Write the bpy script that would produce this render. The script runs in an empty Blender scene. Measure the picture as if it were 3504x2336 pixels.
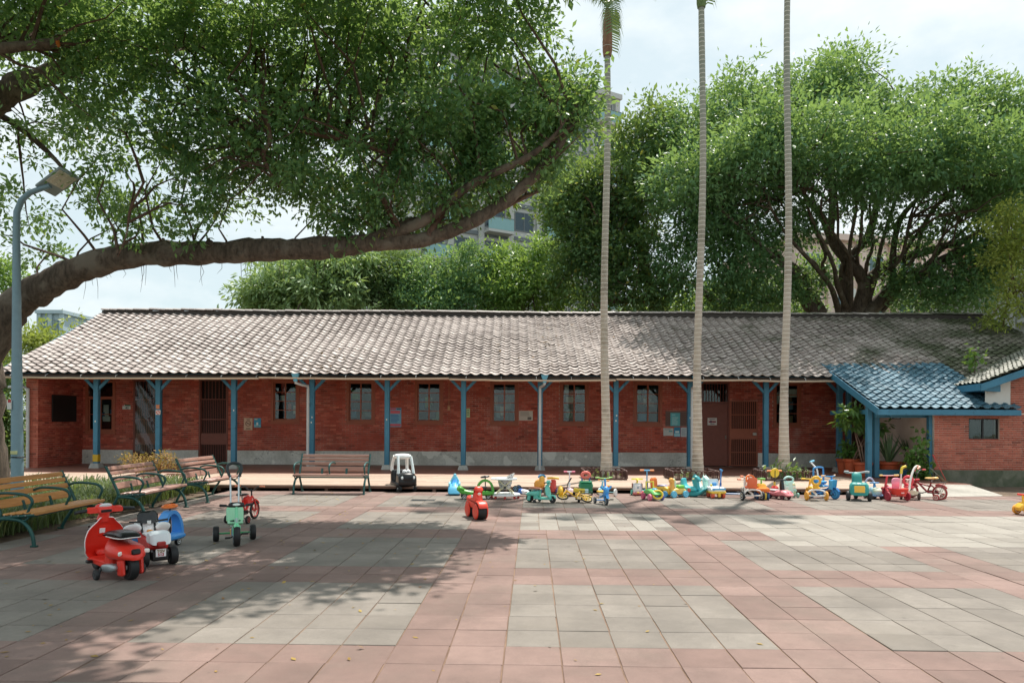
import bpy, math, random
import numpy as np
from mathutils import Vector, Matrix

# ------------------------------------------------------------------ camera, world, sun
random.seed(7)
RNG = np.random.default_rng(7)
PI = math.pi
R = math.radians
sc = bpy.context.scene
COL = sc.collection
FPX, HCAM, CX, CY, ROLL = 2450.0, 1.65, 1752.0, 1440.0, R(0.30)

cam = bpy.data.cameras.new('camera')
cam.sensor_width = 36.0
cam.lens = FPX / 3504 * 36.0
cam.shift_y = (CY - 1168.0) / 3504
cam.clip_start = 0.05
cam.clip_end = 2000
camo = bpy.data.objects.new('camera', cam)
COL.objects.link(camo)
camo.matrix_world = Matrix.Translation((0, 0, HCAM)) @ Matrix.Rotation(R(90), 4, 'X') @ Matrix.Rotation(ROLL, 4, 'Z')
sc.camera = camo

SUN_EL, SUN_AZ = R(66), R(30)          # azimuth measured from +Y towards +X (sun stands behind the house)
w = bpy.data.worlds.new('World')
sc.world = w
w.use_nodes = True
nt = w.node_tree
nt.nodes.clear()
out = nt.nodes.new('ShaderNodeOutputWorld')
bg = nt.nodes.new('ShaderNodeBackground')
sky = nt.nodes.new('ShaderNodeTexSky')
sky.sky_type = 'NISHITA'
sky.sun_disc = False
sky.sun_elevation = SUN_EL
sky.sun_rotation = SUN_AZ
sky.air_density = 1.0
sky.dust_density = 2.0
sky.ozone_density = 1.2
tc = nt.nodes.new('ShaderNodeTexCoord')
mp = nt.nodes.new('ShaderNodeMapping')
mp.inputs['Scale'].default_value = (1.6, 1.6, 3.2)
cn = nt.nodes.new('ShaderNodeTexNoise')
cn.inputs['Scale'].default_value = 2.2
cn.inputs['Detail'].default_value = 7
cn.inputs['Roughness'].default_value = 0.58
cr = nt.nodes.new('ShaderNodeValToRGB')
cr.color_ramp.elements[0].position = 0.44
cr.color_ramp.elements[0].color = (0, 0, 0, 1)
cr.color_ramp.elements[1].position = 0.70
cr.color_ramp.elements[1].color = (0.9, 0.9, 0.9, 1)
mx = nt.nodes.new('ShaderNodeMix')
mx.data_type = 'RGBA'
mx.inputs['B'].default_value = (8.2, 8.5, 8.5, 1)
hz = nt.nodes.new('ShaderNodeMix')
hz.data_type = 'RGBA'
hz.inputs[0].default_value = 0.78
hz.inputs['B'].default_value = (6.3, 7.35, 7.5, 1)
nt.links.new(tc.outputs['Generated'], mp.inputs['Vector'])
nt.links.new(mp.outputs['Vector'], cn.inputs['Vector'])
nt.links.new(cn.outputs['Fac'], cr.inputs['Fac'])
nt.links.new(cr.outputs['Color'], mx.inputs['Factor'])
nt.links.new(sky.outputs['Color'], hz.inputs['A'])
nt.links.new(hz.outputs['Result'], mx.inputs['A'])
nt.links.new(mx.outputs['Result'], bg.inputs['Color'])
bg.inputs['Strength'].default_value = 0.073
nt.links.new(bg.outputs['Background'], out.inputs['Surface'])

sun = bpy.data.lights.new('sun', 'SUN')
sun.energy = 3.2
sun.angle = R(0.55)
sun.color = (1.0, 0.94, 0.86)
suno = bpy.data.objects.new('sun', sun)
COL.objects.link(suno)
SUND = Vector((math.sin(SUN_AZ) * math.cos(SUN_EL), math.cos(SUN_AZ) * math.cos(SUN_EL), math.sin(SUN_EL)))
suno.rotation_euler = SUND.to_track_quat('Z', 'Y').to_euler()

sc.view_settings.view_transform = 'Standard'
sc.view_settings.look = 'None'
sc.view_settings.exposure = 0.88
sc.view_settings.gamma = 1.0
sc.view_settings.use_curve_mapping = False
sc.cycles.max_bounces = 12
sc.cycles.diffuse_bounces = 8
sc.cycles.glossy_bounces = 4
sc.cycles.transparent_max_bounces = 12
sc.cycles.use_denoising = True
sc.cycles.caustics_reflective = False
sc.cycles.caustics_refractive = False

# ------------------------------------------------------------------ measuring helpers (survey points of the photograph)
def _uv(x, y):
    dx, dy = x - CX, CY - y
    c, s = math.cos(ROLL), math.sin(ROLL)
    return dx * c - dy * s, dx * s + dy * c

def at(x, y, Y):
    u, v = _uv(x, y)
    return Vector((u * Y / FPX, Y, HCAM + v * Y / FPX))

def G(x, y, z=0.0):
    u, v = _uv(x, y)
    Y = FPX * (HCAM - z) / -v
    return Vector((u * Y / FPX, Y, z))

def D(x, y, Y):
    return at(x * 1.48980, y * 1.48980, Y)

# ------------------------------------------------------------------ colours and materials
def lin(h):
    h = h.lstrip('#')
    r = []
    for i in (0, 2, 4):
        c = int(h[i:i + 2], 16) / 255
        r.append(c / 12.92 if c <= 0.04045 else ((c + 0.055) / 1.055) ** 2.4)
    return tuple(r)

MATS = {}

class N:
    """small node-graph helper"""
    def __init__(s, name):
        s.m = bpy.data.materials.new(name)
        s.m.use_nodes = True
        s.t = s.m.node_tree
        s.b = s.t.nodes['Principled BSDF']
        s.o = s.t.nodes['Material Output']
    def n(s, typ, **kw):
        nd = s.t.nodes.new(typ)
        for k, v in kw.items():
            setattr(nd, k, v)
        return nd
    def l(s, a, b):
        s.t.links.new(a, b)
    def pos(s):
        return s.n('ShaderNodeNewGeometry').outputs['Position']
    def noise(s, scale, detail=4, rough=0.55, vec=None):
        nd = s.n('ShaderNodeTexNoise')
        nd.inputs['Scale'].default_value = scale
        nd.inputs['Detail'].default_value = detail
        nd.inputs['Roughness'].default_value = rough
        s.l(vec if vec is not None else s.pos(), nd.inputs['Vector'])
        return nd.outputs['Fac']
    def ramp(s, fac, stops):
        nd = s.n('ShaderNodeValToRGB')
        e = nd.color_ramp.elements
        while len(e) < len(stops):
            e.new(0.5)
        for i, (p, c) in enumerate(stops):
            e[i].position = p
            e[i].color = (*c, 1) if len(c) == 3 else c
        s.l(fac, nd.inputs['Fac'])
        return nd.outputs['Color']
    def mix(s, fac, a, b, blend='MIX'):
        nd = s.n('ShaderNodeMix', data_type='RGBA', blend_type=blend)
        for k, v in (('Factor', fac), ('A', a), ('B', b)):
            i = nd.inputs[k] if k != 'Factor' else nd.inputs[0]
            if k == 'A': i = nd.inputs[6]
            if k == 'B': i = nd.inputs[7]
            if hasattr(v, 'is_output'):
                s.l(v, i)
            elif k == 'Factor':
                i.default_value = v
            else:
                i.default_value = (*v[:3], 1)
        return nd.outputs[2]
    def math(s, op, a, b=0.0):
        nd = s.n('ShaderNodeMath', operation=op)
        for i, v in ((0, a), (1, b)):
            if hasattr(v, 'is_output'):
                s.l(v, nd.inputs[i])
            else:
                nd.inputs[i].default_value = v
        return nd.outputs[0]
    def rnd(s):
        a = s.n('ShaderNodeObjectInfo').outputs['Random']
        b = s.n('ShaderNodeNewGeometry').outputs['Random Per Island']
        return s.math('FRACT', s.math('ADD', a, b))
    def bump(s, h, strength=0.3, dist=0.02):
        nd = s.n('ShaderNodeBump')
        nd.inputs['Strength'].default_value = strength
        nd.inputs['Distance'].default_value = dist
        s.l(h, nd.inputs['Height'])
        s.l(nd.outputs['Normal'], s.b.inputs['Normal'])
    def base(s, c):
        if hasattr(c, 'is_output'):
            s.l(c, s.b.inputs['Base Color'])
        else:
            s.b.inputs['Base Color'].default_value = (*c, 1)
    def rough(s, r):
        if hasattr(r, 'is_output'):
            s.l(r, s.b.inputs['Roughness'])
        else:
            s.b.inputs['Roughness'].default_value = r

def mul(c, k):
    return tuple(min(1.0, x * k) for x in c)

def plastic(h, rough=0.38, metal=0.0, var=0.10, bump=0.0):
    """moulded plastic / paint, slightly uneven and sun-faded"""
    key = (h, rough, metal, var, bump)
    if key in MATS:
        return MATS[key]
    k = N('paint_' + h.lstrip('#'))
    c = lin(h) if isinstance(h, str) else h
    f = k.noise(9, 5, 0.6)
    f2 = k.noise(2.2, 3)
    col = k.mix(f, mul(c, 1 - var), mul(c, 1 + var))
    grey = sum(c) / 3
    col = k.mix(k.ramp(f2, [(0.45, (0, 0, 0)), (0.75, (0.12,) * 3)]), col, tuple(0.55 * x + 0.45 * (grey + 0.08) for x in c))
    k.base(col)
    k.rough(k.math('ADD', rough - 0.06, k.math('MULTIPLY', k.noise(22, 4), 0.16)))
    k.b.inputs['Metallic'].default_value = metal
    if bump:
        k.bump(k.noise(60, 4), bump, 0.004)
    MATS[key] = k.m
    return k.m

def metal(h, rough=0.3):
    return plastic(h, rough, 0.85, 0.12)

# ------------------------------------------------------------------ mesh builder
class MB:
    def __init__(s, M=None):
        s.v, s.f = [], []
        s.M = M
    def add(s, V, F, M=None):
        o = len(s.v)
        M = M if s.M is None else (s.M if M is None else s.M @ M)
        if M is None:
            s.v += [tuple(p) for p in V]
        else:
            s.v += [tuple(M @ Vector(p)) for p in V]
        s.f += [tuple(i + o for i in q) for q in F]
        return s
    def box(s, x0, x1, y0, y1, z0, z1, M=None):
        V = [(x0, y0, z0), (x1, y0, z0), (x1, y1, z0), (x0, y1, z0), (x0, y0, z1), (x1, y0, z1), (x1, y1, z1), (x0, y1, z1)]
        return s.add(V, [(3, 2, 1, 0), (4, 5, 6, 7), (0, 1, 5, 4), (1, 2, 6, 5), (2, 3, 7, 6), (3, 0, 4, 7)], M)
    def rb(s, c, size, r=0.01, rot=(0, 0, 0)):
        """chamfered box"""
        hx, hy, hz = size[0] / 2, size[1] / 2, size[2] / 2
        r = min(r, hx * .95, hy * .95, hz * .95)
        V, idx = [], {}
        for sx in (-1, 1):
            for sy in (-1, 1):
                for sz in (-1, 1):
                    for a in range(3):
                        p = [sx * (hx - r), sy * (hy - r), sz * (hz - r)]
                        p[a] += (sx, sy, sz)[a] * r
                        idx[(sx, sy, sz, a)] = len(V)
                        V.append(p)
        F = []
        for a in range(3):
            b, c2 = (a + 1) % 3, (a + 2) % 3
            for sg in (-1, 1):
                q = []
                for u, vv in ((-1, -1), (1, -1), (1, 1), (-1, 1)):
                    k = [0, 0, 0]
                    k[a], k[b], k[c2] = sg, u, vv
                    q.append(idx[(*k, a)])
                F.append(tuple(q if sg > 0 else q[::-1]))
            for u in (-1, 1):
                for vv in (-1, 1):
                    q = []
                    for t in (-1, 1):
                        k = [0, 0, 0]
                        k[a], k[b], k[c2] = t, u, vv
                        q.append((idx[(*k, b)], idx[(*k, c2)]))
                    F.append((q[0][0], q[1][0], q[1][1], q[0][1]))
        for sx in (-1, 1):
            for sy in (-1, 1):
                for sz in (-1, 1):
                    F.append(tuple(idx[(sx, sy, sz, a)] for a in range(3)))
        M = Matrix.Translation(c) @ eul(rot)
        return s.add(V, F, M)
    def ell(s, c, r, e=(1, 1), rot=(0, 0, 0), n=16, m=10):
        """superellipsoid"""
        def cp(t, e):
            v = math.cos(t)
            return math.copysign(abs(v) ** e, v)
        def sp(t, e):
            v = math.sin(t)
            return math.copysign(abs(v) ** e, v)
        V = [(0, 0, -r[2])]
        for j in range(1, m):
            a = -PI / 2 + PI * j / m
            for i in range(n):
                b = 2 * PI * i / n
                V.append((r[0] * cp(a, e[0]) * cp(b, e[1]), r[1] * cp(a, e[0]) * sp(b, e[1]), r[2] * sp(a, e[0])))
        V.append((0, 0, r[2]))
        F = [(0, 1 + (i + 1) % n, 1 + i) for i in range(n)]
        for j in range(m - 2):
            for i in range(n):
                a0 = 1 + j * n
                F.append((a0 + i, a0 + (i + 1) % n, a0 + n + (i + 1) % n, a0 + n + i))
        L = len(V) - 1
        a0 = 1 + (m - 2) * n
        F += [(L, a0 + i, a0 + (i + 1) % n) for i in range(n)]
        return s.add(V, F, Matrix.Translation(c) @ eul(rot))
    def tube(s, pts, r, n=8, closed=False, cap=True):
        pts = [Vector(p) for p in pts]
        k = len(pts)
        rr = r if isinstance(r, (list, tuple)) else [r] * k
        V, F = [], []
        up = None
        for i, p in enumerate(pts):
            if closed:
                d = pts[(i + 1) % k] - pts[i - 1]
            else:
                d = pts[min(i + 1, k - 1)] - pts[max(i - 1, 0)]
            d = d.normalized() if d.length > 1e-9 else Vector((0, 0, 1))
            if up is None:
                up = Vector((0, 0, 1)) if abs(d.z) < 0.9 else Vector((1, 0, 0))
            a = up - d * up.dot(d)
            if a.length < 1e-5:
                a = d.orthogonal()
            a.normalize()
            up = a
            b = d.cross(a)
            for j in range(n):
                t = 2 * PI * j / n
                V.append(p + (a * math.cos(t) + b * math.sin(t)) * rr[i])
        for i in range(k if closed else k - 1):
            for j in range(n):
                i2 = (i + 1) % k
                F.append((i * n + j, i * n + (j + 1) % n, i2 * n + (j + 1) % n, i2 * n + j))
        if cap and not closed:
            F.append(tuple(range(n))[::-1])
            F.append(tuple((k - 1) * n + j for j in range(n)))
        return s.add(V, F)
    def ring(s, c, Rr, r, rot=(0, 0, 0), n=20, m=7, a0=0, a1=2 * PI, sy=1.0):
        full = abs(a1 - a0 - 2 * PI) < 1e-6
        M = Matrix.Translation(c) @ eul(rot)
        cnt = n if full else n + 1
        pts = [M @ Vector((Rr * math.cos(a0 + (a1 - a0) * i / n), Rr * sy * math.sin(a0 + (a1 - a0) * i / n), 0)) for i in range(cnt)]
        return s.tube(pts, r, m, closed=full)
    def lathe(s, prof, M=None, n=18):
        V, F = [], []
        for r, z in prof:
            for j in range(n):
                t = 2 * PI * j / n
                V.append((r * math.cos(t), r * math.sin(t), z))
        for i in range(len(prof) - 1):
            for j in range(n):
                F.append((i * n + j, i * n + (j + 1) % n, (i + 1) * n + (j + 1) % n, (i + 1) * n + j))
        F.append(tuple(range(n))[::-1])
        F.append(tuple((len(prof) - 1) * n + j for j in range(n)))
        return s.add(V, F, M)
    def prism(s, poly, y0, y1, b=0.0, M=None):
        """outline in the x-z plane, pushed along y, edges chamfered by b"""
        P = [Vector((p[0], p[1])) for p in poly]
        n = len(P)
        area = sum(P[i].x * P[(i + 1) % n].y - P[(i + 1) % n].x * P[i].y for i in range(n))
        if area < 0:
            P = P[::-1]
        def inset(d):
            o = []
            for i in range(n):
                e1 = (P[i] - P[i - 1]).normalized()
                e2 = (P[(i + 1) % n] - P[i]).normalized()
                n1, n2 = Vector((-e1.y, e1.x)), Vector((-e2.y, e2.x))
                q = n1 + n2
                q = q / max(q.length_squared * 0.5, 0.5)
                o.append(P[i] + q * d)
            return o
        rings = [(y0, 0.0), (y1, 0.0)] if b <= 0 else [(y0, b), (y0 + b * .7, b * .25), (y0 + b * 1.6, 0), (y1 - b * 1.6, 0), (y1 - b * .7, b * .25), (y1, b)]
        V, F = [], []
        for y, d in rings:
            for q in (inset(d) if d > 0 else P):
                V.append((q.x, y, q.y))
        for i in range(len(rings) - 1):
            for j in range(n):
                F.append((i * n + j, i * n + (j + 1) % n, (i + 1) * n + (j + 1) % n, (i + 1) * n + j))
        F.append(tuple(range(n)))
        F.append(tuple((len(rings) - 1) * n + j for j in range(n))[::-1])
        return s.add(V, F, M)
    def loft(s, rings):
        n = len(rings[0])
        V = [p for r in rings for p in r]
        F = []
        for i in range(len(rings) - 1):
            for j in range(n):
                F.append((i * n + j, i * n + (j + 1) % n, (i + 1) * n + (j + 1) % n, (i + 1) * n + j))
        F.append(tuple(range(n))[::-1])
        F.append(tuple((len(rings) - 1) * n + j for j in range(n)))
        return s.add(V, F)
    def mesh(s, name, smooth=38):
        me = bpy.data.meshes.new(name)
        me.from_pydata(s.v, [], s.f)
        if smooth:
            me.polygons.foreach_set('use_smooth', [True] * len(me.polygons))
            me.set_sharp_from_angle(angle=R(smooth))
        me.update()
        return me
    def build(s, name, mat, parent=None, smooth=38):
        return put(name, s.mesh(name, smooth), mat, parent)

def eul(r):
    return Matrix.Rotation(r[2], 4, 'Z') @ Matrix.Rotation(r[1], 4, 'Y') @ Matrix.Rotation(r[0], 4, 'X')

def put(name, me, mat=None, parent=None, loc=None, rz=None):
    if mat is not None and not me.materials:
        me.materials.append(mat)
    o = bpy.data.objects.new(name, me)
    COL.objects.link(o)
    if parent is not None:
        o.parent = parent
    if loc is not None:
        o.location = loc
    if rz is not None:
        o.rotation_euler = (0, 0, rz) if not isinstance(rz, (tuple, list)) else rz
    return o

def tag(o, label=None, cat=None, group=None, kind=None):
    if label: o['label'] = label
    if cat: o['category'] = cat
    if group: o['group'] = group
    if kind: o['kind'] = kind
    return o

def thing(name, label, cat, loc=(0, 0, 0), rz=0.0, group=None):
    o = bpy.data.objects.new(name, None)
    o.empty_display_size = 0.2
    COL.objects.link(o)
    o.location = loc
    o.rotation_euler = (0, 0, rz)
    return tag(o, label, cat, group)

def arrays(name, V, Fq, mat, parent=None, smooth=False):
    """quads straight from numpy arrays"""
    me = bpy.data.meshes.new(name)
    nv, nf = len(V), len(Fq)
    k = Fq.shape[1]
    me.vertices.add(nv)
    me.vertices.foreach_set('co', np.asarray(V, np.float32).ravel())
    me.loops.add(nf * k)
    me.loops.foreach_set('vertex_index', np.asarray(Fq, np.int32).ravel())
    me.polygons.add(nf)
    me.polygons.foreach_set('loop_start', np.arange(0, nf * k, k, dtype=np.int32))
    me.polygons.foreach_set('loop_total', np.full(nf, k, np.int32))
    me.update(calc_edges=True)
    me.polygons.foreach_set('use_smooth', np.full(nf, bool(smooth)))
    if smooth:
        me.set_sharp_from_angle(angle=R(60))
    return put(name, me, mat, parent)

def text_mesh(txt, size, depth=0.002, bold=0.0, align='CENTER'):
    cu = bpy.data.curves.new('lettering', 'FONT')
    cu.body = txt
    cu.size = size
    cu.extrude = depth
    cu.offset = bold
    cu.align_x = align
    cu.align_y = 'CENTER'
    o = bpy.data.objects.new('lettering', cu)
    COL.objects.link(o)
    dg = bpy.context.evaluated_depsgraph_get()
    me = bpy.data.meshes.new_from_object(o.evaluated_get(dg))
    bpy.data.objects.remove(o)
    return me
# ------------------------------------------------------------------ surfaces of the setting
def stone_mat(name, c1, c2, speck, dark=0.75):
    k = N(name)
    r = k.rnd()
    col = k.ramp(r, [(0.0, mul(c1, 0.80)), (0.18, c1), (0.8, c2), (1.0, mul(c2, 1.10))])
    blot = k.noise(11, 5, 0.65)
    col = k.mix(k.ramp(blot, [(0.36, (0.78,) * 3), (0.60, (1, 1, 1))]), mul(c1, 0.45), col)
    fine = k.noise(420, 3, 0.7)
    col = k.mix(k.ramp(fine, [(0.40, (0, 0, 0)), (0.62, (1, 1, 1))]), mul(c1, 0.72), col)
    col = k.mix(k.ramp(k.noise(260, 2), [(0.66, (0, 0, 0)), (0.74, (0.55,) * 3)]), col, speck)
    st = k.noise(1.3, 6, 0.62)
    col = k.mix(k.ramp(st, [(0.35, (dark,) * 3), (0.6, (1, 1, 1))]), (0, 0, 0), col)
    dirt = k.noise(0.55, 7, 0.7)
    col = k.mix(k.ramp(dirt, [(0.50, (0, 0, 0)), (0.70, (0.42,) * 3)]), col, (0.17, 0.145, 0.115))
    spots = k.noise(6.5, 3, 0.5)
    col = k.mix(k.ramp(spots, [(0.24, (0.45,) * 3), (0.30, (0, 0, 0))]), col, mul(c1, 0.35))
    k.base(col)
    k.rough(0.82)
    k.bump(fine, 0.35, 0.004)
    return k.m

M_PINK = stone_mat('pink_washed_stone', (0.275, 0.178, 0.150), (0.35, 0.238, 0.204), (0.54, 0.44, 0.39))
M_GREY = stone_mat('grey_washed_stone', (0.265, 0.232, 0.199), (0.335, 0.298, 0.259), (0.52, 0.47, 0.41))
M_PALE = stone_mat('pale_washed_stone', (0.35, 0.318, 0.275), (0.425, 0.39, 0.342), (0.68, 0.65, 0.60), 0.88)

def earth_mat(name, c1, c2, scale=3.0):
    k = N(name)
    k.base(k.mix(k.ramp(k.noise(scale, 8, 0.65), [(0.35, (0, 0, 0)), (0.65, (1, 1, 1))]), c1, c2))
    k.rough(0.95)
    k.bump(k.noise(40, 6, 0.7), 0.7, 0.03)
    return k.m
M_SOIL = earth_mat('brown_soil', (0.085, 0.058, 0.040), (0.20, 0.145, 0.10))
M_JOINT = earth_mat('joint_grit', (0.16, 0.10, 0.068), (0.34, 0.225, 0.155), 2.0)
M_FIELD = earth_mat('rough_ground', (0.07, 0.075, 0.04), (0.13, 0.12, 0.075), 0.6)

def conc_mat(name, c1, c2, moss=None, patch=True, crack=True):
    k = N(name)
    a = k.noise(1.4, 8, 0.62)
    col = k.mix(k.ramp(a, [(0.33, (0, 0, 0)), (0.62, (1, 1, 1))]), c1, c2)
    col = k.mix(k.ramp(k.noise(18, 5, 0.7), [(0.38, (0.82,) * 3), (0.6, (1, 1, 1))]), (0.03, 0.03, 0.03), col)
    if patch:
        p = k.ramp(k.noise(1.1, 3, 0.4), [(0.60, (0, 0, 0)), (0.612, (0.6,) * 3)])
        col = k.mix(p, col, mul(c2, 1.25))
    if crack:
        nd = k.n('ShaderNodeTexVoronoi', feature='DISTANCE_TO_EDGE')
        nd.inputs['Scale'].default_value = 0.5
        wob = k.n('ShaderNodeVectorMath', operation='ADD')
        nz = k.n('ShaderNodeTexNoise')
        nz.inputs['Scale'].default_value = 3.0
        k.l(k.pos(), nz.inputs['Vector'])
        k.l(k.pos(), wob.inputs[0])
        k.l(nz.outputs['Color'], wob.inputs[1])
        k.l(wob.outputs[0], nd.inputs['Vector'])
        col = k.mix(k.ramp(nd.outputs['Distance'], [(0.0, (0.6,) * 3), (0.008, (0, 0, 0))]), col, (0.12, 0.11, 0.10))
    if moss:
        col = k.mix(k.ramp(k.noise(0.9, 6, 0.6), [(0.42, (0.9,) * 3), (0.66, (0, 0, 0))]), col, moss)
    k.base(col)
    k.rough(0.9)
    k.bump(k.noise(30, 6, 0.65), 0.4, 0.012)
    return k.m
M_PLINTH = conc_mat('worn_grey_render', (0.52, 0.50, 0.45), (0.76, 0.74, 0.68))
M_RAMP = conc_mat('pale_grey_concrete', (0.33, 0.31, 0.27), (0.47, 0.44, 0.39), None, False, False)
M_MOSSY = conc_mat('mossy_concrete', (0.11, 0.115, 0.085), (0.27, 0.25, 0.20), (0.055, 0.075, 0.035))
M_FOOT = conc_mat('footing_concrete', (0.30, 0.29, 0.27), (0.46, 0.45, 0.42), None, False, False)

def wood_mat(name, c1, c2, rough=0.55, axis=0, spec=0.5):
    k = N(name)
    m = k.n('ShaderNodeMapping')
    s = [14.0, 14.0, 14.0]
    s[axis] = 0.9
    m.inputs['Scale'].default_value = s
    k.l(k.pos(), m.inputs['Vector'])
    g = k.noise(3.0, 7, 0.65, m.outputs['Vector'])
    col = k.mix(k.ramp(g, [(0.32, (0, 0, 0)), (0.68, (1, 1, 1))]), c1, c2)
    col = k.mix(k.ramp(k.rnd(), [(0.0, (0.72,) * 3), (1.0, (1.0,) * 3)]), (0.02, 0.015, 0.01), col)
    k.base(col)
    k.rough(rough)
    k.bump(g, 0.25, 0.004)
    return k.m
M_DECK = wood_mat('worn_deck_boards', (0.52, 0.38, 0.29), (0.74, 0.575, 0.455), 0.5)
M_DECKEDGE = wood_mat('deck_fascia', (0.17, 0.085, 0.055), (0.27, 0.15, 0.10), 0.6)
k = N('red_brown_floor')
k.base(k.mix(k.noise(2.2, 6), (0.17, 0.072, 0.05), (0.27, 0.125, 0.092)))
k.rough(k.math('ADD', 0.30, k.math('MULTIPLY', k.noise(5, 5), 0.35)))
M_VFLOOR = k.m

# ------------------------------------------------------------------ ground and plaza
def sheet(name, pts, mat, kind='structure', parent=None):
    me = bpy.data.meshes.new(name)
    me.from_pydata([tuple(p) for p in pts], [], [tuple(range(len(pts)))])
    o = put(name, me, mat, parent)
    if kind and parent is None:
        o['kind'] = kind
    return o

sheet('ground', [(-700, -60, -0.16), (700, -60, -0.16), (700, 1200, -0.16), (-700, 1200, -0.16)], M_FIELD)

TW = 0.402
def grid(i, j):
    a, b = 0.0293, 0.018
    X = (0.015 + i * TW + a * (j * TW - 1.95)) / (1 + a * b)
    return X, 5.25 + j * TW - b * X

def deck_front(x):
    return 16.55 - 0.018 * x

plaza = sheet('plaza', [(*grid(-17, -14), -0.007), (*grid(40, -14), -0.007), (*grid(40, 28), -0.007), (*grid(-17, 28), -0.007)], M_JOINT)

def slab_kind(i, j):
    if 0 <= i < 6 and 14 <= j < 19:
        return None                                   # the block relaid with narrower slabs
    if i >= 9 and 11 <= j < 19:
        return 'pale' if not (i >= 25 and 13 <= j < 15) else 'pink'
    return 'grey' if (i % 7) < 5 and (j % 7) < 5 else 'pink'
SLABM = {'pink': M_PINK, 'grey': M_GREY, 'pale': M_PALE}
cells = []
for j in range(-14, 28):
    for i in range(-17, 40):
        kd = slab_kind(i, j)
        if kd:
            x, y = grid(i + .5, j + .5)
            cells.append((x, y, TW, TW, kd))
for j in range(14, 19):
    for q in range(8):
        i = 6 * (q + .5) / 8
        x, y = grid(i, j + .5)
        cells.append((x, y, TW * 6 / 8, TW, 'pale' if (q * 3 + j) % 5 else 'grey'))
rs = random.Random(3)
def inview(c):
    return c[1] > 4.3 and abs(c[0]) < 0.735 * c[1] + 0.2
near = sorted([c for c in cells if inview(c)], key=lambda c: c[1])[:300]
nearset = set(id(c) for c in near)
def slab_mesh(kd):
    mb = MB()
    h = TW / 2
    z = [(-0.03, 0.0), (-0.003, 0.0), (0.0, 0.003)]
    rings = [[(sx * (h - .0050 - hh), sy * (h - .0020 - hh), zz) for sx, sy in ((-1, -1), (1, -1), (1, 1), (-1, 1))] for zz, hh in z]
    mb.loft(rings)
    me = mb.mesh('paving_slab', 0)
    me.materials.append(SLABM[kd])
    return me
SM = {kd: slab_mesh(kd) for kd in SLABM}
for c in near:
    put('paving_slab', SM[c[4]], None, plaza, (c[0] + rs.gauss(0, .0014), c[1] + rs.gauss(0, .0014), rs.gauss(0, .0016)), (rs.gauss(0, .0022), rs.gauss(0, .0022), -0.022 + rs.gauss(0, .002)))
for kd in SLABM:
    V, F = [], []
    for c in cells:
        if id(c) in nearset or c[4] != kd:
            continue
        hx, hy, z = c[2] / 2 - .0045, c[3] / 2 - .0018, rs.gauss(0, .0014)
        o = len(V)
        for zz in (-.03, z):
            for sx, sy in ((-1, -1), (1, -1), (1, 1), (-1, 1)):
                V.append((c[0] + sx * hx - 0.02 * -sy * hy * 1.3, c[1] + sy * hy - 0.02 * sx * hx, zz + sx * .0006 * rs.gauss(0, 1)))
        F += [(o + 4, o + 5, o + 6, o + 7)] + [(o + q, o + (q + 1) % 4, o + 4 + (q + 1) % 4, o + 4 + q) for q in range(4)]
    o = arrays('far_paving_' + kd, np.array(V), np.array(F), SLABM[kd], plaza)
    o['kind'] = 'stuff'

bed = MB()
nx, ny = 26, 34
for j in range(ny + 1):
    for i in range(nx + 1):
        x = -16 + 9.2 * i / nx
        y = 6.0 + 10.4 * j / ny
        edge = min(1, (nx - i) / 2)
        bed.v.append((x - 0.03 * math.sin(j * 1.7), y, -0.02 + edge * 0.055 + 0.02 * math.sin(i * 2.1 + j) * edge))
for j in range(ny):
    for i in range(nx):
        a = j * (nx + 1) + i
        bed.f.append((a, a + 1, a + nx + 2, a + nx + 1))
tag(bed.build('planting_soil', M_SOIL), kind='structure')
sheet('soil_strip', [(x, y, -0.03) for x, y in [(12.4, 15.9), (11.2, 16.3), (11.0, 17.2), (11.1, 19.6), (40, 19.6), (40, 10), (17, 10), (16.2, 13.6), (14.4, 15.6)]], M_SOIL)

# ------------------------------------------------------------------ deck, veranda floor, ramp
ZD = 0.144
deck = MB()
deck.box(-14.0, 9.2, 17.05, 20.0, 0.02, 0.06)
deck = tag(deck.build('deck', M_DECKEDGE), kind='structure')
rs = random.Random(11)
nrow = 25
pw = (20.05 - 16.55) / nrow
for r in range(nrow):
    x = -14.0 - rs.random() * 2
    while x < 9.1:
        L = rs.choice([2.4, 3.0, 3.6, 4.2])
        x1 = min(x + L, 9.2)
        x0 = max(x, -14.0)
        if x1 - x0 > 0.2:
            y0 = 16.55 + r * pw
            mb = MB()
            f0, f1 = deck_front(x0) - 16.55, deck_front(x1) - 16.55
            t = 1 - r / nrow
            V = [(x0, y0 + f0 * t, 0.115), (x1 - .004, y0 + f1 * t, 0.115), (x1 - .004, y0 + pw - .011 + f1 * t, 0.115), (x0, y0 + pw - .011 + f0 * t, 0.115)]
            dz = rs.gauss(0, .0015)
            V += [(a, b, ZD + dz) for a, b, c in V]
            mb.add(V, [(3, 2, 1, 0), (4, 5, 6, 7), (0, 1, 5, 4), (1, 2, 6, 5), (2, 3, 7, 6), (3, 0, 4, 7)])
            mb.build('plank', M_DECK, deck, 0)
        x += L
for r in range(7):
    x0, x1 = -14 + r * 3.31, -14 + (r + 1) * 3.31 - .006
    mb = MB()
    V = [(x0, deck_front(x0) + .03, 0.066), (x1, deck_front(x1) + .03, 0.066), (x1, deck_front(x1) + .06, 0.066), (x0, deck_front(x0) + .06, 0.066)]
    mb.add(V + [(a, b, 0.114) for a, b, c in V], [(3, 2, 1, 0), (4, 5, 6, 7), (0, 1, 5, 4), (1, 2, 6, 5), (2, 3, 7, 6), (3, 0, 4, 7)])
    mb.build('fascia_board', M_DECKEDGE, deck, 0)
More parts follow.
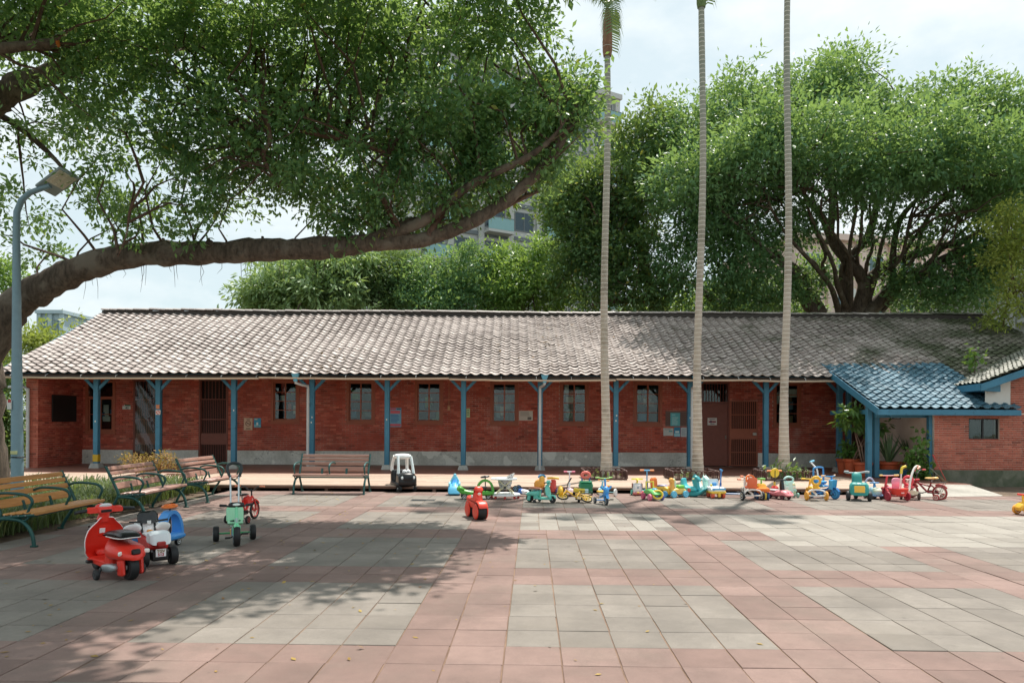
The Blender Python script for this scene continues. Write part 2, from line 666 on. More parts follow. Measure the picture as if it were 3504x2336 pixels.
for r in range(27):
    x = -13.6 + r * 0.84
    MB().box(x, x + .07, deck_front(x) + .07, 17.05, -0.014, 0.114).build('joist', M_DECKEDGE, deck, 0)
vf = MB().box(-14.9, 12.9, 20.06, 26.0, 0.0, ZD - .004)
tag(vf.build('veranda_floor', M_VFLOOR, None, 0), kind='structure')
pf = MB().box(9.21, 11.42, 17.75, 20.05, 0.0, ZD - .006)
tag(pf.build('porch_floor', M_VFLOOR, None, 0), kind='structure')

ramp = MB()
a = [G(3120, 1700), G(3250, 1699), G(3350, 1698), G(3432, 1697)]
b = [Vector((9.23, 17.74, ZD - .006)), G(3240, 1650, ZD - .006), G(3315, 1650, ZD - .02), G(3428, 1694, .004)]
b[1].y = b[2].y = 17.74
b[1].x, b[2].x = 10.3, 11.35
V = []
for s_ in range(7):
    t = s_ / 6
    for p, q in zip(a, b):
        r_ = p.lerp(q, t)
        r_.z = p.z + 0.006 + (q.z - p.z) * (t ** 1.15)
        V.append(r_)
F = [(r_ * 4 + c, r_ * 4 + c + 1, r_ * 4 + c + 5, r_ * 4 + c + 4) for r_ in range(6) for c in range(3)]
ramp.add(V, F)
# skirt down to the soil
rim = [r_ * 4 + 3 for r_ in range(7)] + [6 * 4 + 2, 6 * 4 + 1]
o0 = len(ramp.v)
for q in rim:
    x, y, z = ramp.v[q]
    ramp.v.append((x + .02, y + .02, -0.06))
for q in range(len(rim) - 1):
    ramp.f.append((rim[q], o0 + q, o0 + q + 1, rim[q + 1]))
tag(ramp.build('ramp', M_RAMP, None, 60), kind='structure')
gr = thing('drain_grate', 'small dark iron drain grate set in the shaded paving', 'drain grate', G(1448, 1711) + Vector((0, 0, 0.002)))
mg = plastic('#30383a', 0.6)
MB().box(-.245, .245, -.105, .105, -.006, .0005).build('sump', plastic('#0c0d0e', .9), gr, 0)
for s_ in range(12):
    x = -.22 + s_ * .04
    MB().box(x - .011, x + .011, -.10, .10, .001, .008).build('bar', mg, gr, 0)
for s_ in (-1, 1):
    MB().box(-.25, .25, s_ * .107 - .01, s_ * .107 + .01, .0005, .009).build('frame_rail', mg, gr, 0)
# ------------------------------------------------------------------ the long brick house
YW, YP = 24.3, 22.1
EY, EZ, RY, RZ = 21.5, 3.02, 27.0, 5.60
XL, XR = -15.45, 18.0
SLOPE = (RZ - EZ) / (RY - EY)

def brick_mat(name, c1, c2, c3):
    k = N(name)
    r = k.rnd()
    col = k.ramp(r, [(0.0, c1), (0.55, c2), (0.85, c3), (1.0, mul(c1, 0.6))])
    st = k.noise(1.1, 6, 0.6)
    col = k.mix(k.ramp(st, [(0.34, (0.72,) * 3), (0.56, (1, 1, 1))]), (0.035, 0.016, 0.012), col)
    col = k.mix(k.ramp(k.noise(55, 4, 0.7), [(0.33, (0.82,) * 3), (0.56, (1, 1, 1))]), (0.04, 0.02, 0.015), col)
    col = k.mix(k.ramp(k.noise(0.8, 6, 0.68), [(0.60, (0, 0, 0)), (0.74, (0.38,) * 3)]), col, (0.60, 0.40, 0.33))
    k.base(col)
    k.rough(0.85)
    k.bump(k.noise(70, 5, 0.7), 0.5, 0.006)
    return k.m
M_BRICK = brick_mat('old_dark_red_brick', (0.43, 0.078, 0.050), (0.54, 0.104, 0.064), (0.68, 0.19, 0.12))
M_BRICK2 = brick_mat('red_infill_brick', (0.50, 0.090, 0.058), (0.57, 0.112, 0.070), (0.62, 0.14, 0.088))
M_BRICK3 = brick_mat('warm_red_brick', (0.40, 0.098, 0.060), (0.49, 0.125, 0.078), (0.56, 0.165, 0.105))
k = N('brick_mortar')
zz = k.n('ShaderNodeSeparateXYZ')
k.l(k.pos(), zz.inputs[0])
k.base(k.mix(k.ramp(k.noise(1.6, 6, 0.65), [(0.40, (0, 0, 0)), (0.62, (1, 1, 1))]), (0.30, 0.105, 0.07), (0.58, 0.42, 0.34)))
k.rough(0.95)
M_MORTAR = k.m
k = N('pale_mortar')
k.base(k.mix(k.noise(3, 6), (0.55, 0.40, 0.32), (0.78, 0.66, 0.57)))
k.rough(0.95)
M_MORTAR2 = k.m
M_FRAME = plastic('#a3593f', 0.55, 0, 0.2)
M_STEEL = plastic('#7c4030', 0.5, 0, 0.22)
k = N('blue_painted_wood')
c = lin('#3d7893')
ch = k.ramp(k.noise(7, 7, 0.7), [(0.30, (0.8,) * 3), (0.42, (0, 0, 0))])
col = k.mix(k.noise(2.5, 5), mul(c, 0.75), mul(c, 1.25))
k.base(k.mix(ch, col, mul(c, 0.45)))
k.rough(0.55)
k.bump(k.noise(40, 4), 0.25, 0.004)
M_BLUE = k.m
M_GUTTER = plastic('#c9bba9', 0.45, 0, 0.18)
M_PIPE = plastic('#b9bcbd', 0.45, 0, 0.2)
k = N('window_glass')
k.t.nodes.remove(k.b)
tr = k.n('ShaderNodeBsdfTransparent')
tr.inputs['Color'].default_value = (0.80, 0.86, 0.84, 1)
gl = k.n('ShaderNodeBsdfGlossy')
gl.inputs['Roughness'].default_value = 0.03
gl.inputs['Color'].default_value = (0.9, 0.95, 0.95, 1)
lw = k.n('ShaderNodeLayerWeight')
lw.inputs['Blend'].default_value = 0.35
ms = k.n('ShaderNodeMixShader')
k.l(k.math('ADD', 0.02, k.math('MULTIPLY', lw.outputs['Fresnel'], 0.55)), ms.inputs['Fac'])
k.l(tr.outputs[0], ms.inputs[1])
k.l(gl.outputs[0], ms.inputs[2])
bm = k.n('ShaderNodeBump')
bm.inputs['Strength'].default_value = 0.06
bm.inputs['Distance'].default_value = 0.02
k.l(k.noise(2.5, 2), bm.inputs['Height'])
k.l(bm.outputs['Normal'], gl.inputs['Normal'])
k.l(ms.outputs[0], k.o.inputs['Surface'])
M_GLASS = k.m

house = thing('brick_house', 'long single storey red brick house with grey tiled roof and blue veranda posts', 'house')

def wx(x): return at(x, 1440, YW).x
def wz(y, x=1752): return at(x, y, YW).z
def rect(x0, x1, y0, y1):
    xm = (x0 + x1) / 2
    return (at(x0, 1440, YW).x, at(x1, 1440, YW).x, wz(y1, xm), wz(y0, xm))

WINS = [rect(927, 1024, 1298, 1446), rect(1185, 1283, 1299, 1448), rect(1419, 1516, 1300, 1450), rect(1677, 1774, 1302, 1453),
        rect(1915, 2014, 1303, 1454), rect(2168, 2266, 1304, 1456), rect(2646, 2741, 1306, 1459)]
W_FIRST = rect(292, 394, 1300, 1481)
DOOR_A = (*rect(456, 556, 1300, 1500)[:2], ZD, 3.02)
DOOR_B = (*rect(680, 780, 1300, 1500)[:2], ZD, 3.05)
DOOR_C = (*rect(2398, 2495, 1300, 1500)[:2], ZD, 3.0)
GATE = (*rect(2494, 2592, 1300, 1500)[:2], ZD, wz(1371, 2540))
HOLES = WINS + [W_FIRST, DOOR_A, DOOR_B, DOOR_C, GATE]
PL_TOP = 0.61
X0, X1 = -15.0, 11.6

def wall_rects(x0, x1, z0, z1, holes):
    xs = sorted({x0, x1} | {v for h in holes for v in h[:2] if x0 < v < x1})
    res = []
    for a, b in zip(xs[:-1], xs[1:]):
        m = (a + b) / 2
        hs = sorted([h for h in holes if h[0] < m < h[1]], key=lambda h: h[2])
        z = z0
        for h in hs:
            if h[2] > z:
                res.append((a, b, z, min(h[2], z1)))
            z = max(z, h[3])
        if z < z1:
            res.append((a, b, z, z1))
    return res
mb = MB()
for a, b, z0, z1 in wall_rects(X0, X1, ZD - .004, 4.2, HOLES):
    mb.box(a, b, YW + .012, YW + .2, z0, z1)
mb.build('wall', M_MORTAR, house, 0)

def brick_courses(holes, x0, x1, z0, z1, bw, bh, j=0.010):
    """clipped running-bond bricks as (xa, xb, za, zb)"""
    out = []
    n = int((z1 - z0) / bh)
    for r in range(n):
        za, zb = z0 + r * bh + j / 2, z0 + (r + 1) * bh - j / 2
        x = x0 - (bw / 2 if r % 2 else 0)
        zm = (za + zb) / 2
        iv = sorted([(h[0], h[1]) for h in holes if h[2] < zm < h[3]])
        while x < x1:
            a, b = max(x, x0), min(x + bw, x1)
            segs = [(a, b)]
            for h in iv:
                nsg = []
                for s0, s1 in segs:
                    if h[1] <= s0 or h[0] >= s1:
                        nsg.append((s0, s1))
                    else:
                        if s0 < h[0]: nsg.append((s0, h[0]))
                        if h[1] < s1: nsg.append((h[1], s1))
                segs = nsg
            for s0, s1 in segs:
                if s1 - s0 > 0.035:
                    out.append((s0 + j / 2, s1 - j / 2, za, zb))
            x += bw
    return out

def lay_bricks(bricks, matf, parent, ori, nobj, keyf, depth=0.10, seed=1, stuffname='brickwork'):
    """the nobj bricks that show largest are objects; the rest are joined per material. ori(u, d, z) -> world"""
    rs = random.Random(seed)
    order = sorted(range(len(bricks)), key=lambda i: keyf(bricks[i]))
    top = set(order[:nobj])
    rest = {}
    shared = {}
    FQ = [(0, 1, 5, 4), (4, 5, 6, 7), (3, 2, 1, 0), (0, 4, 7, 3), (1, 2, 6, 5)]
    for i, (a, b, z0, z1) in enumerate(bricks):
        d = rs.gauss(0, .0018)
        m = matf(bricks[i])
        if i in top:
            wd, ht = round((b - a) * 50) / 50, round(z1 - z0, 3)
            key = (wd, ht, m.name)
            if key not in shared:
                mm = MB()
                p = lambda u, dd, z: tuple(Vector(ori(u, dd, z)) - Vector(ori(0, 0, 0)))
                V = [p(u, dd, z) for z in (-ht / 2, ht / 2) for u, dd in ((-wd / 2, 0), (wd / 2, 0), (wd / 2, .06), (-wd / 2, .06))]
                mm.add(V, FQ)
                shared[key] = mm.mesh('brick', 0)
                shared[key].materials.append(m)
            put('brick', shared[key], None, parent, ori((a + b) / 2, d, (z0 + z1) / 2))
        else:
            V, F = rest.setdefault(m.name, ([], []))
            o = len(V)
            V += [ori(u, dd, z) for z in (z0, z1) for u, dd in ((a, d), (b, d), (b, .06), (a, .06))]
            F += [tuple(o + q for q in f) for f in FQ]
    for nm, (V, F) in rest.items():
        o = arrays(stuffname, np.array(V), np.array(F), bpy.data.materials[nm], parent)
        o['kind'] = 'stuff'

bricks = brick_courses(HOLES, X0, X1, PL_TOP, 3.28, 0.21, 0.0685)
def bmat(b):
    xm, zm = (b[0] + b[1]) / 2, (b[2] + b[3]) / 2
    for h in WINS:
        if h[0] - .02 < xm < h[1] + .02 and zm < h[2]:
            return M_BRICK2
    return M_BRICK
lay_bricks(bricks, bmat, house, lambda u, d, z: (u, YW + d, z), 300, lambda b: abs((b[0] + b[1]) / 2 + 2.2) + abs(b[2] - 1.1) * 2.2, seed=4)

# plinth, peeling render
mb = MB()
for a, b, z0, z1 in wall_rects(X0, X1, ZD - .004, PL_TOP, [DOOR_A, DOOR_B, DOOR_C, GATE]):
    nseg = max(1, int((b - a) / 0.25))
    top = [z1 + random.uniform(-.012, .006) for _ in range(nseg + 1)]
    for s_ in range(nseg):
        u0, u1 = a + (b - a) * s_ / nseg, a + (b - a) * (s_ + 1) / nseg
        V = [(u0, YW - .035, z0), (u1, YW - .035, z0), (u1, YW - .03, top[s_ + 1]), (u0, YW - .03, top[s_]), (u0, YW + .005, top[s_]), (u1, YW + .005, top[s_ + 1])]
        F = [(0, 1, 2, 3), (3, 2, 5, 4)]
        if s_ == 0: F.append((0, 3, 4, 0)[:3])
        mb.add(V, F)
mb.build('plinth', M_PLINTH, house, 0)

# dim room behind the openings
M_ROOM = plastic('#57504a', 0.9, 0, 0.2)
rm = MB()
rm.add([(X0, YW + .2, ZD), (X1, YW + .2, ZD), (X1, 29.5, ZD), (X0, 29.5, ZD), (X0, YW + .2, 4.2), (X1, YW + .2, 4.2), (X1, 29.5, 4.2), (X0, 29.5, 4.2)],
       [(0, 1, 2, 3), (7, 6, 5, 4), (2, 6, 7, 3), (0, 3, 7, 4), (1, 5, 6, 2)])
rm.build('room_shell', M_ROOM, house, 0)

def bar(mb, x0, x1, y0, y1, z0, z1):
    mb.box(x0, x1, y0, y1, z0, z1)

CONTENT = ['#e8e6de', '#4d7a62', '#c0544a', '#3f7fa6', '#e7e2d2', '#6f9a5a', '#a8865a', '#f0ede4', '#8aa0ac', '#2a3330']
def window(h, idx, transom=False):
    x0, x1, z0, z1 = h
    fr = MB()
    t = .085
    for a, b, c, d in ((x0, x0 + t, z0, z1), (x1 - t, x1, z0, z1), (x0 + t, x1 - t, z1 - t, z1), (x0 + t, x1 - t, z0, z0 + t)):
        fr.box(a, b, YW - .012, YW + .12, c, d)
    fo = fr.build('window', M_FRAME, house, 0)
    MB().box(x0 - .03, x1 + .03, YW - .04, YW - .002, z0 - .04, z0 - .003).build('sill', M_FRAME, fo, 0)
    xa, xb = x0 + t + .003, x1 - t - .003
    za, zb = z0 + t + .003, z1 - t - .003
    if transom:
        zt = za + (zb - za) * 0.68
        MB().box(xa, xb, YW, YW + .1, zt, zt + .05).build('transom_bar', M_FRAME, fo, 0)
        MB().box(xa, xb, YW + .05, YW + .056, zt + .052, zb).build('pane', M_GLASS, fo, 0)
        zb = zt - .003
    xm = (xa + xb) / 2
    for s_, (a, b) in enumerate(((xa, xm + .02), (xm - .02, xb))):
        yo = YW + (.045 if s_ == 0 else .012)
        sm = MB()
        u = .042
        for p in ((a, a + u, za, zb), (b - u, b, za, zb), (a + u, b - u, zb - u, zb), (a + u, b - u, za, za + u)):
            sm.box(p[0], p[1], yo, yo + .03, p[2], p[3])
        nr = 2 if transom else 4
        hts = [za + u + (zb - za - 2 * u) * q / nr for q in range(nr + 1)]
        for q in range(1, nr):
            sm.box(a + u, b - u, yo + .004, yo + .026, hts[q] - .011, hts[q] + .011)
        sm.build('sash', M_FRAME, fo, 0)
        for q in range(nr):
            MB().box(a + u - .004, b - u + .004, yo + .012, yo + .016, hts[q] + .008, hts[q + 1] - .008).build('pane', M_GLASS, fo, 0)
    rs = random.Random(idx * 13 + 5)
    # blinds, papers and shelved goods close behind the glass
    if idx % 2 == 0:
        for q in range(11):
            x = xm + .05 + (xb - xm - .1) * q / 10
            MB().box(x - .006, x + .006, YW + .13, YW + .14, za, zb).build('security_bar', plastic('#3c423f', .6), fo, 0)
    for q in range(7):
        a = rs.uniform(xa + .02, xb - .2)
        c = rs.uniform(za, zb - .3)
        ww, hh = rs.uniform(.10, .30), rs.uniform(.14, .42)
        MB().rb((a + ww / 2, YW + rs.uniform(.20, .42), c + hh / 2), (ww, .05, hh), .01, (0, 0, rs.uniform(-.4, .4))).build('stored_item', plastic(rs.choice(CONTENT), .6), fo)
    return fo
for i, h in enumerate(WINS):
    window(h, i + 1)
window(W_FIRST, 9, True)

def barred_door(h, plasticwrap=False):
    x0, x1, z0, z1 = h
    t = .06
    fr = MB()
    for a, b, c, d in ((x0, x0 + t, z0, z1), (x1 - t, x1, z0, z1), (x0 + t, x1 - t, z1 - t, z1)):
        fr.box(a, b, YW - .012, YW + .12, c, d)
    do = fr.build('door', M_STEEL, house, 0)
    xa, xb = x0 + t + .004, x1 - t - .004
    H = z1 - t - z0
    zs = [z0 + .02, z0 + H * .235, z0 + H * .36, z0 + H * .53, z0 + H * .77, z0 + H - .01]
    lf = MB()
    for z in zs[1:2] + zs[2:3] + zs[3:5]:
        lf.box(xa, xb, YW + .02, YW + .05, z - .015, z + .015)
    for z in (zs[0], zs[-1] - .02):
        lf.box(xa, xb, YW + .02, YW + .05, z, z + .02)
    lf.build('rail', M_STEEL, do, 0)
    MB().box(xa + .002, xb - .002, YW + .012, YW + .045, zs[1] + .017, zs[2] - .017).build('panel', M_STEEL, do, 0)
    nb = 15
    for q in range(nb):
        x = xa + .015 + (xb - xa - .03) * q / (nb - 1)
        for c, d in ((zs[0] + .02, zs[1] - .015), (zs[2] + .015, zs[3] - .015), (zs[3] + .015, zs[4] - .015), (zs[4] + .015, zs[5] - .02)):
            if c < zs[4] or q % 2 == 0:
                MB().box(x - .008, x + .008, YW + .026, YW + .042, c, d).build('bar', M_STEEL, do, 0)
    MB().box(x0 + t, x1 - t, YW + .16, YW + .18, z0, z1 - t).build('backing_board', plastic('#2b1c17', .8), do, 0)
    if plasticwrap:
        k = MB()
        nx, nz = 14, 26
        rs = random.Random(2)
        V = []
        for j in range(nz + 1):
            for i in range(nx + 1):
                V.append((xa + (xb - xa) * i / nx, YW + .006 - .012 * rs.random() - .01 * math.sin(i * .9 + j * .7), z0 + .35 + (H - .4) * j / nz))
        k.add(V, [(j * (nx + 1) + i, j * (nx + 1) + i + 1, (j + 1) * (nx + 1) + i + 1, (j + 1) * (nx + 1) + i) for j in range(nz) for i in range(nx)])
        k.build('plastic_sheet', M_WRAP, do, 70)
    return do
k = N('clear_plastic_wrap')
k.t.nodes.remove(k.b)
tr = k.n('ShaderNodeBsdfTransparent')
tr.inputs['Color'].default_value = (0.80, 0.80, 0.79, 1)
gl = k.n('ShaderNodeBsdfGlossy')
gl.inputs['Roughness'].default_value = 0.12
ms = k.n('ShaderNodeMixShader')
ms.inputs['Fac'].default_value = 0.06
k.l(tr.outputs[0], ms.inputs[1])
k.l(gl.outputs[0], ms.inputs[2])
k.l(ms.outputs[0], k.o.inputs['Surface'])
M_WRAP = k.m
barred_door(DOOR_A, True)
barred_door(DOOR_B)

# plain steel door with barred transom, and the grille gate beside it
x0, x1, z0, z1 = DOOR_C
fr = MB()
t = .05
zt = wz(1379, 2450)
for a, b, c, d in ((x0, x0 + t, z0, z1), (x1 - t, x1, z0, z1), (x0 + t, x1 - t, z1 - t, z1), (x0 + t, x1 - t, zt, zt + .05)):
    fr.box(a, b, YW - .02, YW + .12, c, d)
do = fr.build('door', M_STEEL, house, 0)
MB().rb(((x0 + x1) / 2, YW + .02, (z0 + zt) / 2 + .01), (x1 - x0 - 2 * t - .006, .04, zt - z0 - .03), .006).build('leaf', M_STEEL, do)
MB().rb((x1 - t - .07, YW - .015, z0 + 1.0), (.03, .05, .12), .008).build('handle', metal('#8f8a80'), do)
for q in range(9):
    x = x0 + t + .05 + (x1 - x0 - 2 * t - .1) * q / 8
    MB().box(x - .008, x + .008, YW + .03, YW + .046, zt + .051, z1 - t - .001).build('bar', M_STEEL, do, 0)
MB().box(x0 + t, x1 - t, YW + .06, YW + .066, zt + .05, z1 - t).build('pane', M_GLASS, do, 0)

x0, x1, z0, z1 = GATE
x0 += .01
gt = MB()
zs = [z0 + .03, wz(1548, 2540), wz(1502, 2540), wz(1466, 2540), wz(1420, 2540), z1]
t = .04
for a, b, c, d in ((x0, x0 + t, z0 + .03, z1), (x1 - t, x1, z0 + .03, z1)):
    gt.box(a, b, YW - .06, YW - .02, c, d)
for z in (zs[0], zs[1], zs[4], zs[5] - .03):
    gt.box(x0 + t, x1 - t, YW - .058, YW - .022, z, z + .03)
do = gt.build('gate', M_FRAME, house, 0)
MB().box(x0 + .042, x1 - .042, YW - .056, YW - .03, zs[2], zs[3]).build('panel', M_FRAME, do, 0)
for q in range(14):
    x = x0 + t + .018 + (x1 - x0 - 2 * t - .036) * q / 13
    for c, d in ((zs[0] + .03, zs[1] - .001), (zs[1] + .031, zs[2] - .001), (zs[3] + .001, zs[4] - .001), (zs[4] + .031, zs[5] - .031)):
        MB().box(x - .011, x + .011, YW - .05, YW - .035, c, d).build('bar', M_FRAME, do, 0)
MB().rb((x1 - .12, YW - .075, (zs[2] + zs[3]) / 2), (.13, .03, .10), .01).build('lock', metal('#a8a29a'), do)
MB().box(x0 + .04, x1 - .04, YW + .02, YW + .04, z0, z1).build('backing_board', plastic('#3b211a', .7), do, 0)

# ---- end pier and side wall on the left, with a dark board
PX0, PX1 = at(88, 1440, 22.0).x, at(130, 1440, 22.0).x
mb = MB().box(PX0 + .012, PX1 - .012, 22.0 + .012, YW + .2, 0.0, 3.12)
mb.build('end_wall', M_MORTAR, house, 0)
pb = brick_courses([], 22.0, YW, .05, 3.12, .21, .0685)
lay_bricks(pb, lambda b: M_BRICK, house, lambda u, d, z: (PX1 - d, u, z), 0, lambda b: 0, seed=8, stuffname='side_brickwork')
pb = brick_courses([], PX0, PX1, .05, 3.12, .21, .0685)
lay_bricks(pb, lambda b: M_BRICK3, house, lambda u, d, z: (u, 22.0 + d, z), 0, lambda b: 0, seed=9, stuffname='pier_brickwork')
MB().rb((PX1 + .03, 23.25, 1.98), (.04, 1.25, .86), .01).build('notice_panel', plastic('#1c1512', .6), house)

# ---- posts with knee braces and concrete footings
PXS = [331, 543, 801, 1068, 1325, 1586, 1848, 2107, 2360, 2620, 2872]
for n_, px in enumerate(PXS):
    x = at(px, 1440, YP).x
    h = .076
    p = MB()
    p.rb((x, YP, (ZD + .14 + 3.06) / 2), (2 * h, 2 * h, 3.06 - ZD - .14), .012)
    po = p.build('post', M_BLUE, house)
    for s_ in (-1, 1):
        b = MB()
        d = Vector((s_ * .44, 0, .46))
        L = d.length
        ang = math.atan2(d.z, d.x)
        b.rb((x + s_ * (h + .2 - .012), YP, 2.79), (L, .07, .085), .006, (0, -ang, 0))
        b.build('brace', M_BLUE, po)
    f = MB()
    rings = [[(x + sx * q, YP + sy * q, z) for sx, sy in ((-1, -1), (1, -1), (1, 1), (-1, 1))] for z, q in ((ZD - .004, .16), (ZD + .13, .125), (ZD + .14, .117))]
    f.loft(rings)
    f.build('footing', M_FOOT, po, 30)
    if n_ == 0:
        MB().rb((x, YP, ZD + .30), (2 * h + .012, 2 * h + .012, .22), .006).build('yellow_band', plastic('#c9a21f', .5, 0, .25), po)
    for q in range(2):
        if (n_ * 7 + q * 3) % 4 < 2:
            MB().box(x - .02 + .02 * q, x + .012 + .02 * q, YP - h - .002, YP - h, 1.55 + .16 * q + .1 * (n_ % 3), 1.60 + .16 * q + .1 * (n_ % 3)).build('paper_scrap', plastic('#dcd9d0', .7), po, 0)
mb = MB().box(XL + .3, 12.5, YP - .06, YP + .06, 3.062, 3.2)
mb.build('beam', M_BLUE, house, 0)
MB().box(XL + .06, 9.7, 21.62, 21.66, 2.90, 3.03).build('fascia', M_BLUE, house, 0)
# soffit and roof deck
sl = MB()
u = .06
sl.add([(XL, EY, EZ - u), (XR, EY, EZ - u), (XR, RY, RZ - u), (XL, RY, RZ - u), (XL, 32.5, EZ - u), (XR, 32.5, EZ - u),
        (XL, EY, EZ - u - .05), (XR, EY, EZ - u - .05), (XR, RY, RZ - u - .05), (XL, RY, RZ - u - .05), (XL, 32.5, EZ - u - .05), (XR, 32.5, EZ - u - .05)],
       [(0, 1, 2, 3), (3, 2, 5, 4), (7, 6, 9, 8), (8, 9, 10, 11), (0, 6, 7, 1), (4, 5, 11, 10), (0, 3, 9, 6), (3, 4, 10, 9), (1, 7, 8, 2), (2, 8, 11, 5)])
roof = sl.build('roof', plastic('#4a3a30', .8), house, 0)
gw = MB()
for x in (-15.02, 17.6):
    gw.add([(x, 22.2, 0), (x, 32.2, 0), (x, 32.2, 3.1), (x, RY, RZ - .15), (x, 22.2, 3.25)], [(0, 1, 2, 3, 4)])
gw.build('gable_wall', M_BRICK3, house, 0)
MB().box(X0, 17.6, 32.0, 32.2, 0, 3.2).build('rear_wall', M_BRICK3, house, 0)

# ---- pantiles
def tile_mat(name, c1, c2, moss_amt, moss_shade_x=None, rough=0.5, moss=(0.055, 0.075, 0.03)):
    k = N(name)
    col = k.mix(k.rnd(), c1, c2)
    col = k.mix(k.ramp(k.noise(2.0, 7, 0.65), [(0.30, (0.80,) * 3), (0.54, (1, 1, 1))]), mul(c1, 0.45), col)
    col = k.mix(k.ramp(k.noise(26, 5, 0.7), [(0.50, (0, 0, 0)), (0.66, (0.55,) * 3)]), col, mul(c2, 1.35))
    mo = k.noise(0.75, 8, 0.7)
    if moss_shade_x is not None:  # moss thickens towards +X, boosted so its colour carries some of the shade there
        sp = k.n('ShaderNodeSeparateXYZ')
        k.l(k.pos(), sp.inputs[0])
        mo = k.math('ADD', mo, k.math('MULTIPLY', k.math('SUBTRACT', sp.outputs[0], moss_shade_x), 0.022))
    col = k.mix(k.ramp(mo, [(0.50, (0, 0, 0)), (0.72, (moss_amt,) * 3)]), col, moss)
    k.base(col)
    k.rough(k.math('ADD', rough - .08, k.math('MULTIPLY', k.noise(9, 4), 0.2)))
    k.bump(k.noise(45, 5, 0.7), 0.35, 0.006)
    return k.m
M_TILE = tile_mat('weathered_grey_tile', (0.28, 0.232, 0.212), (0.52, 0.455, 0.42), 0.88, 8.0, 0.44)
M_TILEB = tile_mat('blue_painted_tile', (0.055, 0.135, 0.19), (0.13, 0.25, 0.32), 0.35, None, 0.45, (0.05, 0.06, 0.045))
M_TILEG = tile_mat('mossy_tile', (0.13, 0.135, 0.11), (0.24, 0.235, 0.19), 0.9, None, 0.6)

def tile_geo(W, L, amp=0.040, lift=0.044, ns=8):
    """one pantile in (u, v, w): u across, v up the slope, w off the plane"""
    V = []
    for v, dz in ((0.0, lift), (L, 0.004)):
        for i in range(ns + 1):
            t = i / ns
            V.append((t * W * 1.03, v, dz + amp * (math.cos(2 * PI * (t - 0.12)) * 0.7 + 0.3 * math.cos(4 * PI * (t - .12)) * .35)))
    for i in range(ns + 1):
        x, v, z = V[i]
        V.append((x, v + .004, z - .020))
    n = ns + 1
    F = [(i, i + 1, n + i + 1, n + i) for i in range(ns)] + [(2 * n + i, 2 * n + i + 1, i + 1, i) for i in range(ns)]
    return V, F

def tile_patch(parent, O, U, Vd, nu, nv, W, Lx, mat, nobj, keep=None, seed=1, jit=1.0, stuff='far_roof_tiles'):
    U, Vd = Vector(U).normalized(), Vector(Vd).normalized()
    Nn = U.cross(Vd).normalized()
    Mx = Matrix((U, Vd, Nn)).transposed().to_4x4()
    rs = random.Random(seed)
    V, F = tile_geo(W, Lx * 1.18)
    me = MB().add(V, F, Mx).mesh('tile', 60)
    me.materials.append(mat)
    Vn = np.array([tuple(Mx @ Vector(p)) for p in V])
    Fn = np.array(F)
    cells = []
    for r in range(nv):
        for c in range(nu):
            if keep is None or keep(c, r):
                cells.append((r, c))
    sag = lambda c, r: .026 * math.sin(c * .21 + 1.3) * math.sin(r * .3) + .006 * math.sin(c * .77)
    vs, fs, n = [], [], 0
    for q, (r, c) in enumerate(cells):
        P = Vector(O) + U * (c * W + rs.gauss(0, .003) * jit) + Vd * (r * Lx + rs.gauss(0, .009) * jit) + Nn * (sag(c, r) * jit + rs.gauss(0, .002))
        if rs.random() < .025 * jit:
            P += Vd * -rs.uniform(.02, .06) + Nn * rs.uniform(.004, .014) + U * rs.gauss(0, .012)
        if q < nobj:
            put('tile', me, None, parent, P, (rs.gauss(0, .006) * jit, rs.gauss(0, .008) * jit, rs.gauss(0, .010) * jit))
        else:
            vs.append(Vn + np.array(P) + RNG.normal(0, .0012, Vn.shape))
            fs.append(Fn + n)
            n += len(Vn)
    if vs:
        o = arrays(stuff, np.concatenate(vs), np.concatenate(fs), mat, parent, True)
        o['kind'] = 'stuff'

TWD, TLX = 0.30, 0.232
slope_len = math.hypot(RY - EY, RZ - EZ)
NU, NV = int((XR - XL) / TWD), int(slope_len / TLX)
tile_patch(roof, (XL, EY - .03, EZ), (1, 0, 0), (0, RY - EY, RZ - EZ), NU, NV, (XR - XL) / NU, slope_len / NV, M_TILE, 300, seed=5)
# ridge
rg = MB().box(XL + .02, XR - .02, RY - .10, RY + .10, RZ - .05, RZ + .12)
rg.build('ridge_band', plastic('#3a342f', .8, 0, .3), roof, 0)
rc = MB()
n = 10
V = [(x, .15 * math.cos(PI * i / n), .075 * math.sin(PI * i / n) + dz) for x, dz in ((0, .012), (.305, .0)) for i in range(n + 1)]
F = [(i, i + 1, n + 1 + i + 1, n + 1 + i) for i in range(n)] + [tuple(range(n + 1))]
me = MB().add(V, F).mesh('ridge_cap', 50)
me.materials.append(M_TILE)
rs = random.Random(21)
for q in range(int((XR - XL) / .30)):
    put('ridge_cap', me, None, roof, (XL + q * .30, RY, RZ + .12 + rs.gauss(0, .006) + .016 * math.sin(q * .19) + .012 * math.sin(q * .07 + 1)), (0, rs.gauss(0, .012), rs.gauss(0, .01)))
# verge boards and row of verge tiles
for x, s_ in ((XL, -1), (XR, 1)):
    b = MB()
    ang = math.atan2(RZ - EZ, RY - EY)
    b.rb((x + s_ * .02, (EY + RY) / 2, (EZ + RZ) / 2 - .03), (.04, slope_len, .14), .005, (ang, 0, 0))
    b.build('verge_board', M_BLUE, roof)

